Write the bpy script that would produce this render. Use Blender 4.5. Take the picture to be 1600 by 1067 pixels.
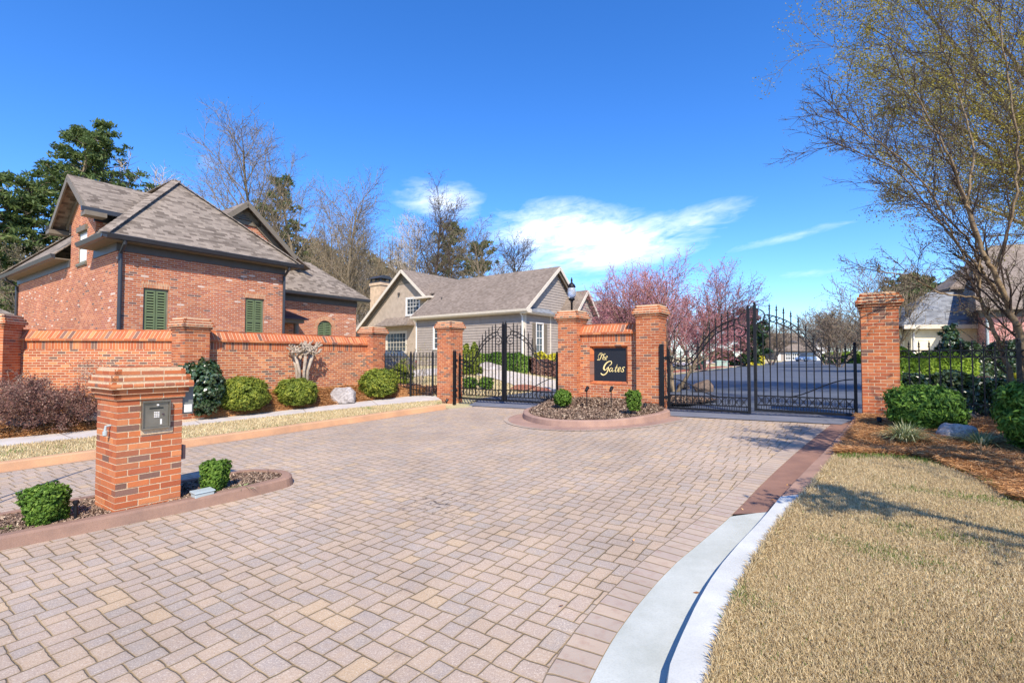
import bpy, math, random
import numpy as np
from mathutils import Vector, Matrix
R = math.radians
for o in list(bpy.data.objects): bpy.data.objects.remove(o)
SC = bpy.context.scene
COL = SC.collection
# ------------------------------------------------------------------ camera
F, CX, CY, CAMZ = 760.0, 800.0, 533.5, 1.68
PITCH = math.atan(24.5/F)
cam = bpy.data.cameras.new('camera'); co = bpy.data.objects.new('camera', cam); COL.objects.link(co)
co.location = (0, 0, CAMZ); co.rotation_euler = (R(90)+PITCH, 0, 0)
cam.sensor_width = 36; cam.lens = 36*F/1600; cam.clip_end = 3000; cam.clip_start = 0.05
SC.camera = co
# ------------------------------------------------------------------ sun and sky
SUN_EL = 43.0
sx, sy = -0.15, 0.99; sl = math.hypot(sx, sy); sx /= sl; sy /= sl
tdir = Vector((sx*math.cos(R(SUN_EL)), sy*math.cos(R(SUN_EL)), -math.sin(R(SUN_EL))))
sun = bpy.data.lights.new('sun', 'SUN'); sun.energy = 5.0; sun.angle = R(0.5); sun.color = (1, .90, .77)
so = bpy.data.objects.new('sun', sun); COL.objects.link(so); so.rotation_euler = tdir.to_track_quat('-Z', 'Y').to_euler()
W = bpy.data.worlds.new('World'); SC.world = W; W.use_nodes = True
wn = W.node_tree; wn.nodes.clear()
class NT:
    def __init__(s, nt): s.nt = nt
    def node(s, typ, ins=None, **kw):
        n = s.nt.nodes.new(typ)
        for k, v in kw.items(): setattr(n, k, v)
        if ins:
            for k, v in ins.items(): s.put(n.inputs[k], v)
        return n
    def put(s, sock, v):
        if isinstance(v, bpy.types.NodeSocket): s.nt.links.new(v, sock)
        elif isinstance(v, bpy.types.Node): s.nt.links.new(v.outputs[0], sock)
        else:
            if sock.type == 'RGBA' and len(v) == 3: v = (*v, 1)
            sock.default_value = v
    def m(s, op, a, b=0.0, c=None, clamp=False):
        n = s.node('ShaderNodeMath', operation=op, use_clamp=clamp)
        s.put(n.inputs[0], a); s.put(n.inputs[1], b)
        if c is not None: s.put(n.inputs[2], c)
        return n.outputs[0]
    def mix(s, f, a, b, mode='MIX'):
        n = s.node('ShaderNodeMix', data_type='RGBA', blend_type=mode)
        s.put(n.inputs[0], f); s.put(n.inputs[6], a); s.put(n.inputs[7], b)
        return n.outputs[2]
    def ramp(s, f, stops, interp='LINEAR'):
        n = s.node('ShaderNodeValToRGB'); cr = n.color_ramp; cr.interpolation = interp
        while len(cr.elements) < len(stops): cr.elements.new(.5)
        for e, (p, c) in zip(cr.elements, stops): e.position = p; e.color = (*c, 1) if len(c) == 3 else c
        s.put(n.inputs[0], f); return n.outputs[0]
    def noise(s, scale, vec=None, detail=3, rough=.55, dist=0, out=0):
        n = s.node('ShaderNodeTexNoise', {'Scale': scale, 'Detail': detail, 'Roughness': rough, 'Distortion': dist})
        if vec is not None: s.put(n.inputs['Vector'], vec)
        return n.outputs[out]
    def mapr(s, v, a, b, c=0., d=1.):
        n = s.node('ShaderNodeMapRange'); s.put(n.inputs[0], v)
        for i, q in enumerate((a, b, c, d)): n.inputs[i+1].default_value = q
        return n.outputs[0]
w = NT(wn)
sky = w.node('ShaderNodeTexSky', sky_type='NISHITA', sun_disc=False, sun_elevation=R(SUN_EL), sun_rotation=math.atan2(-sx, -sy) % (2*math.pi),
             altitude=300, air_density=1.0, dust_density=0.35, ozone_density=2.6)
hs = w.node('ShaderNodeHueSaturation', {'Hue': .5, 'Saturation': 1.28, 'Value': 1.32, 'Color': sky})
tc = w.node('ShaderNodeTexCoord'); sep = w.node('ShaderNodeSeparateXYZ', {0: tc.outputs['Generated']})
# direction angles of the sky point: azimuth from the view axis, elevation
az = w.m('ARCTAN2', sep.outputs[0], sep.outputs[1]); hz = w.m('SQRT', w.m('ADD', w.m('MULTIPLY', sep.outputs[0], sep.outputs[0]), w.m('MULTIPLY', sep.outputs[1], sep.outputs[1])))
el = w.m('ARCTAN2', sep.outputs[2], hz)
def pxang(px, py): 
    d = Vector((px-CX, F*math.cos(PITCH)-(CY-py)*math.sin(PITCH), F*math.sin(PITCH)+(CY-py)*math.cos(PITCH)))
    return math.atan2(d.x, d.y), math.atan2(d.z, math.hypot(d.x, d.y))
def blob(px, py, rx, ry, tilt=0.0, gain=1.0):
    a0, e0 = pxang(px, py)
    da = w.m('SUBTRACT', az, a0); de = w.m('SUBTRACT', el, e0); c, s_ = math.cos(tilt), math.sin(tilt)
    x = w.m('DIVIDE', w.m('ADD', w.m('MULTIPLY', da, c), w.m('MULTIPLY', de, s_)), rx/F)
    y = w.m('DIVIDE', w.m('SUBTRACT', w.m('MULTIPLY', de, c), w.m('MULTIPLY', da, s_)), ry/F)
    r = w.m('SQRT', w.m('ADD', w.m('MULTIPLY', x, x), w.m('MULTIPLY', y, y)))
    return w.m('MULTIPLY', w.m('SUBTRACT', 1.0, r, clamp=True), gain)
cv = w.node('ShaderNodeCombineXYZ', {0: w.m('MULTIPLY', az, 3.0), 1: w.m('MULTIPLY', w.m('SUBTRACT', el, w.m('MULTIPLY', az, .12)), 9.0), 2: 0.})
n1 = w.noise(2.1, cv.outputs[0], 9, .62, .6); n2 = w.noise(6.0, cv.outputs[0], 8, .6, .9)
bl = [blob(690, 312, 110, 42, -.1, 1.0), blob(905, 368, 200, 66, -.12, 1.6), blob(960, 385, 210, 50, .12, 1.5), blob(800, 322, 300, 34, -.05, .35),
      blob(860, 415, 150, 30, 0, .9), blob(1090, 345, 120, 32, .18, .9), blob(1245, 367, 150, 12, .14, .62), blob(318, 246, 42, 30, -.5, .5), blob(1255, 428, 120, 12, .02, .45), blob(645, 345, 60, 16, .0, .4), blob(900, 445, 140, 22, .1, .5)]
acc = bl[0]
for b in bl[1:]: acc = w.m('MAXIMUM', acc, b)
tex = w.m('ADD', w.m('MULTIPLY', n1, 1.2), w.m('MULTIPLY', n2, .65))
cl = w.mapr(w.m('MULTIPLY', acc, w.m('SUBTRACT', tex, .46)), .12, .66)
cl = w.m('POWER', cl, 1.1)
tint = w.mix(1.0, hs.outputs[0], (.88, 1.07, 1.42), 'MULTIPLY')
mixc = w.mix(w.m('MULTIPLY', cl, .93), tint, (11.5, 12.0, 12.4))
bg = w.node('ShaderNodeBackground', {'Color': mixc, 'Strength': .104})
w.node('ShaderNodeOutputWorld', {0: bg})
SC.view_settings.view_transform = 'Standard'; SC.view_settings.look = 'None'; SC.view_settings.gamma = 1; SC.view_settings.exposure = 0.50
SC.render.engine = 'CYCLES'; SC.cycles.max_bounces = 6

# ------------------------------------------------------------------ geometry of the place
def ray(px, py):
    u, v = px-CX, CY-py; c, s = math.cos(PITCH), math.sin(PITCH)
    return Vector((u, F*c-v*s, F*s+v*c))
def at(px, py, Y):
    d = ray(px, py); t = Y/d.y; return Vector((d.x*t, Y, CAMZ+d.z*t))
def gp(px, py, off=0.0):
    d = ray(px, py); t = (off-CAMZ)/(d.z-.03*d.x-.012*d.y); return Vector((d.x*t, d.y*t, CAMZ+d.z*t))
g = Vector((.822, -.569, 0)).normalized(); n = Vector((-g.y, g.x, 0)); Z = Vector((0, 0, 1))   # g along the gates, n away from the street
def sm(a, b, x):
    t = min(1, max(0, (x-a)/(b-a))); return t*t*(3-2*t)
def G(x, y): return .03*x+.012*y
def H(x, y):
    s = n.x*x+n.y*y-12.6; u = g.x*x+g.y*y
    s2 = max(0.0, s); xx, yy = max(-30, min(30, x-n.x*s2)), max(-30, min(30, y-n.y*s2))
    return G(xx, yy)+.0058*min(s2, 200)+1.06*(1-sm(-18, -11.6, u))*sm(0, 14, s2)-.1*(1-sm(-.3, .8, s))
def hp(px, py, off=0.0):
    d = ray(px, py); lo, hi = 5.0/d.y, 400.0/d.y; t = lo
    while t < hi:
        if CAMZ+d.z*t < H(d.x*t, d.y*t)+off: break
        t *= 1.003
    return Vector((d.x*t, d.y*t, H(d.x*t, d.y*t)+off))
def us(u, s, z=0.0): return Vector((g.x*u+n.x*s, g.y*u+n.y*s, z))

# ------------------------------------------------------------------ scene helpers
def tag(o, label=None, cat=None, group=None, kind=None):
    if label: o['label'] = label
    if cat: o['category'] = cat
    if group: o['group'] = group
    if kind: o['kind'] = kind
    return o
def thing(name, label, cat, loc, group=None, rz=0):
    o = bpy.data.objects.new(name, None); COL.objects.link(o); o.location = loc; o.rotation_euler.z = rz
    o.empty_display_size = .2
    return tag(o, label, cat, group)
def base_of(p):
    v = Vector((0, 0, 0))
    while p is not None: v += p.location; p = p.parent
    return v
class MB:
    def __init__(s): s.v = []; s.f = []; s.r = []; s.np = []; s.o = Vector((0, 0, 0))
    def face(s, pts, r=None):
        i = len(s.v); s.v += [tuple(p) for p in pts]; s.f.append(tuple(range(i, i+len(pts)))); s.r.append(random.random() if r is None else r)
    def mesh(s, vs, fs, r=None):
        i = len(s.v); s.v += [tuple(p) for p in vs]; r = random.random() if r is None else r
        for f in fs: s.f.append(tuple(i+k for k in f)); s.r.append(r)
    def prism(s, O, a, b, sec, a0, a1, r=None, inset=0):
        # section in (outward b, z), extruded along a
        k = len(sec); O = Vector(O)
        v0 = [O+a*a0+b*p+Z*q for p, q in sec]; v1 = [O+a*a1+b*p+Z*q for p, q in sec]
        fs = [tuple(range(k))[::-1], tuple(range(k, 2*k))]+[(i, (i+1) % k, k+(i+1) % k, k+i) for i in range(k)]
        area = sum(sec[i][0]*sec[(i+1) % k][1]-sec[(i+1) % k][0]*sec[i][1] for i in range(k))
        flip = (area > 0) != (a.cross(b).dot(Z) > 0)
        if not flip: fs = [f[::-1] for f in fs]
        s.mesh(v0+v1, fs, r)
    def box(s, O, a, b, a0, a1, b0, b1, z0, z1, r=None): s.prism(O, a, b, [(b0, z0), (b1, z0), (b1, z1), (b0, z1)], a0, a1, r)
    def abox(s, x0, x1, y0, y1, z0, z1, r=None): s.box((0, 0, 0), Vector((1, 0, 0)), Vector((0, 1, 0)), x0, x1, y0, y1, z0, z1, r)
    def tube(s, pts, rad, k=8, cap=True, r=None, flat=1.0, fn=None):
        pts = [Vector(p) for p in pts]; N = len(pts)
        if not hasattr(rad, '__len__'): rad = [rad]*N
        vs = []; up = None
        for i, p in enumerate(pts):
            t = (pts[min(i+1, N-1)]-pts[max(i-1, 0)]).normalized()
            if up is None:
                up = Vector(fn) if fn is not None else (Z if abs(t.z) < .9 else Vector((1, 0, 0)))
            if fn is not None: up = Vector(fn)
            x = t.cross(up).normalized(); y = x.cross(t).normalized(); up = y
            for j in range(k):
                A = 2*math.pi*j/k; vs.append(p+x*(math.cos(A)*rad[i])+y*(math.sin(A)*rad[i]*flat))
        fs = [(i*k+j, i*k+(j+1) % k, (i+1)*k+(j+1) % k, (i+1)*k+j) for i in range(N-1) for j in range(k)]
        if cap: fs += [tuple(range(k))[::-1], tuple((N-1)*k+j for j in range(k))]
        s.mesh(vs, fs, r)
    def lathe(s, O, prof, k=16, r=None):
        O = Vector(O); vs = []
        for rr, z in prof:
            for j in range(k): A = 2*math.pi*j/k; vs.append(O+Vector((math.cos(A)*rr, math.sin(A)*rr, z)))
        N = len(prof)
        fs = [(i*k+j, i*k+(j+1) % k, (i+1)*k+(j+1) % k, (i+1)*k+j) for i in range(N-1) for j in range(k)]
        fs += [tuple(range(k))[::-1], tuple((N-1)*k+j for j in range(k))]
        s.mesh(vs, fs, r)
    def add_np(s, V, Fc, Rr): s.np.append((V, Fc, Rr))
    def build(s, name, mat, parent=None, smooth=False, bevel=0, uvo=None):
        bs = base_of(parent) if parent is not None else Vector((0, 0, 0))
        V = np.array(s.v, dtype=np.float64).reshape(-1, 3); loops = []; starts = []; tot = 0; rr = list(s.r)
        lens = [len(f) for f in s.f]
        loops = np.concatenate([np.array(f, dtype=np.int64) for f in s.f]) if s.f else np.zeros(0, np.int64)
        lens = np.array(lens, dtype=np.int64); rr = np.array(rr)
        for (v2, f2, r2) in s.np:
            loops = np.concatenate([loops, (f2+len(V)).ravel()]); lens = np.concatenate([lens, np.full(len(f2), f2.shape[1])])
            V = np.concatenate([V, v2]); rr = np.concatenate([rr, r2])
        me = bpy.data.meshes.new(name)
        me.vertices.add(len(V)); me.loops.add(len(loops)); me.polygons.add(len(lens))
        Vl = V-np.array(bs)
        me.vertices.foreach_set('co', Vl.astype(np.float32).ravel())
        me.loops.foreach_set('vertex_index', loops.astype(np.int32))
        st = np.concatenate([[0], np.cumsum(lens)[:-1]]).astype(np.int32)
        me.polygons.foreach_set('loop_start', st)
        me.update(calc_edges=True)
        if s.np == [] or uvo is not None or len(lens) < 60000:
            uv = me.uv_layers.new(name='UVMap')
            N = len(lens); nor = np.zeros(N*3, np.float32); me.polygons.foreach_get('normal', nor); nor = nor.reshape(-1, 3)
            t = np.stack([-nor[:, 1], nor[:, 0], np.zeros(N)], 1); L = np.linalg.norm(t, axis=1)
            t = np.where((L < .05)[:, None], np.array([[1., 0, 0]]), t/np.maximum(L, 1e-6)[:, None])
            b = np.cross(nor, t); fi = np.repeat(np.arange(N), lens)
            P = V[loops]-(np.array(uvo) if uvo is not None else 0)
            UV = np.stack([(P*t[fi]).sum(1), (P*b[fi]).sum(1)], 1)
            uv.data.foreach_set('uv', UV.astype(np.float32).ravel())
        at_ = me.attributes.new('rnd', 'FLOAT', 'FACE'); at_.data.foreach_set('value', rr.astype(np.float32))
        me.polygons.foreach_set('use_smooth', np.full(len(lens), bool(smooth)))
        o = bpy.data.objects.new(name, me); COL.objects.link(o)
        if parent is not None: o.parent = parent
        if mat is not None: me.materials.append(mat)
        if bevel:
            md = o.modifiers.new('b', 'BEVEL'); md.width = bevel; md.segments = 2; md.limit_method = 'ANGLE'
        return o
def rehome(o, base):   # give a single-mesh thing its origin at its base
    b = Vector(base)-o.location; o.data.transform(Matrix.Translation(-b)); o.location = Vector(base); return o
def copy_tree(o, parent=None):
    c = o.copy(); COL.objects.link(c); c.parent = parent
    for ch in list(o.children): copy_tree(ch, c)
    return c

# ------------------------------------------------------------------ materials
MATS = {}
def mat(name, fn):
    if name in MATS: return MATS[name]
    m_ = bpy.data.materials.new(name); m_.use_nodes = True; m_.node_tree.nodes.clear(); q = NT(m_.node_tree)
    sh = fn(q); q.node('ShaderNodeOutputMaterial', {0: sh}); MATS[name] = m_; return m_
def pbr(q, col, rough=.8, bump=None, bs=.3, bd=.01, metal=0, spec=.4, **kw):
    p = q.node('ShaderNodeBsdfPrincipled', {'Base Color': col, 'Roughness': rough, 'Metallic': metal, 'Specular IOR Level': spec})
    for k, v in kw.items(): q.put(p.inputs[k.replace('_', ' ')], v)
    if bump is not None:
        b = q.node('ShaderNodeBump', {'Height': bump, 'Strength': bs, 'Distance': bd}); q.put(p.inputs['Normal'], b.outputs[0])
    return p.outputs[0]
def obco(q): return q.node('ShaderNodeNewGeometry').outputs['Position']
def simple(name, c, rough=.6, var=.12, scale=12, metal=0, spec=.4, bump=.0):
    def fn(q):
        nz = q.noise(scale, obco(q), 4); nb = q.noise(scale*6, obco(q), 3)
        f = q.mapr(nz, .3, .7, 1-var, 1+var); cc = q.mix(1.0, c, q.node('ShaderNodeCombineColor', {0: f, 1: f, 2: f}).outputs[0], 'MULTIPLY')
        return pbr(q, cc, rough, nb if bump else None, bump, .01, metal, spec)
    return mat(name, fn)
def attr(q): return q.node('ShaderNodeAttribute', attribute_name='rnd').outputs['Fac']
REDS = [(0, (.34, .088, .038)), (.2, (.43, .12, .045)), (.42, (.51, .16, .058)), (.6, (.38, .105, .05)), (.76, (.60, .23, .09)), (.86, (.36, .12, .06)), (.93, (.15, .085, .065)), (1, (.22, .12, .09))]
HOUSE = [(0, (.42, .115, .045)), (.2, (.51, .155, .06)), (.4, (.41, .105, .042)), (.6, (.55, .185, .075)), (.76, (.57, .225, .11)), (.85, (.40, .11, .06)), (.945, (.16, .08, .065)), (.975, (.66, .48, .38)), (1, (.56, .36, .26))]
PINK = [(0, (.40, .15, .13)), (.4, (.5, .2, .18)), (.8, (.58, .28, .25)), (1, (.7, .5, .46))]
def brick_id(q, bw, bh, mort, jit=.0):
    uv = q.node('ShaderNodeUVMap').outputs[0]; sp = q.node('ShaderNodeSeparateXYZ', {0: uv})
    wob = q.m('MULTIPLY', q.m('SUBTRACT', q.noise(9, obco(q), 2), .5), jit)
    v = q.m('DIVIDE', q.m('ADD', sp.outputs[1], wob), bh); row = q.m('FLOOR', v); fv = q.m('SUBTRACT', v, row)
    u = q.m('ADD', q.m('DIVIDE', q.m('ADD', sp.outputs[0], wob), bw), q.m('MULTIPLY', row, .5)); col = q.m('FLOOR', u); fu = q.m('SUBTRACT', u, col)
    idn = q.node('ShaderNodeTexWhiteNoise', {0: q.node('ShaderNodeCombineXYZ', {0: row, 1: col, 2: 0.}).outputs[0]}, noise_dimensions='3D').outputs[0]
    eu = q.m('MULTIPLY', q.m('MINIMUM', fu, q.m('SUBTRACT', 1.0, fu)), bw); ev = q.m('MULTIPLY', q.m('MINIMUM', fv, q.m('SUBTRACT', 1.0, fv)), bh)
    e = q.m('MINIMUM', eu, ev)
    mask = q.mapr(e, mort*.5, mort*.5+.004)
    return idn, mask, fv, row
def brickmat(name, stops, mortar, bw=.2033, bh=.0677, mort=.011, geo=False):
    def fn(q):
        nz = q.noise(60, obco(q), 4, .7); big = q.noise(.9, obco(q), 4); mid = q.noise(14, obco(q), 3)
        if geo: idn = attr(q); mask = None
        else: idn, mask, _, _ = brick_id(q, bw, bh, mort, .006)
        c = q.ramp(idn, stops, 'CONSTANT' if not geo else 'LINEAR')
        c = q.mix(q.mapr(nz, .4, .75, 0, .22), c, q.mix(.5, c, (.60, .28, .15)))
        c = q.mix(q.mapr(mid, .5, .75, 0, .28), c, (.25, .1, .07))
        hgt = nz
        if mask is not None:
            mc = q.mix(q.mapr(nz, .3, .7), tuple(x*.8 for x in mortar), mortar)
            c = q.mix(mask, mc, c); hgt = q.m('ADD', q.m('MULTIPLY', mask, 1.0), q.m('MULTIPLY', nz, .25))
        f = q.mapr(big, .3, .7, .86, 1.1); c = q.mix(1.0, c, q.node('ShaderNodeCombineColor', {0: f, 1: f, 2: f}).outputs[0], 'MULTIPLY')
        return pbr(q, c, .88, hgt, .7 if mask is not None else .35, .006, spec=.2)
    return mat(name, fn)
MORT = (.60, .45, .29)
M_wall = brickmat('brick_wall_mat', REDS, MORT)
M_bgeo = brickmat('brick_laid_mat', REDS, MORT, geo=True)
M_house = brickmat('house_brick_mat', HOUSE, (.55, .43, .33))
M_pink = brickmat('pink_brick_mat', PINK, (.6, .45, .4))
M_mort = simple('mortar_mat', MORT, .95, .2, 40, spec=.1, bump=.4)
M_arch = brickmat('arch_brick_mat', [(0, (.5, .2, .1)), (.5, (.6, .3, .16)), (1, (.5, .22, .12))], MORT, .0677, .21)
def shingle(name, lo, hi, bw=.30, bh=.145):
    def fn(q):
        idn, mask, fv, row = brick_id(q, bw, bh, .0, .01); nz = q.noise(50, obco(q), 3, .7); big = q.noise(.7, obco(q), 3)
        c = q.ramp(idn, [(0, lo), (.35, tuple((a+b)/2 for a, b in zip(lo, hi))), (.7, hi), (1, tuple(x*1.12 for x in hi))])
        c = q.mix(q.mapr(nz, .35, .7, 0, .35), c, tuple(x*.6 for x in lo))
        f = q.mapr(big, .3, .7, .9, 1.08); c = q.mix(1.0, c, q.node('ShaderNodeCombineColor', {0: f, 1: f, 2: f}).outputs[0], 'MULTIPLY')
        return pbr(q, c, .92, q.m('SUBTRACT', 1.0, fv), .8, .012, spec=.15)
    return mat(name, fn)
M_shing = shingle('brown_shingle_mat', (.125, .10, .078), (.29, .24, .19), .23, .11)
M_shing2 = shingle('grey_brown_shingle_mat', (.185, .145, .113), (.26, .21, .168), .2, .13)
M_shing3 = shingle('blue_grey_shingle_mat', (.14, .15, .165), (.24, .255, .275))
M_trim = simple('dark_trim_mat', (.075, .066, .058), .45, .1, 5)
M_gutter = simple('dark_gutter_mat', (.04, .043, .05), .35, .1, 5)
M_taupe = simple('taupe_trim_mat', (.17, .14, .10), .6, .1, 5)
M_olive = simple('olive_trim_mat', (.20, .19, .13), .55, .1, 5)
M_shut = simple('green_shutter_mat', (.13, .17, .08), .5, .08, 5)
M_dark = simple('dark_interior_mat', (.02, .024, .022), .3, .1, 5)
M_white = simple('white_paint_mat', (.72, .70, .65), .5, .06, 5)
M_cream = simple('cream_trim_mat', (.62, .55, .44), .6, .08, 5)
M_siding = simple('taupe_siding_mat', (.335, .285, .24), .7, .09, 3)
M_stucco = simple('tan_stucco_mat', (.42, .335, .25), .9, .14, 3, bump=.3)
M_stuccoy = simple('cream_stucco_mat', (.78, .7, .5), .9, .08, 3)
M_chim = simple('chimney_stucco_mat', (.58, .42, .27), .9, .22, 3, bump=.3)
M_iron = simple('black_iron_mat', (.009, .009, .011), .45, .3, 20, spec=.3)
M_steel = mat('brushed_steel_mat', lambda q: pbr(q, q.mix(q.mapr(q.noise(3, obco(q), 3), .3, .7), (.20, .185, .145), (.34, .31, .25)), .38, metal=.75))
M_gbox = simple('grey_metal_box_mat', (.15, .16, .15), .45, .12, 6)
M_gplas = simple('pale_grey_plastic_mat', (.36, .42, .42), .5, .08, 6)
M_panel = mat('black_granite_mat', lambda q: pbr(q, q.mix(q.mapr(q.noise(200, obco(q), 2), .55, .7), (.010, .011, .016), (.045, .045, .055)), .42))
M_gold = simple('gold_letter_mat', (.86, .70, .30), .4, .06, 30, spec=.5)
M_glass = mat('window_glass_mat', lambda q: pbr(q, (.05, .06, .07), .08, spec=.8))
M_copper = simple('purple_brown_metal_mat', (.09, .06, .065), .4, .15, 3, metal=.3)
def concrete(name, c, c2, sc=2.5, bump=.15):
    def fn(q):
        P = obco(q); a = q.noise(sc, P, 6, .65); b = q.noise(90, P, 3, .7)
        cc = q.mix(q.mapr(a, .35, .68), c2, c); cc = q.mix(q.mapr(b, .45, .8, 0, .3), cc, tuple(x*.55 for x in c2))
        return pbr(q, cc, .9, b, bump, .006, spec=.2)
    return mat(name, fn)
M_conc = concrete('sidewalk_concrete_mat', (.60, .55, .50), (.48, .43, .38))
M_wconc = concrete('new_white_concrete_mat', (.53, .55, .50), (.41, .43, .38), 2.2, .2); M_wkerb = concrete('white_kerb_concrete_mat', (.61, .62, .585), (.49, .50, .465), 3.5, .25); M_bkerb = concrete('brown_kerb_top_mat', (.40, .25, .18), (.28, .175, .13), 3, .3)
M_bconc = concrete('brown_curb_mat', (.32, .18, .125), (.21, .12, .09), 1.8, .25)
M_oconc = concrete('tan_curb_mat', (.60, .35, .19), (.42, .25, .15), 1.4, .2)
M_icurb = concrete('pink_tan_curb_mat', (.42, .27, .20), (.30, .19, .15), 2.2, .3)
M_kcurb = concrete('island_curb_mat', (.34, .21, .15), (.23, .145, .11), 2.2, .3)
def pavers(q):
    P = obco(q); U = .065
    sp = q.node('ShaderNodeSeparateXYZ', {0: P}); wx = q.m('MULTIPLY', q.m('SUBTRACT', q.noise(4, P, 3), .5), .035); wy = q.m('MULTIPLY', q.m('SUBTRACT', q.noise(4.7, P, 3), .5), .035)
    a = q.m('ADD', q.m('ADD', q.m('MULTIPLY', q.m('ADD', sp.outputs[0], wx), g.x/U), q.m('MULTIPLY', q.m('ADD', sp.outputs[1], wy), g.y/U)), 4000.)
    b = q.m('ADD', q.m('ADD', q.m('MULTIPLY', q.m('ADD', sp.outputs[0], wx), n.x/U), q.m('MULTIPLY', q.m('ADD', sp.outputs[1], wy), n.y/U)), 4000.)
    i = q.m('FLOOR', a); j = q.m('FLOOR', b); fa = q.m('SUBTRACT', a, i); fb = q.m('SUBTRACT', b, j)
    c16 = q.m('MODULO', q.m('ADD', i, q.m('MULTIPLY', j, 7.0)), 16.0)
    # three stones (3x2, 2x3, 2x2 units) repeat on a lattice of sixteen cells
    T = {}
    for ty, o_, w_, h_ in ((0, 0, 3, 2), (1, 12, 2, 3), (2, 14, 2, 2)):
        for dx in range(w_):
            for dy in range(h_): T[(o_+dx+7*dy) % 16] = (dx/4, dy/4, ty/4)
    rp = q.ramp(q.m('DIVIDE', q.m('ADD', c16, .5), 16.0), [(k/16, T[k]) for k in range(16)], 'CONSTANT')
    sc = q.node('ShaderNodeSeparateColor', {0: rp}); dx, dy, ty = [q.m('ROUND', q.m('MULTIPLY', sc.outputs[k], 4.0)) for k in range(3)]
    w_ = q.m('ADD', 2.0, q.m('COMPARE', ty, 0.0, .1)); h_ = q.m('ADD', 2.0, q.m('COMPARE', ty, 1.0, .1))
    xx = q.m('ADD', fa, dx); yy = q.m('ADD', fb, dy)
    e = q.m('SMOOTH_MIN', q.m('MINIMUM', xx, q.m('SUBTRACT', w_, xx)), q.m('MINIMUM', yy, q.m('SUBTRACT', h_, yy)), .25)
    idn = q.node('ShaderNodeTexWhiteNoise', {0: q.node('ShaderNodeCombineXYZ', {0: q.m('SUBTRACT', i, dx), 1: q.m('SUBTRACT', j, dy), 2: ty}).outputs[0]}, noise_dimensions='3D')
    wv = q.m('ADD', .0, q.m('MULTIPLY', q.noise(5.3, P, 4, .7), .10))
    d = q.m('SUBTRACT', e, wv); mask = q.mapr(d, -.02, .055); soft = q.mapr(d, .0, .28)
    c = q.ramp(idn.outputs[0], [(0, (.46, .375, .335)), (.16, (.50, .395, .34)), (.36, (.44, .37, .345)), (.5, (.53, .41, .33)), (.68, (.48, .38, .33)), (.8, (.43, .365, .335)), (.9, (.53, .405, .32)), (.97, (.58, .43, .30)), (1, (.48, .38, .33))], 'CONSTANT')
    sp1 = q.noise(95, P, 2, .8); sp2 = q.noise(150, P, 2, .6); big = q.noise(.45, P, 5, .6); mid = q.noise(1.9, P, 4, .6); blot = q.noise(11, P, 3, .6)
    c = q.mix(q.mapr(sp1, .52, .66, 0, .6), c, (.80, .70, .62)); c = q.mix(q.mapr(sp2, .33, .43, .55, 0), c, (.22, .165, .14)); c = q.mix(q.mapr(blot, .45, .75, 0, .35), c, (.60, .44, .31))
    c = q.mix(q.m('MULTIPLY', q.m('SUBTRACT', 1.0, soft), .38), c, (.34, .25, .17))
    gr = q.mix(q.mapr(mid, .38, .62), (.24, .175, .105), (.38, .28, .165)); gr = q.mix(q.mapr(q.noise(1.4, P, 5, .8), .60, .68, 0, .6), gr, (.12, .14, .04))
    c = q.mix(mask, gr, c)
    f = q.mapr(big, .3, .7, .84, 1.10); f2 = q.mapr(mid, .3, .7, .92, 1.06); ff = q.m('MULTIPLY', f, f2)
    c = q.mix(1.0, c, q.node('ShaderNodeCombineColor', {0: q.m('MULTIPLY', ff, .88), 1: q.m('MULTIPLY', ff, .86), 2: q.m('MULTIPLY', ff, .765)}).outputs[0], 'MULTIPLY')
    st = q.m('MULTIPLY', q.mapr(q.noise(1.1, P, 6, .75, 1.0), .62, .70, 0, .4), q.mapr(q.noise(7, P, 4, .7), .45, .6)); c = q.mix(st, c, (.16, .125, .11))
    oc = gp(690, 785); dd = q.node('ShaderNodeVectorMath', {0: P, 1: tuple(oc)}, operation='DISTANCE').outputs['Value']; oil = q.m('MULTIPLY', q.mapr(dd, .15, .75, 1, 0), q.mapr(q.noise(9, P, 4, .6, 1.5), .56, .62)); c = q.mix(q.m('MULTIPLY', oil, .8), c, (.035, .03, .03))
    hh = q.m('ADD', q.m('ADD', q.m('MULTIPLY', mask, .9), q.m('MULTIPLY', sp1, .35)), q.m('MULTIPLY', idn.outputs[0], .3))
    return pbr(q, c, .85, hh, .75, .008, spec=.25)
M_pav = mat('paver_mat', pavers)
M_pavb = brickmat('paver_border_mat', [(0, (.43, .35, .275)), (.3, (.40, .33, .265)), (.6, (.46, .365, .275)), (.85, (.41, .335, .275)), (1, (.44, .35, .27))], (.30, .22, .13), .125, .23, .009)
def grassy(name, c1, c2, gcol, gamt):
    def fn(q):
        P = obco(q); a = q.noise(3.0, P, 5, .65); b = q.noise(45, P, 4, .7); gg = q.noise(1.3, P, 5, .7)
        c = q.mix(q.mapr(a, .3, .7), c1, c2); c = q.mix(q.mapr(b, .35, .75), c, tuple(x*.5 for x in c1))
        c = q.mix(q.mapr(gg, .56, .72, 0, gamt), c, gcol)
        return pbr(q, c, .95, b, .8, .02, spec=.1)
    return mat(name, fn)
M_lawn = grassy('dormant_lawn_mat', (.40, .30, .16), (.55, .43, .25), (.16, .20, .05), .5)
M_lawn2 = grassy('pale_lawn_mat', (.55, .47, .25), (.66, .58, .36), (.28, .30, .08), .7)
M_straw = grassy('pine_straw_mat', (.34, .16, .065), (.46, .24, .10), (.18, .08, .035), .7)
M_mulch = grassy('brown_mulch_mat', (.17, .10, .065), (.27, .18, .12), (.08, .05, .035), .7)
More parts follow.
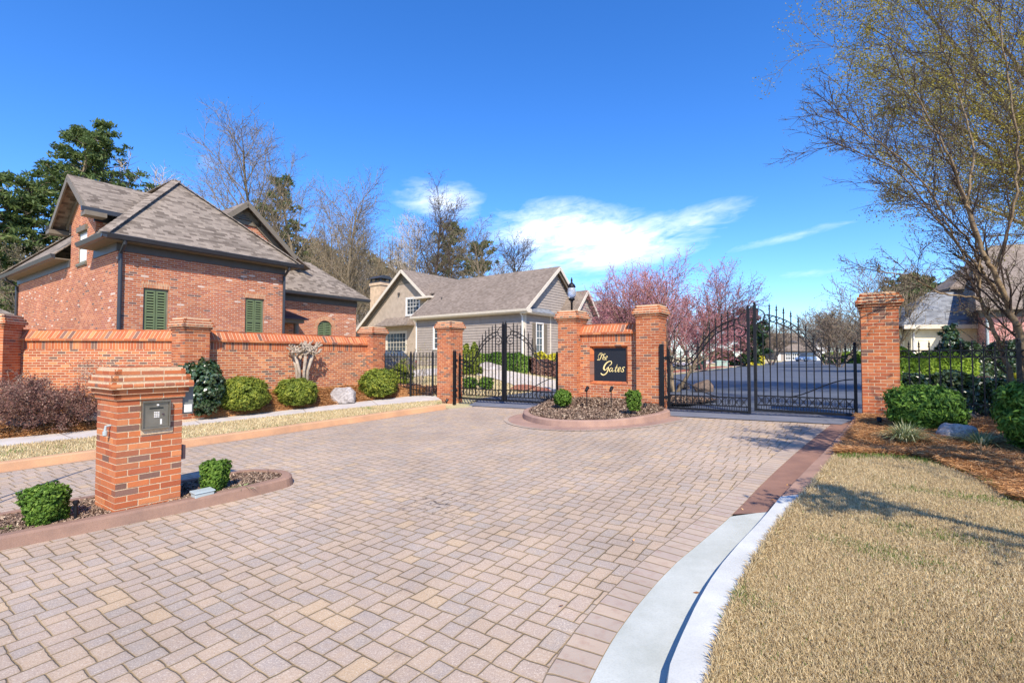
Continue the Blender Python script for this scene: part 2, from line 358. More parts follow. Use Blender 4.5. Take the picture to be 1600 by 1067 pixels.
M_rmulch = grassy('red_mulch_mat', (.34, .11, .07), (.42, .17, .11), (.2, .08, .05), .6)
def asphalt(q):
    P = obco(q); a = q.noise(.6, P, 5, .6); b = q.noise(120, P, 3, .8)
    c = q.mix(q.mapr(a, .3, .7), (.075, .088, .112), (.105, .12, .15)); c = q.mix(q.mapr(b, .5, .75, 0, .5), c, (.16, .175, .2))
    return pbr(q, c, .8, b, .3, .006, spec=.3)
M_asph = mat('asphalt_mat', asphalt)
M_line = simple('road_paint_mat', (.5, .5, .48), .8, .3, 8)
def leafmat(name, stops, tr=.25, rough=.6, spec=.3):
    def fn(q):
        c = q.ramp(attr(q), stops)
        p = pbr(q, c, rough, spec=spec); t = q.node('ShaderNodeBsdfTranslucent', {'Color': c})
        mx = q.node('ShaderNodeMixShader', {0: tr, 1: p, 2: t}); return mx.outputs[0]
    return mat(name, fn)
L_box = leafmat('boxwood_leaf_mat', [(0, (.03, .07, .01)), (.5, (.08, .165, .018)), (.85, (.17, .28, .035)), (1, (.32, .42, .08))])
L_arb = leafmat('golden_shrub_leaf_mat', [(0, (.045, .075, .012)), (.4, (.11, .155, .018)), (.75, (.22, .26, .03)), (1, (.42, .40, .05))])
L_dark = leafmat('dark_glossy_leaf_mat', [(0, (.012, .03, .01)), (.5, (.03, .065, .02)), (.9, (.07, .11, .04)), (1, (.15, .17, .09))], .1, .3, .7)
L_yew = leafmat('deep_green_leaf_mat', [(0, (.02, .05, .008)), (.45, (.065, .15, .02)), (.85, (.15, .28, .035)), (1, (.28, .42, .06))])
L_pine = leafmat('pine_needle_mat', [(0, (.05, .08, .022)), (.5, (.10, .15, .042)), (.85, (.17, .22, .065)), (1, (.26, .28, .10))], .35)
L_red = leafmat('wine_leaf_mat', [(0, (.10, .045, .035)), (.5, (.21, .10, .075)), (1, (.38, .25, .18))])
L_bud = leafmat('redbud_blossom_mat', [(0, (.36, .12, .12)), (.5, (.56, .23, .25)), (1, (.72, .42, .42))], .3)
L_yel = leafmat('yellow_leaf_mat', [(0, (.45, .42, .03)), (.5, (.65, .58, .04)), (1, (.78, .7, .08))], .3)
L_lime = leafmat('lime_leaf_mat', [(0, (.11, .2, .02)), (.5, (.22, .34, .03)), (1, (.38, .5, .06))], .3)
L_oliv = leafmat('olive_catkin_mat', [(0, (.19, .16, .035)), (.5, (.34, .29, .055)), (1, (.52, .46, .10))], .45)
L_brown = leafmat('brown_thicket_mat', [(0, (.10, .085, .05)), (.4, (.19, .155, .10)), (.75, (.15, .15, .06)), (1, (.27, .24, .15))], .2)
L_grass = leafmat('dry_grass_blade_mat', [(0, (.30, .215, .105)), (.3, (.57, .44, .24)), (.75, (.77, .64, .39)), (.955, (.88, .78, .54)), (.965, (.12, .19, .03)), (1, (.16, .25, .05))], .2, .7)
L_grassg = leafmat('green_grass_blade_mat', [(0, (.08, .15, .02)), (.5, (.14, .24, .03)), (1, (.30, .34, .08))], .25)
L_needle = leafmat('straw_needle_mat', [(0, (.20, .08, .03)), (.4, (.42, .20, .07)), (.8, (.62, .33, .13)), (1, (.78, .50, .25))], .1, .7)
L_chip = leafmat('mulch_chip_mat', [(0, (.10, .06, .04)), (.5, (.22, .145, .10)), (.85, (.36, .26, .18)), (1, (.55, .43, .3))], .0, .85)
L_lirio = leafmat('liriope_mat', [(0, (.14, .18, .05)), (.5, (.32, .36, .15)), (1, (.68, .64, .38))], .2)
def bark(name, a, b):
    return mat(name, lambda q: pbr(q, q.mix(q.mapr(q.noise(9, obco(q), 5, .7), .3, .7), a, b), .9, q.noise(30, obco(q), 4), .6, .02, spec=.15))
B_grey = bark('grey_bark_mat', (.14, .108, .07), (.29, .23, .155))
B_pale = bark('pale_bark_mat', (.38, .32, .26), (.55, .48, .40))
B_dark = bark('dark_bark_mat', (.05, .035, .028), (.12, .09, .07))
B_crape = bark('crape_bark_mat', (.13, .085, .05), (.33, .25, .15))
B_mauve = bark('mauve_bark_mat', (.16, .12, .09), (.30, .235, .18))
B_red = bark('red_twig_mat', (.26, .12, .11), (.40, .21, .18))
B_cut = bark('pruned_bark_mat', (.22, .17, .12), (.50, .42, .33))
def rockmat(q):
    P = obco(q); a = q.noise(3, P, 6, .7, 1.5); b = q.noise(25, P, 5, .7)
    c = q.mix(q.mapr(a, .35, .65), (.20, .175, .165), (.50, .46, .43)); c = q.mix(q.mapr(b, .5, .7, 0, .5), c, (.18, .14, .12))
    return pbr(q, c, .85, b, .5, .03)
M_rock = mat('rock_mat', rockmat)
#PART2
# ------------------------------------------------------------------ vegetation generators
def segs_np(S, k=3):
    # S: array (N,8) p0 p1 r0 r1 -> tapered prisms
    S = np.asarray(S, float); N = len(S); p0, p1 = S[:, 0:3], S[:, 3:6]; d = p1-p0; d /= np.maximum(np.linalg.norm(d, axis=1), 1e-6)[:, None]
    ref = np.where(np.abs(d[:, 2:3]) < .9, np.array([[0, 0, 1.]]), np.array([[1., 0, 0]]))
    x = np.cross(d, ref); x /= np.linalg.norm(x, axis=1)[:, None]; y = np.cross(d, x)
    A = np.arange(k)*2*math.pi/k; c, s = np.cos(A), np.sin(A)
    ring = x[:, None, :]*c[None, :, None]+y[:, None, :]*s[None, :, None]
    V = np.concatenate([p0[:, None, :]+ring*S[:, 6][:, None, None], p1[:, None, :]+ring*S[:, 7][:, None, None]], 1).reshape(-1, 3)
    b = np.arange(N)[:, None]*2*k; j = np.arange(k); j2 = (j+1) % k
    Fc = np.stack([b+j, b+j2, b+k+j2, b+k+j], 2).reshape(-1, 4)
    return V, Fc, np.repeat(np.random.rand(N), k)
def grow(rng, S, tips, p, d, L, r, lvl, maxl, o):
    nseg = max(2, int(L/o['seg'][min(lvl, len(o['seg'])-1)])); step = L/nseg; pts = [p]; rs = [r]
    wob = o['wob'][min(lvl, len(o['wob'])-1)]; up = o['up'][min(lvl, len(o['up'])-1)]
    r1 = r*o['taper']
    for i in range(nseg):
        d = (d+Vector((rng.gauss(0, wob), rng.gauss(0, wob), rng.gauss(0, wob)))+Z*up*step).normalized()
        q = p+d*step; ra = r+(r1-r)*i/nseg; rb = r+(r1-r)*(i+1)/nseg
        S.append((*p, *q, ra, rb, lvl)); p = q; pts.append(q); rs.append(rb)
    if lvl >= maxl: tips.append((p, d)); return
    nb = o['n'][min(lvl, len(o['n'])-1)]; nb = max(1, int(nb*rng.uniform(.75, 1.25)))
    st = o['start'][min(lvl, len(o['start'])-1)]; ang = o['ang'][min(lvl, len(o['ang'])-1)]; rat = o['rat'][min(lvl, len(o['rat'])-1)]
    ph = rng.uniform(0, 6.28)
    for k in range(nb):
        f = st+(1-st)*(k+rng.random()*.8)/nb; f = min(f, .99); i = int(f*nseg); i = min(i, nseg-1)
        q = pts[i].lerp(pts[i+1], f*nseg-i); dd = (pts[i+1]-pts[i]).normalized()
        ax = dd.cross(Z if abs(dd.z) < .95 else Vector((1, 0, 0))).normalized(); ph += 2.4+rng.uniform(-.5, .5)
        ax = Matrix.Rotation(ph, 3, dd) @ ax; a = R(ang*rng.uniform(.7, 1.25))
        nd = Matrix.Rotation(a, 3, ax) @ dd
        ll = L*rat*rng.uniform(.75, 1.2)*(1.15-.5*f if lvl == 0 else 1.1-.35*f)
        grow(rng, S, tips, q, nd, ll, max(rs[i]*o['rr'], o['rmin']), lvl+1, maxl, o)
    if o.get('lead', True): tips.append((p, d))
DEF = dict(seg=(1.2, .8, .5, .35), wob=(.05, .09, .13, .16), up=(.02, .05, .05, .04), n=(12, 7, 5, 3), start=(.35, .25, .2, .2), ang=(48, 42, 40, 38), rat=(.42, .5, .5, .5), taper=.35, rr=.5, rmin=.006)
def leaves_np(C, D, size, rs, aspect=1.6, spread=.5, seed=0):
    # little leaf faces at centres C with outward directions D
    rg = np.random.RandomState(seed); N = len(C)
    nrm = D+rg.normal(0, spread, (N, 3)); nrm /= np.maximum(np.linalg.norm(nrm, axis=1), 1e-6)[:, None]
    t = np.cross(nrm, rg.normal(0, 1, (N, 3))); t /= np.maximum(np.linalg.norm(t, axis=1), 1e-6)[:, None]; b = np.cross(nrm, t)
    s = size*rg.uniform(.6, 1.3, N)[:, None]; a = t*s*aspect*.5; c = b*s*.5
    V = np.stack([C-a, C+c*.9-a*.1, C+a, C-c*.9-a*.1], 1).reshape(-1, 3)
    return V, np.arange(N*4).reshape(-1, 4), rs
def tree(name, label, cat, base, seed, h, r, opts=None, maxl=3, bark=None, twig=None, group=None, trunks=1, lean=None, leaf=None, split=2):
    """trunk mesh = thick limbs, crown mesh = thin branches (and leaf tufts)"""
    rng = random.Random(seed); np.random.seed(seed); o = dict(DEF); o.update(opts or {}); S = []; tips = []; base = Vector(base)
    for k in range(trunks):
        a = k*6.28/trunks+rng.uniform(-.4, .4); sp = o.get('spread', 0 if trunks == 1 else .3)
        d = Vector((math.cos(a)*sp, math.sin(a)*sp, 1)).normalized()
        if lean is not None: d = (d+Vector(lean)).normalized()
        grow(rng, S, tips, base+Vector((math.cos(a), math.sin(a), 0))*(.12 if trunks > 1 else 0)-Z*.15, d, h*rng.uniform(.88, 1.05), r*(1 if trunks == 1 else .6), 0, maxl, o)
    A = np.array(S); root = thing(name, label, cat, base, group)
    t = MB(); th = A[A[:, 8] < split]; t.add_np(*segs_np(th[:, :8], 6)); t.build('trunk', bark or B_grey, root, smooth=True)
    c = MB(); tw = A[A[:, 8] >= split]
    if len(tw): c.add_np(*segs_np(tw[:, :8], 3))
    co_ = c.build('crown', twig or bark or B_grey, root)
    if leaf:
        lm, size, per, rad = leaf[:4]; T = np.array([tuple(p) for p, d in tips]); asp = leaf[4] if len(leaf) > 4 else 1.6
        if len(leaf) > 5:
            tw2 = tw if len(tw) else A; ii = np.random.randint(0, len(tw2), leaf[5]); f = np.random.rand(leaf[5], 1)
            T = np.concatenate([T, tw2[ii, 0:3]*(1-f)+tw2[ii, 3:6]*f])
        C = np.repeat(T, per, 0)+np.random.normal(0, rad, (len(T)*per, 3)); D = np.random.normal(0, 1, C.shape); D[:, 2] += .4
        rs = np.clip(np.repeat(np.random.rand(len(T)), per)*.45+np.random.rand(len(C))*.55, 0, 1)
        m_ = MB(); m_.add_np(*leaves_np(C, D, size, rs, asp, .4, seed)); m_.build('foliage', lm, root)
    return root
def pine(name, label, base, seed, h, r0, crown0, cr, group, lm=None, dens=26, size=.30):
    rng = random.Random(seed); np.random.seed(seed); base = Vector(base); S = []; C = []
    root = thing(name, label, 'pine tree', base, group); p = base-Z*.2; d = Z.copy(); pts = []
    k = 14
    for i in range(k):
        d = (d+Vector((rng.gauss(0, .025), rng.gauss(0, .025), .0))).normalized(); q = p+d*(h/k); S.append((*p, *q, r0*(1-i/k)+.05, r0*(1-(i+1)/k)+.05, 0)); pts.append((p, q)); p = q
    S2 = []
    nb = int(cr*13)
    for b in range(nb):
        f = crown0+(1-crown0)*(b+rng.random())/nb; i = min(k-1, int(f*k)); q = pts[i][0].lerp(pts[i][1], f*k-i)
        tt = (f-crown0)/(1-crown0); L = cr*(1-.75*tt**1.6)*rng.uniform(.45, 1.15)*(.65+.35*min(1, tt*4)); a = rng.uniform(0, 6.28)
        dd = Vector((math.cos(a), math.sin(a), rng.uniform(.0, .45)+.35*tt)).normalized(); ns = max(3, int(L/.7)); pp = q
        for s in range(ns):
            dd = (dd+Vector((rng.gauss(0, .13), rng.gauss(0, .13), rng.gauss(.04, .1)))).normalized(); qq = pp+dd*(L/ns)
            S2.append((*pp, *qq, .07*(1-s/ns)+.015, .07*(1-(s+1)/ns)+.012, 1))
            if s >= ns*.3:
                for _ in range(rng.randint(1, 3)):
                    e = qq+Vector((rng.gauss(0, .5), rng.gauss(0, .5), rng.gauss(.12, .25)))*min(1, L/2.5); S2.append((*qq, *e, .02, .008, 1)); C.append((*e, rng.random()))
            pp = qq
    t = MB(); t.add_np(*segs_np(np.array(S)[:, :8], 8)); t.build('trunk', B_grey, root, smooth=True)
    t = MB(); t.add_np(*segs_np(np.array(S2)[:, :8], 3)); cr_ = t.build('crown', B_grey, root)
    C = np.array(C); N = len(C)*dens; P = np.repeat(C[:, :3], dens, 0); off = np.random.normal(0, 1, (N, 3)); off /= np.linalg.norm(off, axis=1)[:, None]
    off *= (np.random.rand(N, 1)**.5)*np.array([[.52, .52, .30]]); D = off+np.array([[0, 0, .5]])
    rs = np.clip(np.repeat(C[:, 3], dens)*.5+np.random.rand(N)*.5, 0, 1)
    m_ = MB(); m_.add_np(*leaves_np(P+off, D, size, rs, 2.6, .9, seed)); m_.build('foliage', lm or L_pine, root); return root
def shell(N, rg, power=.45):
    v = rg.normal(0, 1, (N, 3)); v /= np.linalg.norm(v, axis=1)[:, None]; return v, .6+.4*rg.rand(N)**power
def shrub(name, label, base, rx, ry, h, mt, seed, N=9000, size=.035, shape='globe', group=None, cat='shrub', asp=1.8, lump=.08, stems=True, spread=.9, rz=0, clump=45, csz=.085):
    rg = np.random.RandomState(seed); v, rad = shell(N, rg); base = Vector(base)
    if shape == 'box':
        q = np.abs(v)**5; k = (q.sum(1))**(-1/5.); P = v*k[:, None]
    elif shape == 'taper':
        q = np.abs(v)**6; k = (q.sum(1))**(-1/6.); P = v*k[:, None]; f = .72+.28*((P[:, 2]+1)/2)**.8; P[:, 0] *= f; P[:, 1] *= f
    elif shape == 'cone': P = v.copy(); P[:, 2] = v[:, 2]; f = np.clip((1-(P[:, 2]+1)/2)**.75, 0, 1)*1.1; nn = np.sqrt(P[:, 0]**2+P[:, 1]**2)+1e-6; P[:, 0] *= f/nn*.9; P[:, 1] *= f/nn*.9
    elif shape == 'dome': P = v.copy(); P[:, 2] = np.where(v[:, 2] < 0, v[:, 2]*.8, v[:, 2]); q = (np.abs(P)**2.6).sum(1)**(-1/2.6); P = P*q[:, None]
    else: P = v.copy()
    ph = rg.rand(6)*6.28; a = np.arctan2(v[:, 1], v[:, 0]); l = 1+lump*(np.sin(3*a+ph[0]+2*v[:, 2])+.8*np.sin(5*a+ph[1]-4*v[:, 2])+.8*np.sin(7*v[:, 2]+ph[2]+2*a)+.7*np.sin(11*a+ph[3]+9*v[:, 2]))
    K = max(60, N//clump); sc3 = np.array([[rx, ry, h/2]]); base_r = l[:, None]
    P = P*base_r; Pk = P[:K]; vk = v[:K]; own = rg.randint(0, K, N); rk = rg.uniform(.80, 1.0, K); core = rg.rand(N) < .22
    C0 = Pk[own]*rk[own][:, None]*sc3; jit = rg.normal(0, 1, (N, 3)); sg = csz*min(rx, ry, h*.7)
    Pn_ = C0+jit*sg*np.array([[1, 1, .8]])
    P = np.where(core[:, None], P*sc3*rg.uniform(.45, .82, N)[:, None], Pn_); D = vk[own]*1.0+jit*.8; D[:, 2] += .45
    if rz: c, s = math.cos(rz), math.sin(rz); Rm = np.array([[c, s], [-s, c]]); P[:, :2] = P[:, :2] @ Rm; D[:, :2] = D[:, :2] @ Rm
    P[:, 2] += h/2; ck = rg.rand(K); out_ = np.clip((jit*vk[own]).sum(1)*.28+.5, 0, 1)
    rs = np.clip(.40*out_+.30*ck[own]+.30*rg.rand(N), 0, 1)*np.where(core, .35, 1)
    P[:, 2] = np.maximum(P[:, 2], .02); C = P+np.array(base)
    root = thing(name, label, cat, base, group)
    m_ = MB(); m_.add_np(*leaves_np(C, D, size, rs, asp, spread, seed)); m_.build('foliage', mt, root)
    if stems:
        s_ = MB(); rng = random.Random(seed); SS = []
        for i in range(14):
            e = base+Vector((rng.uniform(-.65, .65)*rx, rng.uniform(-.65, .65)*ry, h*rng.uniform(.4, .8))); SS.append((*(base+Vector((rng.uniform(-.1, .1)*rx, rng.uniform(-.1, .1)*ry, -.03))), *e, .012+.012*h, .005, 0))
        s_.add_np(*segs_np(np.array(SS)[:, :8], 5)); s_.build('stem', B_dark, root)
    return root
def hedge(name, label, P0, P1, w_, h, mt, seed, N=9000, size=.06, group=None, z=None, lump=.05, cat='hedge', asp=1.6):
    P0, P1 = Vector(P0), Vector(P1); d = P1-P0; L = d.length; d.normalize(); b = Vector((-d.y, d.x, 0)).normalized(); rg = np.random.RandomState(seed)
    f = rg.randint(0, 4, N); a = rg.rand(N)*L; q = rg.rand(N); dep = rg.rand(N)**1.5*.16
    bb = np.where(f == 0, -w_/2+dep, np.where(f == 1, w_/2-dep, (q-.5)*w_)); zz = np.where(f >= 2, h-dep, q*h)
    ph = rg.rand(4)*6.28; lm = 1+lump*(np.sin(a*2.1+ph[0])+np.sin(a*4.7+ph[1])+.7*np.sin(a*9+ph[2])); zz = zz*lm; bb = bb*lm
    edge = np.clip((np.abs(bb)/(w_/2)), 0, 1)**4; zz = zz*(1-.12*edge*(zz > h*.7))
    C = np.array(P0)[None]+a[:, None]*np.array(d)[None]+bb[:, None]*np.array(b)[None]; C[:, 2] += zz
    D = np.zeros((N, 3)); D += np.where((f == 0)[:, None], -np.array(b), 0)+np.where((f == 1)[:, None], np.array(b), 0); D[:, 2] += np.where(f >= 2, 1, .25)
    rs = np.clip(rg.rand(N)*.65+.2+.2*np.sin(a*5+ph[3]), 0, 1)
    root = thing(name, label, cat, (P0+P1)/2, group); m_ = MB(); m_.add_np(*leaves_np(C, D, size, rs, asp, .6, seed)); m_.build('foliage', mt, root)
    c_ = MB(); SS = []
    for i in range(int(L*3)+3):
        x = rg.rand()*L; p = P0+d*x+b*(rg.rand()-.5)*w_*.6; SS.append((*(p-Z*.05), *(p+Z*h*.75+b*(rg.rand()-.5)*.2), .02, .01))
    c_.add_np(*segs_np(np.array(SS), 4)); c_.build('stem', B_dark, root); return root
def tuft(name, label, base, rad, h, mt, seed, N=160, wd=.008, group=None, cat='ornamental grass'):
    rng = random.Random(seed); m_ = MB(); base = Vector(base)
    for i in range(N):
        a = rng.uniform(0, 6.28); L = h*rng.uniform(.7, 1.4); lean = rng.uniform(.2, 1.5); d = Vector((math.cos(a), math.sin(a), 0)); s = Vector((-d.y, d.x, 0))*wd; p0 = base+d*rng.uniform(0, rad*.25)
        pts = []
        for k in range(5):
            t = k/4; pts.append(p0+d*(rad*lean*t**1.3)+Z*(L*(t-lean*.42*t*t*t*1.2)))
        r = rng.random()
        for k in range(4):
            w0, w1 = 1-.15*k, 1-.15*(k+1)-(.35 if k == 3 else 0); m_.face([pts[k]-s*w0, pts[k]+s*w0, pts[k+1]+s*w1, pts[k+1]-s*w1], r)
    root = thing(name, label, cat, base, group); m_.build('leaf_clump', mt, root); return root
def rock(name, label, c, dims, seed, mt=None, rz=0, group=None):
    import bmesh
    from mathutils import noise
    bm = bmesh.new(); bmesh.ops.create_icosphere(bm, subdivisions=4, radius=1); sv = Vector((seed*3.1, seed*1.7, seed))
    pl = []; rng = random.Random(seed)
    for k in range(9): d = Vector((rng.gauss(0, 1), rng.gauss(0, 1), rng.gauss(0, 1))).normalized(); pl.append((d, rng.uniform(.62, .9)))
    for v in bm.verts:
        p = v.co.copy()
        for d, o_ in pl:
            e = p.dot(d)-o_
            if e > 0: p -= d*e*.9
        p *= 1+.16*noise.noise(p*1.6+sv)+.06*noise.noise(p*5+sv)+.025*noise.noise(p*14+sv); p = Vector((p.x*dims[0], p.y*dims[1], max(p.z*dims[2], -dims[2]*.35)))
        v.co = Matrix.Rotation(rz, 3, 'Z') @ p+Z*dims[2]*.2
    me = bpy.data.meshes.new(name); bm.to_mesh(me); bm.free(); o = bpy.data.objects.new(name, me); COL.objects.link(o); o.location = c; me.materials.append(mt or M_rock)
    return tag(o, label, 'rock', group)

# ------------------------------------------------------------------ ground
def grid_sheet(name, xs, ys, fn, mt, kind='structure'):
    nx, ny = len(xs), len(ys); V = np.array([(x, y, fn(x, y)) for y in ys for x in xs]); i = np.arange(nx-1)[None, :]+np.arange(ny-1)[:, None]*nx; i = i.ravel()
    m_ = MB(); m_.add_np(V, np.stack([i, i+1, i+1+nx, i+nx], 1), np.random.rand(len(i))); o = m_.build(name, mt, None, smooth=True); o['kind'] = kind; return o
def spaced(a, b, c, d, fine, coarse):
    v = list(np.arange(a, b, coarse))+list(np.arange(b, c, fine))+list(np.arange(c, d+.1, coarse)); return v
grid_sheet('ground', [-900, -500, -300, -180]+spaced(-120, -20, 40, 120, 1.0, 5)+[180, 300, 600, 1000], [-200, -80]+spaced(-40, -6, 50, 140, 1.0, 5)+[180, 260, 400, 800, 1400], H, M_lawn2)
def resample(P, m_):
    P = [Vector(p) for p in P]; L = [0]
    for a, b in zip(P, P[1:]): L.append(L[-1]+(b-a).length)
    out = []
    for i in range(m_):
        t = L[-1]*i/(m_-1); k = 0
        while k < len(P)-2 and L[k+1] < t: k += 1
        out.append(P[k].lerp(P[k+1], (t-L[k])/max(1e-6, L[k+1]-L[k])))
    return out
def smooth(P, it=2):
    for _ in range(it):
        q = [P[0]]
        for a, b in zip(P, P[1:]): q += [a.lerp(b, .25), a.lerp(b, .75)]
        q.append(P[-1]); P = q
    return P
def strip(mb, A, B, m_=60, sub=1, zf=None):
    A, B = resample(A, m_), resample(B, m_)
    for i in range(m_-1):
        for k in range(sub):
            f0, f1 = k/sub, (k+1)/sub; q = [A[i].lerp(B[i], f0), A[i].lerp(B[i], f1), A[i+1].lerp(B[i+1], f1), A[i+1].lerp(B[i+1], f0)]
            if zf: q = [Vector((p.x, p.y, zf(p.x, p.y))) for p in q]
            if (q[1]-q[0]).cross(q[2]-q[0]).z < 0: q = q[::-1]
            mb.face(q)
def poly(mb, pts, up=True):
    pts = [Vector(p) for p in pts]
    ar = sum(pts[i].x*pts[(i+1) % len(pts)].y-pts[(i+1) % len(pts)].x*pts[i].y for i in range(len(pts)))
    mb.face(pts if ar > 0 else pts[::-1])
def off(P, d):   # offset a polyline sideways (left positive) in plan
    P = [Vector(p) for p in P]; out = []
    for i, p in enumerate(P):
        t = (P[min(i+1, len(P)-1)]-P[max(0, i-1)]); t.z = 0; t.normalize(); out.append(p+Vector((-t.y, t.x, 0))*d)
    return out
def lift(P, dz): return [Vector((p.x, p.y, p.z+dz)) for p in P]
# edges read on the ground plane of the near street
cL = [gp(-420, 800), gp(-160, 760), gp(0, 737), gp(155, 715), gp(288, 699), gp(480, 671), gp(697, 638.7)]                 # foot of the left kerb
cL = smooth([Vector((-12, 2.2, G(-12, 2.2)))]+cL)
gutR = smooth([Vector((.35, -3, G(.35, -3))), Vector((.45, 0, G(.45, 0))), gp(905, 1110), gp(920.5, 1067), gp(970, 978), gp(1046.5, 888), gp(1096, 847.5), gp(1145.5, 804.8), gp(1197.5, 749.5), gp(1255, 697.8), gp(1301, 661.8), gp(1312, 652)], 1)
kerR = smooth([Vector((1.0, -3, G(1.0, -3))), Vector((1.1, 0, G(1.1, 0))), gp(1030, 1110), gp(1037, 1067), gp(1091.5, 946.5), gp(1132, 888), gp(1190.5, 825), gp(1217.6, 788), gp(1252, 749.5), gp(1289.5, 712), gp(1324, 672), gp(1338, 656)], 1)
edgR = smooth([Vector((1.3, -3, G(1.3, -3)+.1)), Vector((1.4, 0, G(1.4, 0)+.1)), gp(1090, 1110, .1), gp(1105, 1067, .1), gp(1130, 973.5, .1), gp(1163.5, 897, .1), gp(1195, 843, .1), gp(1231, 795.8, .1), gp(1257, 768, .1), gp(1284, 735, .1), gp(1303, 710, .1), gp(1326, 676, .1), gp(1341, 658, .1)], 1)
apron_s = 11.45      # pavers stop this far before the gates
def s_of(p): return n.x*p.x+n.y*p.y
LEFT_END = us(-9.45, apron_s); RIGHT_END = us(.05, apron_s)
m_ = MB()
pv = [p for p in cL]+[us(-9.6, apron_s+.4)]+[us(0.0, apron_s+.4)]+[p for p in gutR[::-1] if s_of(p) < apron_s]+[Vector((-12, -3, 0))]
pv = [Vector((p.x, p.y, G(p.x, p.y))) for p in pv]; poly(m_, pv); m_.build('paved_street', M_pav)['kind'] = 'structure'
# border course of pavers laid across, along the right gutter and round the islands
def bstrip(name, P, w_, mt, dz=.004, m=80, side=1):
    mb = MB(); A = resample(lift(P, dz), m); B = off(A, w_*side); acc = 0
    for i in range(m-1):
        q = [A[i], B[i], B[i+1], A[i+1]]
        if (q[1]-q[0]).cross(q[2]-q[0]).z < 0: q = [q[0], q[3], q[2], q[1]]
        mb.face(q)
    o = mb.build(name, mt); o['kind'] = 'structure'; me = o.data; uv = me.uv_layers[0].data; L = 0
    for i, p in enumerate(me.polygons):
        dl = (A[i+1]-A[i]).length
        for li in p.loop_indices:
            v = Vector(me.vertices[me.loops[li].vertex_index].co); a = min(((v-A[i]).length, 0, 0), ((v-A[i+1]).length, dl, 0), ((v-B[i]).length, 0, w_), ((v-B[i+1]).length, dl, w_)); uv[li].uv = (L+a[1], a[2])
        L += dl
    return o
bstrip('paver_border', [p for p in gutR if s_of(p) < apron_s], .23, M_pavb, side=1)
# left bank: kerb, verge, sidewalk, planting bed up to the wall
def kerb(name, P, w_, h, mt, side=1, m=70, ends=True):
    mb = MB(); A = resample(P, m); B = off(A, w_*side); a1 = lift(off(A, .02*side), h-.02); a2 = lift(off(A, .05*side), h); b1 = lift(B, h); b0 = lift(B, -.05); a0 = lift(A, -.03)
    rings = [a0, a1, a2, b1, b0]
    for r0, r1 in zip(rings, rings[1:]):
        for i in range(m-1):
            q = [r0[i], r0[i+1], r1[i+1], r1[i]]; mb.face(q if side < 0 else q[::-1])
    if ends:
        mb.face([r[0] for r in rings]); mb.face([r[-1] for r in rings])
    o = mb.build(name, mt); o['kind'] = 'structure'; return o, b1
kb, kTop = kerb('left_kerb', cL, .17, .14, M_oconc, 1)
mb = MB(); strip(mb, lift(cL, .005), lift(off(cL, -.13), .005), 70); mb.build('left_gutter', M_oconc)['kind'] = 'structure'
WALLZ = .64
kT = off(cL, .17); 
swA = smooth([gp(-420, 735, .13), gp(-160, 714, .13), gp(0, 698, .13), gp(157, 682.5, .13), gp(288, 666.5, .13), gp(480, 645, .14), gp(640, 628.5, .15), gp(690, 625, .15)], 1)
swB = smooth([gp(-420, 716, .14), gp(-160, 699, .14), gp(0, 686, .14), gp(157, 671, .14), gp(288, 659, .14), gp(480, 637.5, .16), gp(620, 621, .18), gp(676, 616, .2)], 1)
def zof(P, dz): return [Vector((p.x, p.y, G(p.x, p.y)+dz)) for p in P]
mb = MB(); strip(mb, zof(kT, .135), lift(swA, .0), 70, 2); vg = mb.build('grass_verge', M_lawn2); vg['kind'] = 'structure'
mb = MB(); strip(mb, lift(swA, .006), lift(swB, .006), 70); mb.build('sidewalk', M_conc)['kind'] = 'structure'
mb = MB()
for k in (8, 22, 34, 47, 58):
    A_, B_ = resample(swA, 70), resample(swB, 70); t = (A_[k+1]-A_[k]).normalized()*.012; mb.face([A_[k]+Z*.009, A_[k]+t+Z*.009, B_[k]+t+Z*.009, B_[k]+Z*.009])
mb.build('sidewalk_joint', M_mulch)['kind'] = 'structure'
wallL0 = at(-160, 540, 12.35); wallM = at(296, 540, 12.75); wallR = at(583, 540, 17.55)
for q in (wallL0, wallM, wallR): q.z = WALLZ
wbase = [Vector((-17.5, 12.0, .5)), wallL0, wallM, wallM.lerp(wallR, .5), wallR, us(-11.8, 12.9, .62)]
def bedz(t): return math.sin(min(1, t)*math.pi/2)
mb = MB(); A_, B_ = resample(swB, 90), resample(wbase, 90); NS = 12
bedpts = []
rngb = random.Random(4)
rows = []
for i in range(90):
    row = []
    for k in range(NS+1):
        t = k/NS; p = A_[i].lerp(B_[i], t); p.z = A_[i].z*(1-bedz(t))+B_[i].z*bedz(t)+.03*math.sin(i*.9+k*1.3)*math.sin(k*.7)*(0 < k < NS); row.append(p)
    rows.append(row)
for i in range(89):
    for k in range(NS):
        q = [rows[i][k], rows[i][k+1], rows[i+1][k+1], rows[i+1][k]]
        mb.face(q if (q[1]-q[0]).cross(q[2]-q[0]).z > 0 else q[::-1])
mb.build('pine_straw_bed', M_straw, smooth=True)['kind'] = 'structure'
def on_bed(px, py):
    d = ray(px, py); best = None
    for i in range(89):
        for k in range(NS):
            a, b, c = rows[i][k], rows[i][k+1], rows[i+1][k]; nn = (b-a).cross(c-a)
            den = nn.dot(d)
            if abs(den) < 1e-9: continue
            t = nn.dot(a-Vector((0, 0, CAMZ)))/den; p = Vector((0, 0, CAMZ))+d*t; q = p-a; e1, e2 = b-a, c-a
            # solve in plan
            D_ = e1.x*e2.y-e1.y*e2.x
            if abs(D_) < 1e-9: continue
            u = (q.x*e2.y-q.y*e2.x)/D_; v = (e1.x*q.y-e1.y*q.x)/D_
            if -.05 <= u <= 1.05 and -.05 <= v <= 1.05: return p
    return None
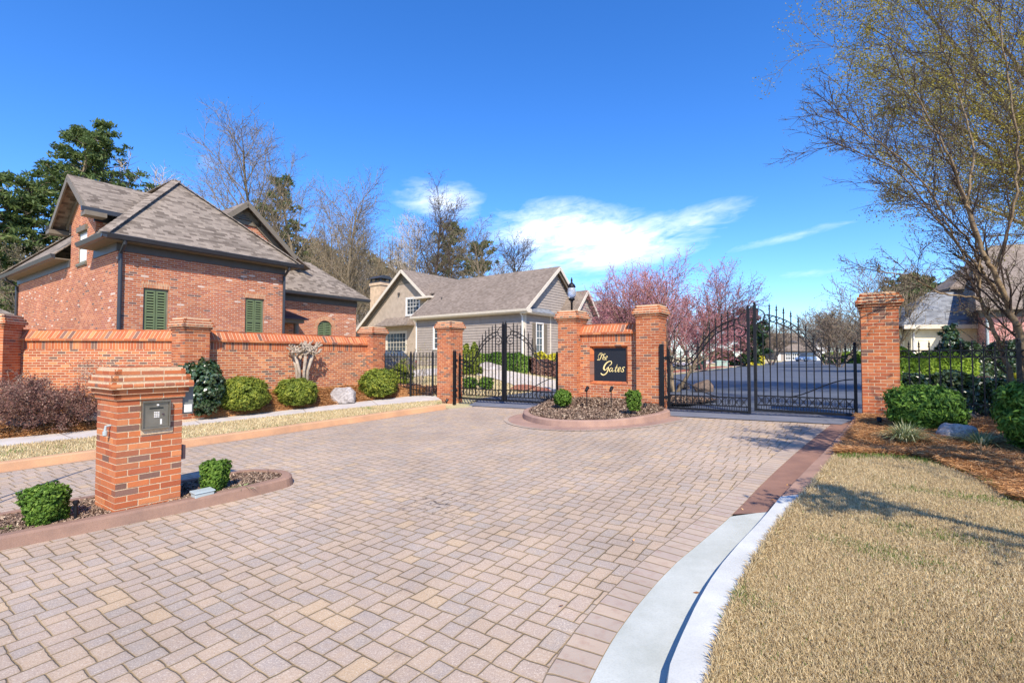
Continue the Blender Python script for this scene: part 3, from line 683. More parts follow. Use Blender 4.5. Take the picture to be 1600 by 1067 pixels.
# right gutter, kerb, lawn, straw bed
i_w = next(i for i, p in enumerate(gutR) if p.y > gp(1145.5, 804.8).y-.02)
yb = gp(1145.5, 804.8).y
def cut(P, y0, y1): 
    out = []
    for a, b in zip(P, P[1:]):
        for k in range(8):
            p = a.lerp(b, k/8)
            if y0 <= p.y <= y1: out.append(p)
    return out
for nm, y0, y1, yk, mt in (('white_gutter', -9, yb, gp(1231, 795.8, .1).y, M_wconc), ('brown_gutter', yb, 99, 0, M_bconc)):
    mb = MB(); strip(mb, lift(cut(gutR, y0, y1), .006), lift(cut(kerR, y0, y1+(0.1 if y0 < 0 else 0)), .006), 60); mb.build(nm, mt)['kind'] = 'structure'
yk = gp(1217, 790).y
for nm, y0, y1, mt, h in (('white_kerb', -9, yk, M_wkerb, .105), ('brown_kerb', yk, 99, M_bkerb, .095)):
    A_ = resample(cut(kerR, y0, y1), 60); B_ = resample(cut(edgR, y0, y1+(.05 if y0 < 0 else .6)), 60); B_ = [Vector((p.x, p.y, G(p.x, p.y)+h)) for p in B_]; mb = MB()
    T_ = [a.lerp(b, .12)+Z*(h*.95) for a, b in zip(A_, B_)]; T_ = [Vector((t.x, t.y, G(t.x, t.y)+h*.97)) for t in T_]; D0 = [Vector((b.x, b.y, b.z-.15)) for b in B_]
    for P_, Q_ in ((lift(A_, -.02), T_), (T_, B_), (B_, D0)): strip(mb, P_, Q_, 60)
    mb.face([A_[0], T_[0], B_[0], D0[0]]); mb.face([A_[-1], T_[-1], B_[-1], D0[-1]])
    mb.build(nm, mt)['kind'] = 'structure'
LZ = lambda x, y: G(x, y)+.09+.02*math.sin(x*1.7+y)*math.sin(y*1.3)
bedE = smooth([gp(1301, 711, .1), gp(1370, 709, .1), gp(1442, 715, .1), gp(1485, 731, .1), gp(1542.5, 755, .1), gp(1600, 795.5, .1), Vector((6.6, 4.2, .2)), Vector((9, 3.0, .3)), Vector((16, 2, .4))], 2)
far_edge = [us(.1, 12.3), us(1, 12.6), us(3, 12.6), us(6, 12.6), us(10, 12.6)]
lawnA = cut(edgR, -9, gp(1301, 711, .1).y)
def terr(mbx, A, B, m, sub, zf): strip(mbx, A, B, m, sub, zf)
mb = MB(); edge_rev = lawnA
poly_in = lawnA+[p for p in bedE]+[Vector((16, -3, .5))]
def inside(x, y, P):
    c = False; j = len(P)-1
    for i in range(len(P)):
        if (P[i].y > y) != (P[j].y > y) and x < (P[j].x-P[i].x)*(y-P[i].y)/(P[j].y-P[i].y)+P[i].x: c = not c
        j = i
    return c
import bmesh
def fill(name, P, zf, mt, cell=.35, kind='structure'):
    bm = bmesh.new(); vs = [bm.verts.new((p.x, p.y, 0)) for p in P]; bm.faces.new(vs)
    xs = [p.x for p in P]; ys = [p.y for p in P]
    for ax, lo, hi in ((0, min(xs), max(xs)), (1, min(ys), max(ys))):
        x = lo+cell
        while x < hi:
            c_ = (x, 0, 0) if ax == 0 else (0, x, 0); nn = (1, 0, 0) if ax == 0 else (0, 1, 0)
            bmesh.ops.bisect_plane(bm, geom=bm.verts[:]+bm.edges[:]+bm.faces[:], plane_co=c_, plane_no=nn); x += cell
    bmesh.ops.triangulate(bm, faces=[f for f in bm.faces if len(f.verts) > 4])
    for v in bm.verts: v.co.z = zf(v.co.x, v.co.y)
    for f in bm.faces:
        f.normal_update()
        if f.normal.z < 0: f.normal_flip()
    me = bpy.data.meshes.new(name); bm.to_mesh(me); bm.free(); me.materials.append(mt); me.polygons.foreach_set('use_smooth', np.ones(len(me.polygons), bool))
    o = bpy.data.objects.new(name, me); COL.objects.link(o); o['kind'] = kind; return o
fill('front_lawn', poly_in, LZ, M_lawn)
SZ = lambda x, y: G(x, y)+.10+.045*math.sin(x*2.3+y*1.1)*math.sin(y*1.9-x*.6)+.05*sm(9, 14, x)
straw_poly = cut(edgR, gp(1301, 711, .1).y, 99)+far_edge+[Vector((16, 9, 0))]+bedE[::-1]
fill('right_straw_bed', straw_poly, SZ, M_straw)
# apron and roads beyond
mb = MB(); strip(mb, [us(-9.9+i*.25, apron_s+.4, 0) for i in range(40)], [us(-11.0+i*.295, 14.2, 0) for i in range(40)], 40, 16, lambda x, y: H(x, y)+(.035 if s_of(Vector((x, y, 0))) > 12.9 else .045)+.07*(1-sm(12.3, 13.4, s_of(Vector((x, y, 0)))))); 
mb.build('entry_apron', concrete('apron_mat', (.20, .205, .235), (.14, .15, .18), 1.5, .2))['kind'] = 'structure'
def ribbon(name, L_, R_, mt, dz=.05, m=60, sub=12):
    mb = MB(); strip(mb, smooth(L_), smooth(R_), m, sub, lambda x, y: H(x, y)+dz); o = mb.build(name, mt, smooth=True); o['kind'] = 'structure'; return o
ribbon('street', [us(-11.0, 13.2), us(-11.0, 60), us(-11.0, 128)], [us(.75, 13.2), us(1.2, 60), us(3.5, 128)], M_asph, .05, 120, 14)
ribbon('concrete_drive', [hp(960, 628), hp(870, 618), hp(800, 598), hp(722, 585), hp(640, 590)], [hp(960, 606), hp(870, 594), hp(800, 583), hp(722, 574), hp(640, 579)], M_conc, .04)
ribbon('red_mulch_patch', [hp(796, 609), hp(830, 612), hp(862, 613)], [hp(806, 603), hp(828, 602), hp(856, 608)], M_rmulch, .055, 20)
pk = concrete('pale_kerb_mat', (.62, .52, .46), (.5, .42, .36))
ribbon('street_kerb', [us(-11.4, 24), us(-11.4, 120)], [us(-11.0, 24), us(-11.0, 120)], pk, .16, 60, 2)
ribbon('brick_walk_strip', [us(-12.9, 27), us(-12.9, 110)], [us(-11.9, 27), us(-11.9, 110)], M_rmulch, .10, 60, 3)
ribbon('street_sidewalk', [us(-15.5, 27), us(-15.5, 105)], [us(-14.2, 27), us(-14.2, 105)], pk, .10, 60, 3)
ribbon('mulch_median', [us(-8.6, 14.6), us(-6.0, 17.3), us(-3.2, 15.6)], [us(-8.2, 13.6), us(-6, 13.5), us(-3.6, 13.6)], M_mulch, .12, 30, 8)
mb = MB()
for a, b in (((1190, 604.5), (1215, 604.5)), ((1235, 605), (1290, 606)), ((1164, 588), (1180, 588)), ((1230, 587), (1255, 587)), ((1296, 588.5), (1345, 590)), ((1330, 607), (1345, 607))):
    p, q = hp(*a, .06), hp(*b, .06); d = (q-p).cross(Z).normalized()*.05; mb.face([p-d, q-d, q+d, p+d])
mb.build('road_marking', M_line)['kind'] = 'structure'
# sign island kerb and mulch
ic = smooth([us(-7.1, 12.35), gp(818, 645), gp(815, 653.8), gp(830, 660.5), gp(863, 666.5), gp(930, 668), gp(985, 664.5), gp(1030, 656.5), gp(1053, 649.5), us(-3.9, 12.3)], 2)
ic = [Vector((p.x, p.y, G(p.x, p.y))) for p in ic]
kb2, kt2 = kerb('sign_island_kerb', ic, .17, .14, M_icurb, 1, 90)
mb = MB(); io = [us(-7.5, 12.1), gp(812, 646), gp(792, 653.8), gp(798, 661.7), gp(827, 668.5), gp(877, 672.5), gp(932, 672), gp(995, 668), gp(1047.5, 660), gp(1078, 651.5), us(-3.3, 12.0)]
strip(mb, lift(smooth(io, 2), .006), lift(ic, .006), 90); mb.build('sign_island_gutter', M_icurb)['kind'] = 'structure'
bstrip('island_paver_border', [p for p in smooth(io, 2) if s_of(p) < apron_s+.2], .11, M_pavb, .008, 80, -1)
def ISZ(x, y):
    s = n.x*x+n.y*y; u = g.x*x+g.y*y; return G(x, y)+.12+.15*sm(11.0, 12.45, s)*(1-.6*sm(-5.2, -4.2, u))
isl_poly = off(ic, .16)+[us(-4.0, 12.9), us(-7.0, 12.9)]
fill('sign_island_mulch', isl_poly, ISZ, M_mulch, .2)
# keypad island
kf = [gp(-260, 918), gp(-100, 882), gp(0, 860), gp(120, 836), gp(285, 801), gp(390, 777), gp(445, 763), gp(459, 757), gp(458, 750), gp(444, 745.5), gp(390, 744), gp(351, 751), gp(285, 762), gp(153, 786.5), gp(105, 794), gp(39, 809), gp(0, 816.5), gp(-100, 838), gp(-260, 872)]
kf = smooth([Vector((p.x, p.y, G(p.x, p.y))) for p in kf], 1)
kb3, kt3 = kerb('keypad_island_kerb', kf, .14, .12, M_kcurb, 1, 140)
KZ = lambda x, y: G(x, y)+.085
fill('keypad_island_mulch', off(kf, .13), KZ, M_mulch, .2)
#PART3
# ------------------------------------------------------------------ brickwork
BW, BH, BR_T = .2033, .0677, .0125
def laid_face(mb, O, a, b, L, rows, z0, rng, depth=.05, stag=0, thick=.0035):
    """individual bricks on the face through O along a, outward b"""
    nb = int(round(L/BW))
    for i in range(rows):
        odd = (i+stag) % 2; xs = [0]
        if odd: xs += [BW*(.5+k) for k in range(nb)]+[L]
        else: xs += [BW*k for k in range(1, nb)]+[L]
        for x0, x1 in zip(xs, xs[1:]):
            if x1-x0 < .03: continue
            e0 = 0 if x0 == 0 else BR_T/2; e1 = 0 if x1 == L else BR_T/2; t = thick+rng.uniform(-.0012, .002)
            j = rng.uniform(-.0012, .0012)
            mb.box(O, a, b, x0+e0, x1-e1, -depth, t, z0+i*BH+BR_T*.5+j, z0+(i+1)*BH-BR_T*.5+j)
def pillar(name, label, C, W_, rows, zb, seed, cap=1.0, group='brick pillars', a=g, base_z=None, parts=True):
    """square brick pillar, centre C in plan, axes a and its normal, laid brick by brick, with a corbelled cap"""
    rng = random.Random(seed); random.seed(seed); b = Vector((-a.y, a.x, 0)); C = Vector((C[0], C[1], 0)); h = W_/2; zt = zb+rows*BH
    root = thing(name, label, 'brick pillar', (C.x, C.y, zb+.1), group)
    m1 = MB(); m1.box(C, a, b, -h+.0005, h-.0005, -h+.0005, h-.0005, zb-.1, zt); m1.build('mortar_core', M_mort, root)
    m2 = MB()
    # outer faces carry their own bricks; the corner bricks wrap by meeting at the edge
    laid_face(m2, C-a*h-b*h, a, -b, W_, rows, zb, rng, .03, 0)
    laid_face(m2, C+a*h-b*h, b, a, W_, rows, zb, rng, .03, 1)
    laid_face(m2, C-a*h-b*h, b, -a, W_, rows, zb, rng, .03, 1)
    laid_face(m2, C-a*h+b*h, a, b, W_, rows, zb, rng, .03, 0)
    m2.build('brickwork', M_bgeo, root)
    m3 = MB(); mc = MB(); z = zt
    prof = [(.022, BH*.9, 's'), (.048, BH*.85, 's'), (.085, BH*1.15, 'h'), (.062, BH*1.0, 's'), (.022, BH*1.0, 's')]
    for k, (o_, hh, kind) in enumerate(prof):
        o_ *= cap; H_ = h+o_; e = H_-.002; mc.box(C, a, b, -e, e, -e, e, z-.002, z+hh-.005)
        bw = BW if kind == 's' else BW/2
        for (O, aa, bb) in ((C-a*H_-b*H_, a, -b), (C+a*H_-b*H_, b, a), (C-a*H_-b*H_, b, -a), (C-a*H_+b*H_, a, b)):
            L = 2*H_; nb = max(1, int(round(L/bw))); off_ = (k % 2)*.5; xs = sorted(set([0.]+[round((q+off_)*L/nb, 4) for q in range(nb+1) if 0.02 < (q+off_)*L/nb < L-.02]+[L]))
            for x0, x1 in zip(xs, xs[1:]):
                e0 = 0 if x0 == 0 else .005; e1 = 0 if x1 == L else .005; sl = .018 if k >= 3 else (.012 if k == 2 else 0)
                zz0, zz1 = z+.004, z+hh-.004; sec = [(-.05, zz0), (0, zz0), (0, zz1-(hh*.35 if k >= 2 else 0)), (-sl, zz1), (-.05, zz1)]
                if k == 2: sec = [(-.05, zz0), (-.006, zz0), (.004, zz0+hh*.25), (.002, zz1-hh*.35), (-.018, zz1), (-.05, zz1)]
                m3.prism(O, aa, bb, sec, x0+e0, x1-e1)
        z += hh
    # top bed of bricks
    H_ = h-.03; mc.box(C, a, b, -H_-.03, H_+.03, -H_-.03, H_+.03, z-.02, z+.012)
    for i in range(3):
        for j in range(6): m3.box(C, a, b, -H_+i*2*H_/3+.005, -H_+(i+1)*2*H_/3-.005, -H_+j*2*H_/6+.005, -H_+(j+1)*2*H_/6-.005, z, z+.02)
    cp = m3.build('cap', M_bgeo, root); mc.build('cap_mortar', M_mort, cp)
    return root, z
def brick_wall(name, label, P0, P1, zb, zt, seed, back=False, thick=.32, group=None, front=None, hole=None):
    """garden wall: P0 to P1 is the front face line seen from the street; soldier course and sloped rowlock coping"""
    random.seed(seed); P0 = Vector((P0[0], P0[1], 0)); P1 = Vector((P1[0], P1[1], 0)); a = (P1-P0).normalized(); L = (P1-P0).length; b = Vector((a.y, -a.x, 0))  # outward to the street
    root = thing(name, label, 'brick wall', ((P0+P1)/2).to_tuple()[:2]+(zb,), group)
    z1 = zt-.30; zs = z1-.215; m_ = MB()
    if hole:
        h0, h1, hz0, hz1 = hole; t = thick
        m_.box(P0, a, b, 0, h0, -t, 0, zb, zs); m_.box(P0, a, b, h1, L, -t, 0, zb, zs); m_.box(P0, a, b, h0, h1, -t, 0, zb, hz0); m_.box(P0, a, b, h0, h1, -t, 0, hz1, zs); m_.box(P0, a, b, h0, h1, -t, -.14, hz0, hz1)
    else: m_.box(P0, a, b, 0, L, -thick, 0, zb-.3, zs)
    m_.build('wall_face', M_wall, root, uvo=(P0.x, P0.y, zb)); sb = MB(); sb.box(P0, a, b, 0, L, -thick+.001, -.001, zs, z1); sb.build('mortar_band', M_mort, root)
    s_ = MB(); k = int(L/.0755); pitch = L/k
    for i in range(k):
        for sd in (1, -1):
            O = P0 if sd > 0 else P0-b*thick
            s_.box(O, a, b*sd, i*pitch+.006, (i+1)*pitch-.006, -.03, .002+random.uniform(0, .003), zs+.006, z1-.006)
    s_.build('soldier_course', M_bgeo, root)
    c_ = MB(); mc = MB(); k = int(L/.1); pitch = L/k
    sec = [(.06, z1+.062), (-thick/2+.055, zt-.025), (-thick/2-.055, zt-.025), (-thick-.06, z1+.062), (-thick-.06, z1), (.06, z1)]
    inn = [(.060, z1+.0605), (-thick/2+.05, zt-.0325), (-thick/2-.05, zt-.0325), (-thick-.060, z1+.0605), (-thick-.060, z1+.003), (.060, z1+.003)]
    mc.prism(P0, a, b, inn, 0.002, L-.002)
    kk = int(L/BW); pp = L/kk
    for i in range(kk):
        for sd in (1, -1):
            O = P0 if sd > 0 else P0-b*thick
            c_.box(O, a, b*sd, i*pp+.005, (i+1)*pp-.005, -.05, .062+random.uniform(0, .003), z1+.002, z1+.058)
    for i in range(k):
        x0, x1 = i*pitch+.007, (i+1)*pitch-.007
        for sd in (1, -1):
            O = P0 if sd > 0 else P0-b*thick; j = random.uniform(0, .002)
            c_.prism(O, a, b*sd, [(.064, z1+.062+j), (-thick/2+.052, zt-.032+j), (-thick/2+.052, zt-.06), (.03, z1+.05)], x0, x1)
    for i in range(kk): c_.box(P0, a, b, i*pp+.004, (i+1)*pp-.004, -thick/2-.055, -thick/2+.055, zt-.05, zt+random.uniform(-.003, .003))
    o = c_.build('coping', M_bgeo, root); mc.build('coping_mortar', M_mort, o)
    return root, a, b
PW = .61
# gate and sign pillars
pA, zA = pillar('brick_pillar', 'tall brick pillar between the black side fence and the entry gate', us(-11.335, 12.605), PW, 36, .17-.05, 11)
pB, zB = pillar('brick_pillar', 'tall brick pillar at the left end of the sign wall, under the street lamp', us(-6.70, 12.80), PW, 36, .25, 12)
pC, zC = pillar('brick_pillar', 'tall brick pillar at the right end of the sign wall, beside the round gate mount', us(-4.335, 12.80), PW, 37, .20, 13)
pC['label'] = 'tall brick pillar just right of the sign, holding the exit gate hinge'
pD, zD = pillar('brick_pillar', 'large brick pillar right of the exit gate, striped by branch shadows', us(.52, 12.605), PW, 35, .28, 14)
# garden wall with its pillars
pw1 = wallM+Vector((.0, 0, 0)); dR = (wallR-wallM).normalized(); dR.z = 0
pillar('brick_pillar', 'brick pillar in the garden wall in front of the first shuttered window', (wallM.x+.05, wallM.y-.02), PW, 33, WALLZ-.53, 15, a=Vector((.478, .878, 0)).normalized())
pillar('brick_pillar', 'brick pillar at the right end of the garden wall where the side fence starts', (wallR.x-.02, wallR.y+.05), PW, 31, WALLZ-.32, 16, a=Vector((.478, .878, 0)).normalized())
pillar('brick_pillar', 'brick pillar cut by the left edge of the picture, in front of the garden wall', at(-4, 540, 12.15).to_tuple()[:2], PW, 34, WALLZ-.55, 17, a=Vector((.97, .24, 0)).normalized())
wtop = CAMZ+.72
brick_wall('garden_wall', 'long brick garden wall with sloped coping, left stretch behind the purple shrub', wallL0+Vector((0, .0, 0)), wallM+Vector((-.2, 0, 0)), WALLZ-.1, wtop, 21, group='garden wall stretches')
brick_wall('garden_wall', 'long brick garden wall with sloped coping, right stretch behind the pruned tree and rock', wallM+dR*.28, wallR-dR*.28, WALLZ-.1, wtop+.0, 22, group='garden wall stretches')
pz = G(*us(-5.5, 12.7).to_tuple()[:2])
wsign, wa, wb = brick_wall('sign_wall', 'brick sign wall between two pillars holding a black panel lettered The Gates', us(-6.395, 12.72), us(-4.64, 12.72), .20, 2.62, 23, hole=(.30, 1.43, .92, 2.02))
wsign['category'] = 'sign wall'
# moulded brick surround of the panel
P0 = us(-6.395, 12.72); mb = MB(); rs = random.Random(3)
h0, h1, hz0, hz1 = .30, 1.43, .92, 2.02; fr = .085
def frame_ring(mb, O, a, b, x0, x1, z0, z1, w_, d_in, k=BW):
    nx = max(1, int(round((x1-x0)/k))); nz = max(1, int(round((z1-z0)/k)))
    for (zz, sg) in ((z0, 1), (z1, -1)):
        for i in range(nx):
            A0, A1 = x0+(x1-x0)*i/nx+.004, x0+(x1-x0)*(i+1)/nx-.004
            z_a, z_b = (zz, zz+w_) if sg > 0 else (zz-w_, zz)
            sec = [(-d_in, z_a), (.006, z_a), (.006, z_a+w_*.35), (-d_in+.02, z_b), (-d_in, z_b)] if sg > 0 else [(-d_in, z_a), (-d_in+.02, z_a), (.006, z_b-w_*.35), (.006, z_b), (-d_in, z_b)]
            mb.prism(O, a, b, sec, A0, A1)
    for (xx, sg) in ((x0, 1), (x1, -1)):
        for i in range(nz):
            Z0, Z1 = z0+w_*.9+(z1-z0-1.8*w_)*i/nz+.004, z0+w_*.9+(z1-z0-1.8*w_)*(i+1)/nz-.004; xe = xx+sg*w_
            lo, hi = (xx, xe) if sg > 0 else (xe, xx)
            v = [(lo, -d_in), (hi, -d_in), (hi, -d_in+.02 if sg > 0 else .006), (lo, .006 if sg > 0 else -d_in+.02)]
            P = [O+a*p+b*q for p, q in v]; mb.mesh([p+Z*Z0 for p in P]+[p+Z*Z1 for p in P], [(0, 1, 2, 3), (7, 6, 5, 4)]+[(j+4, (j+1) % 4+4, (j+1) % 4, j) for j in range(4)])
frame_ring(mb, P0, wa, wb, h0, h1, hz0, hz1, fr, .12); mb.build('panel_surround', M_bgeo, wsign)
mb = MB(); mb.box(P0, wa, wb, h0+fr-.01, h1-fr+.01, -.135, -.10, hz0+fr-.01, hz1-fr+.01); pan = mb.build('sign_panel', M_panel, wsign)
# lettering traced as brush strokes: panel image coordinates (x 325-1000, y 220-825) -> panel plane
px0, px1, pz0, pz1 = h0+fr, h1-fr, hz0+fr, hz1-fr
def LP(x, y, d=-.097): f = (x-325)/675.; h_ = (825-y)/605.; return P0+wa*(px0+(px1-px0)*f)+wb*d+Z*(pz0+(pz1-pz0)*h_)
def catmull(P, m=6):
    out = []; Q = [P[0]]+list(P)+[P[-1]]
    for i in range(1, len(Q)-2):
        for k in range(m):
            t = k/m; out.append(tuple(.5*((2*Q[i][c])+(-Q[i-1][c]+Q[i+1][c])*t+(2*Q[i-1][c]-5*Q[i][c]+4*Q[i+1][c]-Q[i+2][c])*t*t+(-Q[i-1][c]+3*Q[i][c]-3*Q[i+1][c]+Q[i+2][c])*t**3) for c in range(3)))
    out.append(tuple(P[-1])); return out
LET = {'T': [[(395, 425, 6), (410, 440, 9), (430, 425, 7), (425, 395, 4), (415, 375, 4), (430, 345, 5), (470, 335, 8), (520, 345, 9), (560, 335, 6), (580, 318, 3)], [(520, 318, 4), (500, 340, 8), (480, 375, 12), (462, 415, 11), (445, 438, 7), (425, 440, 4)], [(430, 345, 3), (445, 322, 5), (475, 308, 6), (500, 312, 4)]],
       'h': [[(548, 315, 3), (530, 360, 8), (505, 435, 8)], [(512, 415, 4), (530, 385, 6), (548, 378, 8), (545, 400, 8), (535, 430, 8), (548, 436, 5), (562, 420, 3)]],
       'e': [[(575, 412, 4), (598, 398, 7), (615, 378, 7), (603, 366, 5), (582, 385, 8), (572, 415, 9), (582, 436, 7), (605, 425, 4)]],
       'G': [[(640, 545, 6), (675, 530, 10), (700, 498, 12), (695, 468, 11), (660, 462, 13), (600, 490, 19), (550, 545, 24), (533, 595, 24), (548, 622, 17), (580, 618, 12), (612, 590, 10), (636, 562, 8)], [(590, 592, 4), (632, 572, 10), (628, 610, 15), (605, 660, 16), (565, 700, 17), (520, 715, 17), (485, 700, 19), (470, 680, 12)]],
       'a': [[(715, 588, 5), (690, 580, 8), (662, 605, 12), (655, 640, 13), (672, 650, 9), (700, 625, 6), (720, 588, 5)], [(722, 582, 6), (708, 625, 11), (712, 650, 9), (738, 640, 5), (760, 615, 4)]],
       't': [[(820, 515, 3), (805, 555, 8), (785, 605, 11), (772, 640, 12), (785, 652, 8), (808, 635, 4)], [(770, 582, 5), (800, 572, 8), (835, 572, 4)]],
       'e2': [[(830, 625, 5), (862, 610, 9), (888, 585, 9), (872, 568, 7), (845, 590, 12), (830, 630, 13), (845, 652, 9), (880, 632, 4)]],
       's': [[(965, 580, 4), (972, 566, 8), (950, 565, 9), (930, 580, 10), (938, 605, 11), (948, 630, 11), (930, 650, 10), (902, 645, 8), (895, 628, 6)], [(880, 632, 3), (915, 605, 5), (935, 580, 5)]]}
sc_ = (px1-px0)/675.
for nm, strokes in LET.items():
    mb = MB()
    for s_ in strokes:
        c_ = catmull(s_); mb.tube([LP(x, y) for x, y, w_ in c_], [w_*sc_*.72 for x, y, w_ in c_], 8, True, flat=.55, fn=wb)
    mb.build('letter', M_gold, pan, smooth=True)
# ------------------------------------------------------------------ gates and fences
def spear(mb, O, z, s=1.0):
    mb.lathe(Vector((O.x, O.y, z)), [(.011*s, 0), (.013*s, .01*s), (.030*s, .022*s), (.030*s, .030*s), (.010*s, .045*s), (.012*s, .05*s), (.020*s, .075*s), (.011*s, .11*s), (.002*s, .16*s)], 8)
def arc_pts(f, x0, x1, m): return [(x0+(x1-x0)*i/m, f(x0+(x1-x0)*i/m)) for i in range(m+1)]
CURVE = [(0, 1.36), (.08, 1.27), (.16, 1.23), (.23, 1.245), (.30, 1.32), (.36, 1.44), (.42, 1.60), (.47, 1.74), (.52, 1.86), (.58, 1.975), (.65, 2.07), (.73, 2.15), (.82, 2.215), (.91, 2.25), (1, 2.27)]
def curve(t):
    for (a, za), (b, zb) in zip(CURVE, CURVE[1:]):
        if t <= b:
            f = (t-a)/(b-a); return za+(zb-za)*f
    return CURVE[-1][1]
def csm(t): return (curve(max(0, t-.03))+curve(t)*2+curve(min(1, t+.03)))/4
def gate_leaf(label, hinge, dirn, w_, zb, group, s0=12.6):
    """ornamental iron leaf; hinge point in plan, dirn unit vector towards the meeting stile"""
    O = Vector((hinge.x, hinge.y, 0)); a = dirn; b = Vector((-a.y, a.x, 0)); root = thing('gate_leaf', label, 'iron gate', (O.x, O.y, zb), group)
    def P(x, z, d=0): return O+a*x+b*d+Z*(zb+z)
    def bar(mb, x, z0, z1, hw=.011): mb.box(O, a, b, x-hw, x+hw, -hw, hw, zb+z0, zb+z1)
    mb = MB(); bar(mb, .035, .0, 1.47, .030); mb.lathe(P(.035, 1.47), [(.036, 0), (.036, .02), (.02, .03), (.034, .06), (.02, .09), (.004, .105)], 10); mb.build('stile', M_iron, root)
    mb = MB(); bar(mb, w_-.035, .0, 2.46, .032); mb.lathe(P(w_-.035, 2.46), [(.038, 0), (.038, .02), (.018, .03), (.032, .055), (.018, .085), (.004, .10)], 10); mb.build('stile', M_iron, root)
    for zz, hh in ((.03, .028), (.15, .014), (.36, .014)):
        mb = MB(); mb.box(O, a, b, .06, w_-.06, -.016, .016, zb+zz-hh, zb+zz+hh); mb.build('rail', M_iron, root)
    for dz in (0, -.14):
        mb = MB(); x1 = .80 if True else 1; pts = [P(.06+(w_-.12)*t, csm(t)+dz) for t in [i/48*(.875 if dz == 0 else .86) for i in range(49)]]; mb.tube(pts, .016, 6, flat=.9); mb.build('arched_rail', M_iron, root, smooth=True)
    nb = 12; mb = MB(); rg_ = MB()
    for k in range(nb):
        t = (k+1)/(nb+1); x = .06+(w_-.12)*t; top = csm(t)+.13
        if k == nb-1: top = 1.83
        q = MB(); bar(q, x, .15, top, .0115); ob = q.build('picket', M_iron, root)
        if k < nb-1: q = MB(); spear(q, P(x, 0), zb+top, 1.0); q.build('finial', M_iron, ob, smooth=True)
        if k < nb-1:
            tm = (k+.5)/(nb+1) if k > 0 else .55/(nb+1)
    for k in range(nb):
        tm = (k+.5)/(nb+1)+.5/(nb+1)*0; xm = .06+(w_-.12)*tm; zc = csm(tm)-.07; dz = (csm(min(1, tm+.02))-csm(max(0, tm-.02)))/(.04*(w_-.12)); r_ = .060
        if tm > .9: continue
        rg_.tube([P(xm+r_*math.cos(A), zc+r_*math.sin(A)) for A in [i*math.pi/9 for i in range(19)]], .010, 5, False, fn=b)
    rg_.build('ring_band', M_iron, root, smooth=True)
    # scrolls at the meeting stile
    q = MB(); r_ = .165; cx, cz = w_-.085-.0, 2.21
    q.tube([P(cx+r_*math.cos(A), cz+r_*math.sin(A)) for A in [math.pi*.5+i*math.pi/16*1.0 for i in range(17)]], .014, 6, False, fn=b); q.build('scroll', M_iron, root, smooth=True)
    q = MB(); cx, cz = w_-.235, 1.94; pts = []
    for i in range(60):
        th = -2.2*math.pi*i/59*1.35+math.pi*.35; rr = .165*(1-i/59*.78); pts.append(P(cx+rr*math.cos(th), cz+rr*math.sin(th)))
    q.tube(pts, .0135, 6, True, fn=b); q.build('scroll', M_iron, root, smooth=True)
    # sweeping brace
    q = MB(); pts = []
    for i in range(30):
        t = i/29; x = .07+t*(w_*.62); z = .36+.42*(.5+.5*math.cos(math.pi*min(1, t*1.0)))**.9; pts.append(P(x, z, -.012))
    q.tube(pts, .0125, 6, True, fn=b); q.build('brace', M_iron, root, smooth=True)
    # lower ornament: crosses and rings between the two rails, fine bars below
    q = MB(); k = int((w_-.14)/.155); st = (w_-.14)/k
    for i in range(k):
        xa = .07+i*st; xc = xa+st/2
        for sg in (1, -1): q.tube([P(xa+st*.08, .255+sg*.095), P(xa+st*.38, .255+sg*.03), P(xc, .255), P(xa+st*.62, .255-sg*.03*-1*-1), P(xa+st*.92, .255-sg*.095)], .0065, 4, True, fn=b)
        q.tube([P(xc+.028*math.cos(A), .255+.028*math.sin(A)) for A in [j*math.pi/5 for j in range(11)]], .006, 4, False, fn=b)
        q.box(O, a, b, xa-.006, xa+.006, -.006, .006, zb+.15, zb+.36)
    q.build('cross_band', M_iron, root)
    q = MB(); k = int((w_-.14)/.052)
    for i in range(k): q.box(O, a, b, .07+(i+.5)*(w_-.14)/k-.006, .07+(i+.5)*(w_-.14)/k+.006, -.006, .006, zb+.05, zb+.14)
    q.build('lower_pickets', M_iron, root)
    return root
zeL = G(*us(-9, 12.6).to_tuple()[:2])+.09; zeR = G(*us(-1.9, 12.6).to_tuple()[:2])+.09
GG = 'iron gate leaves'
gate_leaf('entry gate leaf hung from the pillar beside the side fence, shrubs behind', us(-10.93, 12.62), g, 1.88, zeL, GG)
gate_leaf('entry gate leaf hung from the pillar left of the sign, behind the small boxwood', us(-7.08, 12.62), -g, 1.94, zeL+.01, GG)
gate_leaf('exit gate leaf hung from the pillar right of the sign, redbud tree behind', us(-3.86, 12.62), g, 1.95, zeR-.04, GG)
gate_leaf('exit gate leaf hung at the large pillar, asphalt street behind', us(.14, 12.62), -g, 1.98, zeR+.03, GG)
def gate_post(label, P, z0, z1, pr):
    a, b = g, n; root = thing('gate_post', label, 'gate post', (P.x, P.y, z0), 'square gate hinge posts'); q = MB(); q.box(Vector((P.x, P.y, 0)), a, b, -.045, .045, -.045, .045, z0-.1, z1); q.build('post', M_iron, root, bevel=.004)
    for zz in (.35, 1.35):
        q = MB(); q.box(Vector((P.x, P.y, 0)), a*pr, b, .04, .13, -.02, .02, z0+zz, z0+zz+.06); q.lathe((P.x+a.x*pr*.10, P.y+a.y*pr*.10, z0+zz-.02), [(.025, 0), (.025, .10)], 8); q.build('hinge', M_iron, root)
gate_post('square black post on the pillar left of the entry gate', us(-10.985, 12.45), zeL-.08, zeL+1.62, 1)
gate_post('square black post on the pillar right of the sign', us(-3.955, 12.48), zeR-.12, zeR+1.62, 1)
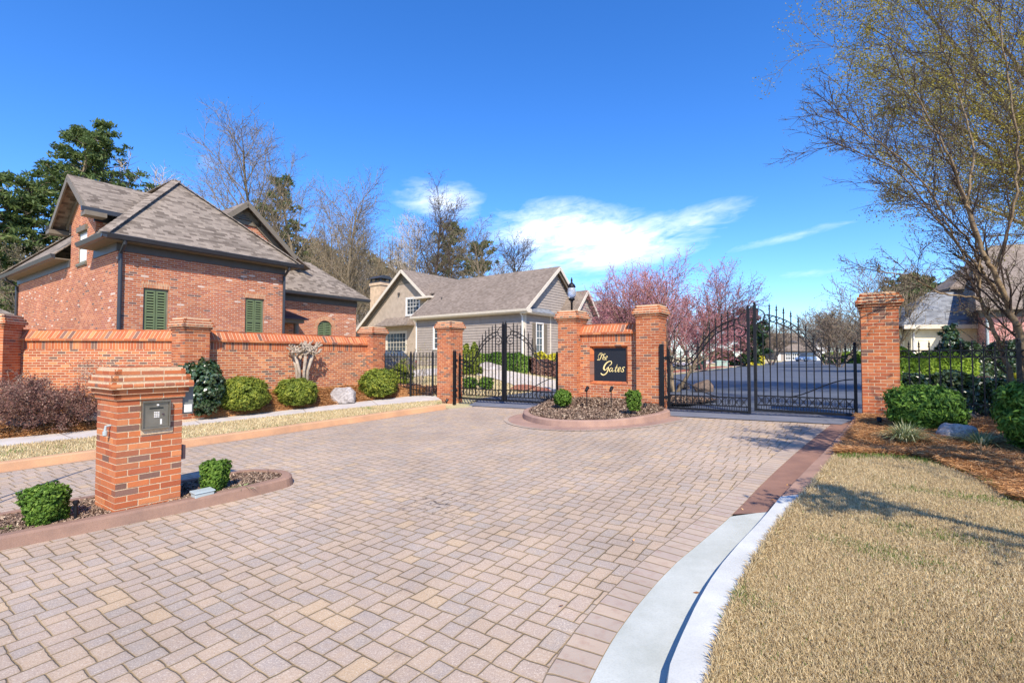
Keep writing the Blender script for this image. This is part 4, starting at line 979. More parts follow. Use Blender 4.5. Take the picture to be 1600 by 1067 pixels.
def fence(name, label, A, B, posts, pitch, z, h, seed, rings=False, rail2=.15, group=None, cross=False):
    a = (B-A); a.z = 0; L = a.length; a.normalize(); b = Vector((-a.y, a.x, 0)); O = Vector((A.x, A.y, 0)); root = thing(name, label, 'iron fence', (A.x, A.y, z), group)
    rails = [h-.17, h-.30] if rings else [h-.14]
    rails += [.10, .30] if cross else [.08, .28]
    for rz_ in rails: q = MB(); q.box(O, a, b, 0, L, -.014, .014, z+rz_-.013, z+rz_+.013); q.build('rail', M_iron, root)
    k = int(L/pitch); rb = MB()
    for i in range(1, k):
        x = L*i/k
        if any(abs(x-p) < .06 for p in posts): continue
        q = MB(); q.box(O, a, b, x-.0105, x+.0105, -.0105, .0105, z+.02, z+h-.10); ob = q.build('picket', M_iron, root); q = MB(); spear(q, O+a*x, z+h-.11, .9); q.build('finial', M_iron, ob, smooth=True)
    for i in range(k):
        x = L*(i+.5)/k
        if rings: rb.tube([O+a*(x+.052*math.cos(A_))+Z*(z+h-.235+.052*math.sin(A_)) for A_ in [j*math.pi/7 for j in range(15)]], .0095, 4, False, fn=b)
        if cross:
            for sg in (1, -1): rb.tube([O+a*(x-L/k*.4)+Z*(z+.2+sg*.085), O+a*x+Z*(z+.2), O+a*(x+L/k*.4)+Z*(z+.2-sg*.085)], .0065, 4, True, fn=b)
        else: rb.tube([O+a*(x+.045*math.cos(A_))+Z*(z+.18+.045*math.sin(A_)) for A_ in [j*math.pi/5 for j in range(11)]], .006, 4, False, fn=b)
    if rb.v: rb.build('ring_band', M_iron, root)
    for p in posts:
        q = MB(); q.box(O, a, b, p-.032, p+.032, -.032, .032, z-.1, z+h-.03); q.lathe(O+a*p+Z*(z+h-.03), [(.04, 0), (.04, .015), (.02, .03), (.03, .05), (.004, .08)], 8); q.build('post', M_iron, root)
    return root
fa = Vector((wallR.x+.33, wallR.y-.05, 0)); fb = us(-11.66, 12.75)
zf = .34; Lf = (fb-fa).length
fence('iron_fence', 'low black iron side fence between the garden wall and the tall entry pillar', fa, fb, [Lf*.46, Lf*.80], .118, zf, 1.50, 5, group='black iron fences')
fence('iron_fence', 'black iron fence with a ring band right of the large shadow-striped pillar', us(.84, 12.62), us(6.0, 12.62), [1.72, 3.6, 5.0], .155, .48, 1.50, 6, rings=True, cross=True, group='black iron fences')
#PART4
# ------------------------------------------------------------------ house parts
def hole_wall(mb, O, a, b, L, z0, z1, holes=(), rev=.12, r=None):
    """flat wall with reveals; b is the outward direction"""
    xs = sorted(set([0, L]+[h[0] for h in holes]+[h[1] for h in holes])); zs = sorted(set([z0, z1]+[h[2] for h in holes]+[h[3] for h in holes]))
    def P(x, z, d=0): return O+a*x+b*d+Z*z
    def q(p):
        mb.face(p, r)
    ccw = a.cross(Z).dot(b) > 0
    def o_(p): return p if ccw else p[::-1]
    for x0, x1 in zip(xs, xs[1:]):
        for y0, y1 in zip(zs, zs[1:]):
            cx, cz = (x0+x1)/2, (y0+y1)/2
            if any(h[0] < cx < h[1] and h[2] < cz < h[3] for h in holes): continue
            q(o_([P(x0, y0), P(x1, y0), P(x1, y1), P(x0, y1)]))
    for x0, x1, y0, y1 in [h[:4] for h in holes]:
        q([P(x0, y0), P(x0, y1), P(x0, y1, -rev), P(x0, y0, -rev)]); q([P(x1, y1), P(x1, y0), P(x1, y0, -rev), P(x1, y1, -rev)])
        q([P(x0, y1), P(x1, y1), P(x1, y1, -rev), P(x0, y1, -rev)]); q([P(x1, y0), P(x0, y0), P(x0, y0, -rev), P(x1, y0, -rev)])
def window(parent, O, a, b, x0, x1, z0, z1, d, fm, cols=2, rows=4, fw=.05, sill=True, glass=None, name='window', casing=0):
    mb = MB()
    for (p0, p1, q0, q1) in ((x0, x0+fw, z0, z1), (x1-fw, x1, z0, z1), (x0+fw, x1-fw, z0, z0+fw), (x0+fw, x1-fw, z1-fw, z1)): mb.box(O, a, b, p0, p1, d-.03, d+.04, q0, q1)
    if casing:
        for (p0, p1, q0, q1) in ((x0-casing, x0, z0-casing, z1+casing), (x1, x1+casing, z0-casing, z1+casing), (x0, x1, z0-casing, z0), (x0, x1, z1, z1+casing)): mb.box(O, a, b, p0, p1, d-.02, d+.055, q0, q1)
    if sill: mb.box(O, a, b, x0-.05, x1+.05, d, d+.12, z0-.06, z0-.002)
    w_ = mb.build(name, fm, parent); mz = (z0+z1)/2
    mb = MB(); mb.box(O, a, b, x0+fw, x1-fw, d-.025, d-.01, z0+fw, z1-fw); mb.build('pane', glass or M_glass, w_)
    mb = MB(); mb.box(O, a, b, x0+fw, x1-fw, d-.008, d+.03, mz-.025, mz+.025)
    for i in range(1, cols): x = x0+fw+(x1-x0-2*fw)*i/cols; mb.box(O, a, b, x-.012, x+.012, d-.006, d+.014, z0+fw, z1-fw)
    for i in range(1, rows):
        zz = z0+fw+(z1-z0-2*fw)*i/rows
        if abs(zz-mz) > .05: mb.box(O, a, b, x0+fw, x1-fw, d-.005, d+.012, zz-.012, zz+.012)
    mb.build('muntins', fm, w_); return w_
def louvers(parent, O, a, b, x0, x1, z0, z1, d):
    for s0, s1 in ((x0, (x0+x1)/2-.01), ((x0+x1)/2+.01, x1)):
        mb = MB(); fw = .045
        for (p0, p1, q0, q1) in ((s0, s0+fw, z0, z1), (s1-fw, s1, z0, z1), (s0+fw, s1-fw, z0, z0+.06), (s0+fw, s1-fw, z1-.06, z1), (s0+fw, s1-fw, (z0+z1)/2-.03, (z0+z1)/2+.03)): mb.box(O, a, b, p0, p1, d-.01, d+.02, q0, q1)
        k = int((z1-z0-.12)/.085)
        for i in range(k):
            zz = z0+.07+i*(z1-z0-.14)/k
            if abs(zz+.04-(z0+z1)/2) < .06: continue
            mb.prism(O, a, b, [(d+.020, zz), (d+.028, zz+.006), (d+.002, zz+.050), (d-.006, zz+.044)], s0+fw, s1-fw)
        mb.build('shutter', M_shut, parent)
def slab(mb, pts, t, r=None):
    """roof plane with thickness t below"""
    P = [Vector(p) for p in pts]; nn = (P[1]-P[0]).cross(P[2]-P[0])
    if nn.z < 0: P = P[::-1]
    Q = [p-Z*t for p in P]; k = len(P); mb.mesh(P+Q, [tuple(range(k)), tuple(range(2*k-1, k-1, -1))]+[(i, k+i, k+(i+1) % k, (i+1) % k) for i in range(k)], r)
def beam(mb, p, q, w_, h, out=None):
    p, q = Vector(p), Vector(q); d = (q-p).normalized(); s = (out if out is not None else d.cross(Z)).normalized(); u = s.cross(d).normalized()
    if u.z < 0: u = -u
    vs = [p+s*i*w_+u*j*h for i, j in ((-.5, -.5), (.5, -.5), (.5, .5), (-.5, .5))]+[q+s*i*w_+u*j*h for i, j in ((-.5, -.5), (.5, -.5), (.5, .5), (-.5, .5))]
    mb.mesh(vs, [(0, 1, 2, 3), (7, 6, 5, 4), (0, 4, 5, 1), (1, 5, 6, 2), (2, 6, 7, 3), (3, 7, 4, 0)])
# ------------------------------------------------------------------ brick house on the left
A0 = Vector((-12.0, 14.7, 0)); d1 = Vector((.57, .822, 0)).normalized(); d2 = Vector((-d1.y, d1.x, 0)); o1, o2 = -d1, -d2     # o2 faces the street, o1 faces left-front
bh = thing('brick_house', 'red brick house with steep brown shingle roof behind the garden wall, green louvred windows', 'house', (-12, 14.7, .5))
def hb(t1, t2, z=0): return A0+d1*t1+d2*t2+Z*z
BT = 4.91; L1, L2 = 5.3, 12.4
wins = [(.686, 1.38, 2.15, 3.87), (3.83, 4.54, 2.15, 3.87)]
mb = MB(); hole_wall(mb, hb(0, 0), d1, o2, L1, 0, BT, wins, .13); mb.face([hb(L1, 0, 0), hb(L1, 7, 0), hb(L1, 7, BT), hb(L1, 0, BT)])
mb.build('front_wall', M_house, bh, uvo=tuple(hb(0, 0)))
dc, dw = 3.4, 1.3; dE, dR_ = 6.42, 7.81     # dormer centre, half width, eave, ridge height
lw = (11.3, 11.7, 2.4, 3.6)
mb = MB(); hole_wall(mb, hb(0, 0), d2, o1, L2, 0, BT, [lw], .13)
hole_wall(mb, hb(0, dc-dw), d2, o1, 2*dw, BT, 6.2, [(dw-.48, dw+.42, BT-.25+.25, 6.0)], .13)
zz = 6.2; mb.face([hb(0, dc-dw, zz), hb(0, dc+dw, zz), hb(0, dc+dw, dE+.15), hb(0, dc, dR_-.25), hb(0, dc-dw, dE+.15)])
for s_ in (-1, 1): mb.face([hb(0, dc+s_*dw, BT-.2), hb(2.2, dc+s_*dw, BT-.2), hb(2.2, dc+s_*dw, 6.6), hb(0, dc+s_*dw, 6.6)])
mb.build('side_wall', M_house, bh, uvo=tuple(hb(0, 0)))
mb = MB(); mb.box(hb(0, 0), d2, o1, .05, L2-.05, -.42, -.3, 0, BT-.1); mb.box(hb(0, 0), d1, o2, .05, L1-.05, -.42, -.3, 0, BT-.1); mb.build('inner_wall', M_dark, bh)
for (x0, x1, z0, z1) in wins:
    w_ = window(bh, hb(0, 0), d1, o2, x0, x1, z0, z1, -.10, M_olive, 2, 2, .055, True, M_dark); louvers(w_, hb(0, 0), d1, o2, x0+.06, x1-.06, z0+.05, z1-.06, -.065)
    mb = MB()
    for i in range(int((x1-x0+.12)/.0725)): mb.box(hb(0, 0), d1, o2, x0-.06+i*.0725+.005, x0-.06+(i+1)*.0725-.005, -.03, .006, z1+.006, z1+.205)
    mb.build('lintel', M_arch, bh)
w_ = window(bh, hb(0, 0), d2, o1, dc-.48, dc+.42, BT, 6.0, -.06, M_olive, 2, 4, .07, True); mb = MB(); mb.box(hb(0, 0), d2, o1, dc-.42, dc+.36, -.04, -.03, BT+.06, 5.95); mb.build('blind', M_white, w_)
mb = MB(); mb.box(hb(0, 0), d2, o1, dc-.52, dc+.46, -.02, .07, 6.0, 6.18); mb.box(hb(0, 0), d2, o1, dc-.56, dc+.5, -.02, .05, BT-.1, BT-.01); mb.build('window_head', M_taupe, w_)
window(bh, hb(0, 0), d2, o1, lw[0], lw[1], lw[2], lw[3], -.08, M_white, 1, 2, .05, True)
# frieze, soffit and gutter
ev = .42; ZE = 5.16
mb = MB(); mb.box(hb(0, 0), d1, o2, -.03, L1+.03, .0, .035, BT, ZE)
for a_, b_ in ((-.0, dc-dw), (dc+dw, L2+.02)): mb.box(hb(0, 0), d2, o1, a_, b_, .0, .035, BT, ZE)
mb.build('frieze', M_trim, bh)
mb = MB(); mb.box(hb(0, 0), d1, o2, -ev+.02, L1+ev-.02, -.3, ev-.02, ZE, ZE+.04)
for a_, b_ in ((-.3, dc-dw-.05), (dc+dw+.05, L2+ev-.02)): mb.box(hb(0, 0), d2, o1, a_, b_, -.3, ev-.02, ZE-.002, ZE+.038)
mb.build('soffit', M_taupe, bh)
gs = lambda d: [(d-.02, ZE+.01), (d+.07, ZE+.03), (d+.12, ZE+.15), (d+.10, ZE+.165), (d-.02, ZE+.165)]
mb = MB(); mb.prism(hb(0, 0), d1, o2, gs(ev), -ev-.1, L1+ev+.1)
mb.build('gutter', M_gutter, bh)
for a_, b_ in ((-ev-.1, dc-dw-.08), (dc+dw+.08, L2+ev+.1)): mb = MB(); mb.prism(hb(0, 0), d2, o1, gs(ev), a_, b_); mb.build('gutter', M_gutter, bh)
def spout(par, p, out, z0, z1, mt, w_=.045):
    mb = MB(); mb.tube([p+out*.42+Z*(z1), p+out*.40+Z*(z1-.12), p+out*.06+Z*(z1-.38), p+out*.06+Z*z0], [w_]*4, 8, True); mb.build('downspout', mt, par)
spout(bh, hb(.06, -.0), o2, 0.3, ZE+.05, M_gutter, .055); spout(bh, hb(L1-.02, 0), o2, 0.3, ZE+.05, M_gutter, .05); spout(bh, hb(0, L2-.1), o1, .3, ZE+.05, M_gutter, .05)
# roofs
ZR = ZE+.15; AP = 8.46; mid = L1/2; e_ = ev+.04
c00, c10 = hb(-e_, -e_, ZR), hb(L1+e_, -e_, ZR); c01, c11 = hb(-e_, L2+e_, ZR), hb(L1+e_, L2+e_, ZR); r0, r1 = hb(mid, 3.0, AP), hb(mid, L2-2.7, AP)
mb = MB(); slab(mb, [c00, c10, r0], .05); slab(mb, [c10, c11, r1, r0], .05); slab(mb, [c11, c01, r1], .05)
def lp(t1, t2): return hb(t1, t2, ZR+(t1+e_)*(AP-ZR)/(mid+e_))
slab(mb, [c00, r0, r1, c01, lp(-e_, dc+dw+.1), lp(.75, dc+dw+.1), lp(.75, dc-dw-.1), lp(-e_, dc-dw-.1)][::-1], .05)
rf = mb.build('roof', M_shing, bh)
mb = MB()
for p, q in ((c00, r0), (c10, r0), (r0, r1), (c01, r1)):
    L = (q-p).length; k = int(L/.24); 
    for i in range(k): beam(mb, p.lerp(q, i/k)+Z*.02, p.lerp(q, (i+1.08)/k if i < k-1 else 1)+Z*.035, .30, .025)
mb.build('ridge_cap', M_shing, rf)
# street-side cross gable over the side wall
dh = 2.0; fr_ = .45
mb = MB()
for s_ in (-1, 1): slab(mb, [hb(-fr_, dc, dR_+.06), hb(-fr_, dc+s_*dh, dE-.02), hb(1.0, dc+s_*dh, dE-.02), hb(2.15, dc, dR_+.06)] if False else [hb(-fr_, dc, dR_+.06), hb(-fr_, dc+s_*dh, dE-.02), hb(.78, dc+s_*dh, dE-.02), hb(2.15, dc, dR_+.06)], .06)
dr = mb.build('gable_roof', M_shing, bh)
mb = MB()
for s_ in (-1, 1):
    beam(mb, hb(-fr_+.02, dc, dR_-.07), hb(-fr_+.02, dc+s_*(dh+.02), dE-.15), .05, .2, o1); beam(mb, hb(-.02, dc, dR_-.22), hb(-.02, dc+s_*(dh-.25), dE-.05), .06, .2, o1)
    mb.box(hb(0, 0), d2, o1, dc+s_*dh-.22, dc+s_*dh+.22, -.05, fr_+.05, dE-.30, dE-.16)
mb.build('rake_board', M_taupe, dr)
mb = MB()
for s_ in (-1, 1):
    x = dc+s_*(dh+.04); mb.box(hb(0, 0), d1, o2, -fr_-.1, .9, -x-.06*0-.05, -x+.05, dE-.16, dE-.02)
    mb.box(hb(0, 0), d1, o2, -.05, 1.0, -(dc+s_*dw)-.04 if s_ > 0 else -(dc-dw), -(dc+s_*dw) if s_ > 0 else -(dc-dw)+.04, 6.15, 6.42)
mb.build('gable_gutter', M_gutter, dr)
mb = MB(); mb.face([hb(-.03, dc-.42, dR_-.62), hb(-.03, dc+.42, dR_-.62), hb(-.03, dc, dR_-.28)]); mb.build('gable_vent', M_trim, dr)
# rear wing with its own gable, right of the main roof
gx, gy, gz = 5.35, 3.34, 8.40; gw = 2.25; ge = gz-2.0
mb = MB(); mb.face([hb(gx-gw+.2, gy, 0), hb(gx+gw-.2, gy, 0), hb(gx+gw-.2, gy, ge+.1), hb(gx, gy, gz-.2), hb(gx-gw+.2, gy, ge+.1)]); mb.face([hb(gx+gw-.2, gy, 0), hb(gx+gw-.2, gy+5, 0), hb(gx+gw-.2, gy+5, ge+.1), hb(gx+gw-.2, gy, ge+.1)])
mb.build('rear_wall', M_house, bh, uvo=tuple(hb(0, 0)))
mb = MB()
for s_ in (-1, 1): slab(mb, [hb(gx, gy-.4, gz), hb(gx+s_*gw, gy-.4, ge), hb(gx+s_*gw, gy+6, ge), hb(gx, gy+6, gz)], .07)
slab(mb, [hb(gx+gw-.02, gy-.4, ge+.02), hb(gx+gw+.75, gy-.4, ge-.45), hb(gx+gw+.75, gy+6, ge-.45), hb(gx+gw-.02, gy+6, ge+.02)], .07)
rg = mb.build('rear_gable_roof', M_shing, bh)
mb = MB()
for s_ in (-1, 1): beam(mb, hb(gx, gy-.4, gz-.13), hb(gx+s_*gw, gy-.4, ge-.13), .05, .2, o2); beam(mb, hb(gx, gy-.03, gz-.32), hb(gx+s_*(gw-.1), gy-.03, ge-.22), .06, .24, o2)
mb.box(hb(0, 0), d1, o2, gx-.72, gx+.72, -gy, -gy+.06, gz-.95, gz-.78); mb.build('rake_board', M_taupe, rg)
mb = MB(); mb.face([hb(gx-.5, gy-.05, gz-.76), hb(gx+.5, gy-.05, gz-.76), hb(gx, gy-.05, gz-.33)]); vt = mb.build('gable_vent', M_trim, rg)
mb = MB()
for i in range(4): h_ = .5-.12*i; mb.box(hb(0, 0), d1, o2, gx-h_+.06, gx+h_-.06, -gy+.055, -gy+.075, gz-.74+i*.1, gz-.71+i*.1)
mb.build('louvre', M_taupe, vt)
mb = MB()   # a further roof just showing over the ridge
q0 = hb(5.2, 7.2, 8.55); slab(mb, [hb(1.5, 8.2, 7.2), hb(6.5, 8.2, 7.2), hb(4.0, 10.5, 9.25)], .05); slab(mb, [hb(1.5, 8.2, 7.2), hb(4.0, 10.5, 9.25), hb(1.5, 12.5, 7.2)], .05); mb.build('back_roof', M_shing, bh)
# low wing with the arched window
C2 = Vector((-8.03, 25, 0)); WL = 8.0; bt2 = 4.23
mb = MB(); sx0 = WL-2.02; ww = (WL-2.20, WL-1.40, 1.9, 3.45)
O2 = C2-d1*WL; hole_wall(mb, O2, d1, o2, WL, 0, bt2, [ww], .12); mb.face([C2, C2+d2*3.5, C2+d2*3.5+Z*bt2, C2+Z*bt2])
# spandrels turn the square head into an arch
for s_ in (0, 1):
    xc = (ww[0]+ww[1])/2; r_ = (ww[1]-ww[0])/2; zc = ww[3]-r_; pts = [O2+d1*(xc+(1 if s_ else -1)*r_)+o2*.001+Z*(ww[3])]
    for i in range(9): A_ = i*math.pi/16; pts.append(O2+d1*(xc+(1 if s_ else -1)*r_*math.cos(A_))+o2*.001+Z*(zc+r_*math.sin(A_)))
    mb.face(pts if s_ else pts[::-1])
wgw = mb.build('wing_wall', M_house, bh, uvo=tuple(C2))
w_ = window(bh, O2, d1, o2, ww[0], ww[1], ww[2], ww[3], -.10, M_olive, 2, 3, .05, True, M_dark); louvers(w_, O2, d1, o2, ww[0]+.06, ww[1]-.06, ww[2]+.05, ww[3]-.10, -.06)
mb = MB()
for i in range(17):
    A0_, A1_ = i*math.pi/17+.012, (i+1)*math.pi/17-.012; P_ = lambda r__, A_: O2+d1*(xc+r__*math.cos(A_))+Z*(zc+r__*math.sin(A_))
    v = [P_(r_+.005, A0_), P_(r_+.2, A0_), P_(r_+.2, A1_), P_(r_+.005, A1_)]; mb.mesh([p+o2*.004 for p in v]+[p+o2*.008 for p in v], [(4, 5, 6, 7), (0, 1, 5, 4), (1, 2, 6, 5), (2, 3, 7, 6), (3, 0, 4, 7)])
mb.build('window_arch', M_arch, bh)
mb = MB(); mb.box(O2, d1, o2, 0, WL+.03, 0, .035, bt2, bt2+.26); mb.build('wing_frieze', M_trim, bh)
mb = MB(); mb.prism(O2, d1, o2, [(-.3, bt2+.262), (.38, bt2+.262), (.50, bt2+.30), (.52, bt2+.42), (-.3, bt2+.42)], 0, WL+.5); mb.build('wing_gutter', M_gutter, bh)
zr = bt2+.42; wp = lambda t1, t2, z: C2+d1*t1+d2*t2+Z*z
mb = MB(); slab(mb, [wp(-WL, -.5, zr), wp(.5, -.5, zr), wp(-1.7, 1.5, 6.45), wp(-WL, 1.5, 6.45)], .05); slab(mb, [wp(.5, -.5, zr), wp(.5, 3.6, zr), wp(-1.7, 1.5, 6.45)], .05); slab(mb, [wp(.5, 3.6, zr), wp(-WL, 3.6, zr), wp(-WL, 1.5, 6.45), wp(-1.7, 1.5, 6.45)], .05); mb.build('wing_roof', M_shing, bh)
# little porch between the two
pp = at(463, 500, 21.5); pp.z = 0
mb = MB(); mb.tube([pp+Z*.8, pp+Z*3.2], .11, 12); mb.box(pp, d1, o2, -1.0, .25, -1.3, .2, 3.18, 3.36); pc = mb.build('porch_column', M_taupe, bh)
mb = MB(); slab(mb, [pp+d1*-1.1+o2*.35+Z*3.37, pp+d1*.4+o2*.35+Z*3.37, pp-d1*.1-o2*1.2+Z*3.95, pp-d1*1.1-o2*1.2+Z*3.95], .04); slab(mb, [pp+d1*.4+o2*.35+Z*3.37, pp+d1*.4-o2*1.3+Z*3.37, pp-d1*.1-o2*1.2+Z*3.95], .04); mb.build('porch_roof', M_copper, bh)
mb = MB(); mb.box(pp, d1, o2, -2.2, -.9, -1.5, -1.3, 0, 3.3); mb.build('porch_door', M_dark, bh)
# neighbour glimpsed at far left
nh = thing('brick_house', 'low brick house with grey roof glimpsed at the far left edge', 'house', (-26, 24, .5))
Pn = at(6, 500, 26.0); Pn.z = 0
mb = MB(); mb.box(Pn, d1, o2, -9, .3, -5, 0, 0, 3.6); mb.build('wall', M_house, nh); mb = MB(); slab(mb, [Pn-d1*9.5+o2*.5+Z*3.75, Pn+d1*.8+o2*.5+Z*3.75, Pn-d1*1-o2*2.5+Z*5.0, Pn-d1*9.5-o2*2.5+Z*5.0], .12); mb.build('roof', M_shing, nh)
# ------------------------------------------------------------------ grey sided house
CG = Vector((.84, 32, 0)); e1 = Vector((.80, -.60, 0)); e2 = Vector((.60, .80, 0)); f1, f2 = e1, -e2
gh = thing('sided_house', 'taupe clapboard house with a stucco gable and long brown roof, seen over the entry gate', 'house', (.84, 32, 1.2))
def gp_(l, w_, z=0): return CG-e1*l+e2*w_+Z*z
EZ, RZ = 4.68, 8.0; WLg, WD = 10.5, 7.5; gm = 3.75
def siding(mb, O, a, b, L, z0, z1, holes=(), lim=None, st=.19):
    k = int((z1-z0)/st)
    for i in range(k+1):
        za, zb_ = z0+i*st, min(z1, z0+(i+1)*st)
        if zb_-za < .02: continue
        x0, x1 = lim((za+zb_)/2) if lim else (0, L); cuts = [(x0, x1)]
        for h in holes:
            if h[2] < (za+zb_)/2 < h[3]: cuts = [c for (p, q) in cuts for c in ((p, min(q, h[0])), (max(p, h[1]), q)) if c[1]-c[0] > .01]
        for p, q in cuts: mb.prism(O, a, b, [(-.05, za), (.036, za), (.004, zb_), (-.05, zb_)], p, q)
Of = gp_(WLg, 0); fh = [(2.0, 3.1, 2.3, 3.95)]
mb = MB(); siding(mb, Of, e1, f2, WLg, .9, EZ, fh); mb.build('front_wall', M_siding, gh)
sh = [(1.35, 2.15, 2.0, 3.98)]
mb = MB(); siding(mb, CG, e2, f1, WD, .9, EZ, sh); siding(mb, CG, e2, f1, WD, EZ, RZ, (), lambda z: (gm-(RZ-z)*gm/(RZ-EZ)*1.0+.05, gm+(RZ-z)*gm/(RZ-EZ)-.05)); mb.build('side_wall', M_siding, gh)
window(gh, Of, e1, f2, *fh[0], -.02, M_white, 3, 4, .06, True, None, 'window', .08)
w_ = window(gh, CG, e2, f1, *sh[0], -.02, M_white, 2, 4, .05, True, None, 'window', .07)
for x in (.85, 2.27): mb = MB(); mb.box(CG, e2, f1, x, x+.38, .02, .055, 1.95, 4.0); [mb.box(CG, e2, f1, x+.05, x+.33, .05, .065, z_, z_+.05) for z_ in [2.05+.1*i for i in range(19)]]; mb.build('shutter', M_taupe, gh)
mb = MB()
for (O, a, b, x) in ((CG, e1, f2, -.12), (CG, e2, f1, 0), (CG, e2, f1, 3.05), (Of, e1, f2, 0), (CG, e2, f1, WD-.12)): mb.box(O, a, b, x, x+.13, .0, .045, .9, EZ)
mb.build('corner_board', M_cream, gh)
# main roof of the wing
oh = .45; sl_ = (RZ-EZ)/gm; ez = EZ-.0
mb = MB(); slab(mb, [gp_(WLg+.15, -oh, EZ+.18-oh*sl_*.0), gp_(-oh, -oh, EZ+.18), gp_(-oh, gm, RZ+.2), gp_(WLg+5, gm, RZ+.2), gp_(WLg+5, 2.3, EZ+.18+(2.3+oh)*(RZ+.02-EZ)/(gm+oh)), gp_(WLg+.15, 2.3, EZ+.18+(2.3+oh)*(RZ+.02-EZ)/(gm+oh))], .08)
slab(mb, [gp_(-oh, WD+oh, EZ+.18), gp_(WLg+5, WD+oh, EZ+.18), gp_(WLg+5, gm, RZ+.2), gp_(-oh, gm, RZ+.2)], .08); rf = mb.build('roof', M_shing2, gh)
mb = MB()
for w0 in (-oh, WD+oh): beam(mb, gp_(-oh-.02, w0, EZ+.03), gp_(-oh-.02, gm, RZ+.05), .05, .22, e1); beam(mb, gp_(-oh+.2, w0, EZ-.02), gp_(-oh+.2, gm, RZ-.02), .05, .12, e1)
beam(mb, gp_(WLg+.17, -oh, EZ+.05), gp_(WLg+.17, 2.0, EZ+.05+2.45*(RZ+.02-EZ)/(gm+oh)), .05, .2, e1)
mb.build('rake_board', M_cream, rf)
mb = MB(); mb.prism(Of, e1, f2, [(-.02, EZ-.1), (oh-.02, EZ-.1), (oh+.1, EZ), (oh+.12, EZ+.15), (-.02, EZ+.15)], -.1, WLg+oh+.1); mb.build('gutter', M_cream, rf)
mb = MB(); mb.prism(CG, e2, f1, [(0, EZ-.14), (oh-.05, EZ-.14), (oh+.05, EZ+.0), (0, EZ+.12)], -oh, WD); mb.build('cornice_return', M_cream, rf)
mb = MB(); slab(mb, [gp_(-oh-.05, .2, EZ+.02), gp_(-oh-.05, 3.0, EZ+.02), gp_(0, 3.0, EZ+.38), gp_(0, .2, EZ+.38)], .03); mb.build('skirt_roof', M_shing3, rf)
mb = MB(); mb.tube([gp_(9, 1.3, EZ+1.3), gp_(9, 1.3, EZ+1.75)], .06, 8); mb.build('vent_pipe', M_trim, rf)
spout(gh, CG-e1*.15, f2, .9, EZ+.1, M_white, .06); spout(gh, gp_(WLg-.1, 0), f2, .9, EZ+.1, M_white, .05)
# small forward gable at the right end
sgw, sgc, sgz, sge = 1.7, 6.0, 6.65, 4.9; out = 1.1
mb = MB(); siding(mb, CG+e1*out, e2, f1, WD, .9, EZ+.1, (), lambda z: (sgc-1.35, sgc+1.35)); siding(mb, CG+e1*out, e2, f1, WD, EZ+.1, sgz-.1, (), lambda z: (sgc-(sgz-z)*.98+.02, sgc+(sgz-z)*.98)); mb.box(CG, e2, f1, sgc-1.35, sgc+1.35, .0, out-.05, .9, EZ); mb.build('bay_wall', M_siding, gh)
mb = MB()
for s_ in (-1, 1): slab(mb, [CG+e1*(out+.4)+e2*sgc+Z*sgz, CG+e1*(out+.4)+e2*(sgc+s_*sgw)+Z*(sge-.0), CG-e1*1.5+e2*(sgc+s_*sgw)+Z*(sge), CG-e1*2.5+e2*sgc+Z*sgz], .07)
sr = mb.build('bay_roof', M_shing2, gh); mb = MB()
for s_ in (-1, 1): beam(mb, CG+e1*(out+.42)+e2*sgc+Z*(sgz-.12), CG+e1*(out+.42)+e2*(sgc+s_*sgw)+Z*(sge-.14), .05, .2, e1)
mb.build('rake_board', M_cream, sr)
# stucco cross gable
SO = 2.0; sa, sz = 14.2, 9.28; lf, lz = 20.1, 4.6; rt, rz_ = 11.5, 7.05; ux = (14.02-.0, 12.4); 
def sp(l, z, d=0): return gp_(l, SO, z)-e2*d
w1 = (12.35, 14.0, 5.28, 6.75); w2 = (14.0, 16.6, 2.1, 3.85)
Os = gp_(lf, SO); mb = MB(); hole_wall(mb, Os, e1, f2, lf-rt, .9, 4.6, [(lf-w2[1], lf-w2[0], w2[2], w2[3])], .1)
x = lambda l: lf-l
# above 4.6: cells clipped by the rake
def topz(l): return sz-.12-(l-sa)*(sz-lz)/(lf-sa) if l > sa else sz-.12-(sa-l)*(sz-rz_)/(sa-rt)
for la, lb, za, zb_ in ((lf, w1[1], 4.6, None), (w1[1], w1[0], 4.6, w1[2]), (w1[1], w1[0], w1[3], None), (w1[0], rt, 4.6, None)):
    if zb_ is not None: mb.face([sp(la, za), sp(lb, za), sp(lb, zb_), sp(la, zb_)])
    else:
        P_ = [sp(la, za), sp(lb, za), sp(lb, max(za, topz(lb)))]
        if lb < sa < la: P_.append(sp(sa, topz(sa)))
        P_.append(sp(la, max(za+.001, topz(la)))); mb.face(P_)
mb.face([sp(rt, .9), gp_(rt, SO+5, .9), gp_(rt, SO+5, rz_-.1), sp(rt, rz_-.1)]); mb.build('stucco_wall', M_stucco, gh)
window(gh, Os, e1, f2, lf-w1[1], lf-w1[0], w1[2], w1[3], -.05, M_white, 4, 4, .09, True, None, 'window', .08)
window(gh, Os, e1, f2, lf-w2[1], lf-w2[0], w2[2], w2[3], -.05, M_cream, 6, 4, .10, True, None, 'window', .1)
mb = MB(); yy = 7.6
lfx, lzx = lf+.6, lz-.45
slab(mb, [sp(sa, sz, .45), sp(lfx, lzx, .45), gp_(lfx, SO+9, lzx), gp_(sa, SO+12, sz)], .1); slab(mb, [sp(sa, sz, .45), sp(rt-.35, rz_-.28, .45), gp_(rt-.35, SO+.4, rz_-.28), gp_(rt-.35, SO+9, rz_-.28), gp_(sa, SO+12, sz)], .1)
slab(mb, [gp_(rt-.3, SO+.6, rz_-.3), gp_(rt-.3, SO+9, rz_-.3), gp_(rt-3, SO+9, rz_-2.2), gp_(rt-3, SO+.6, rz_-2.2)], .06)
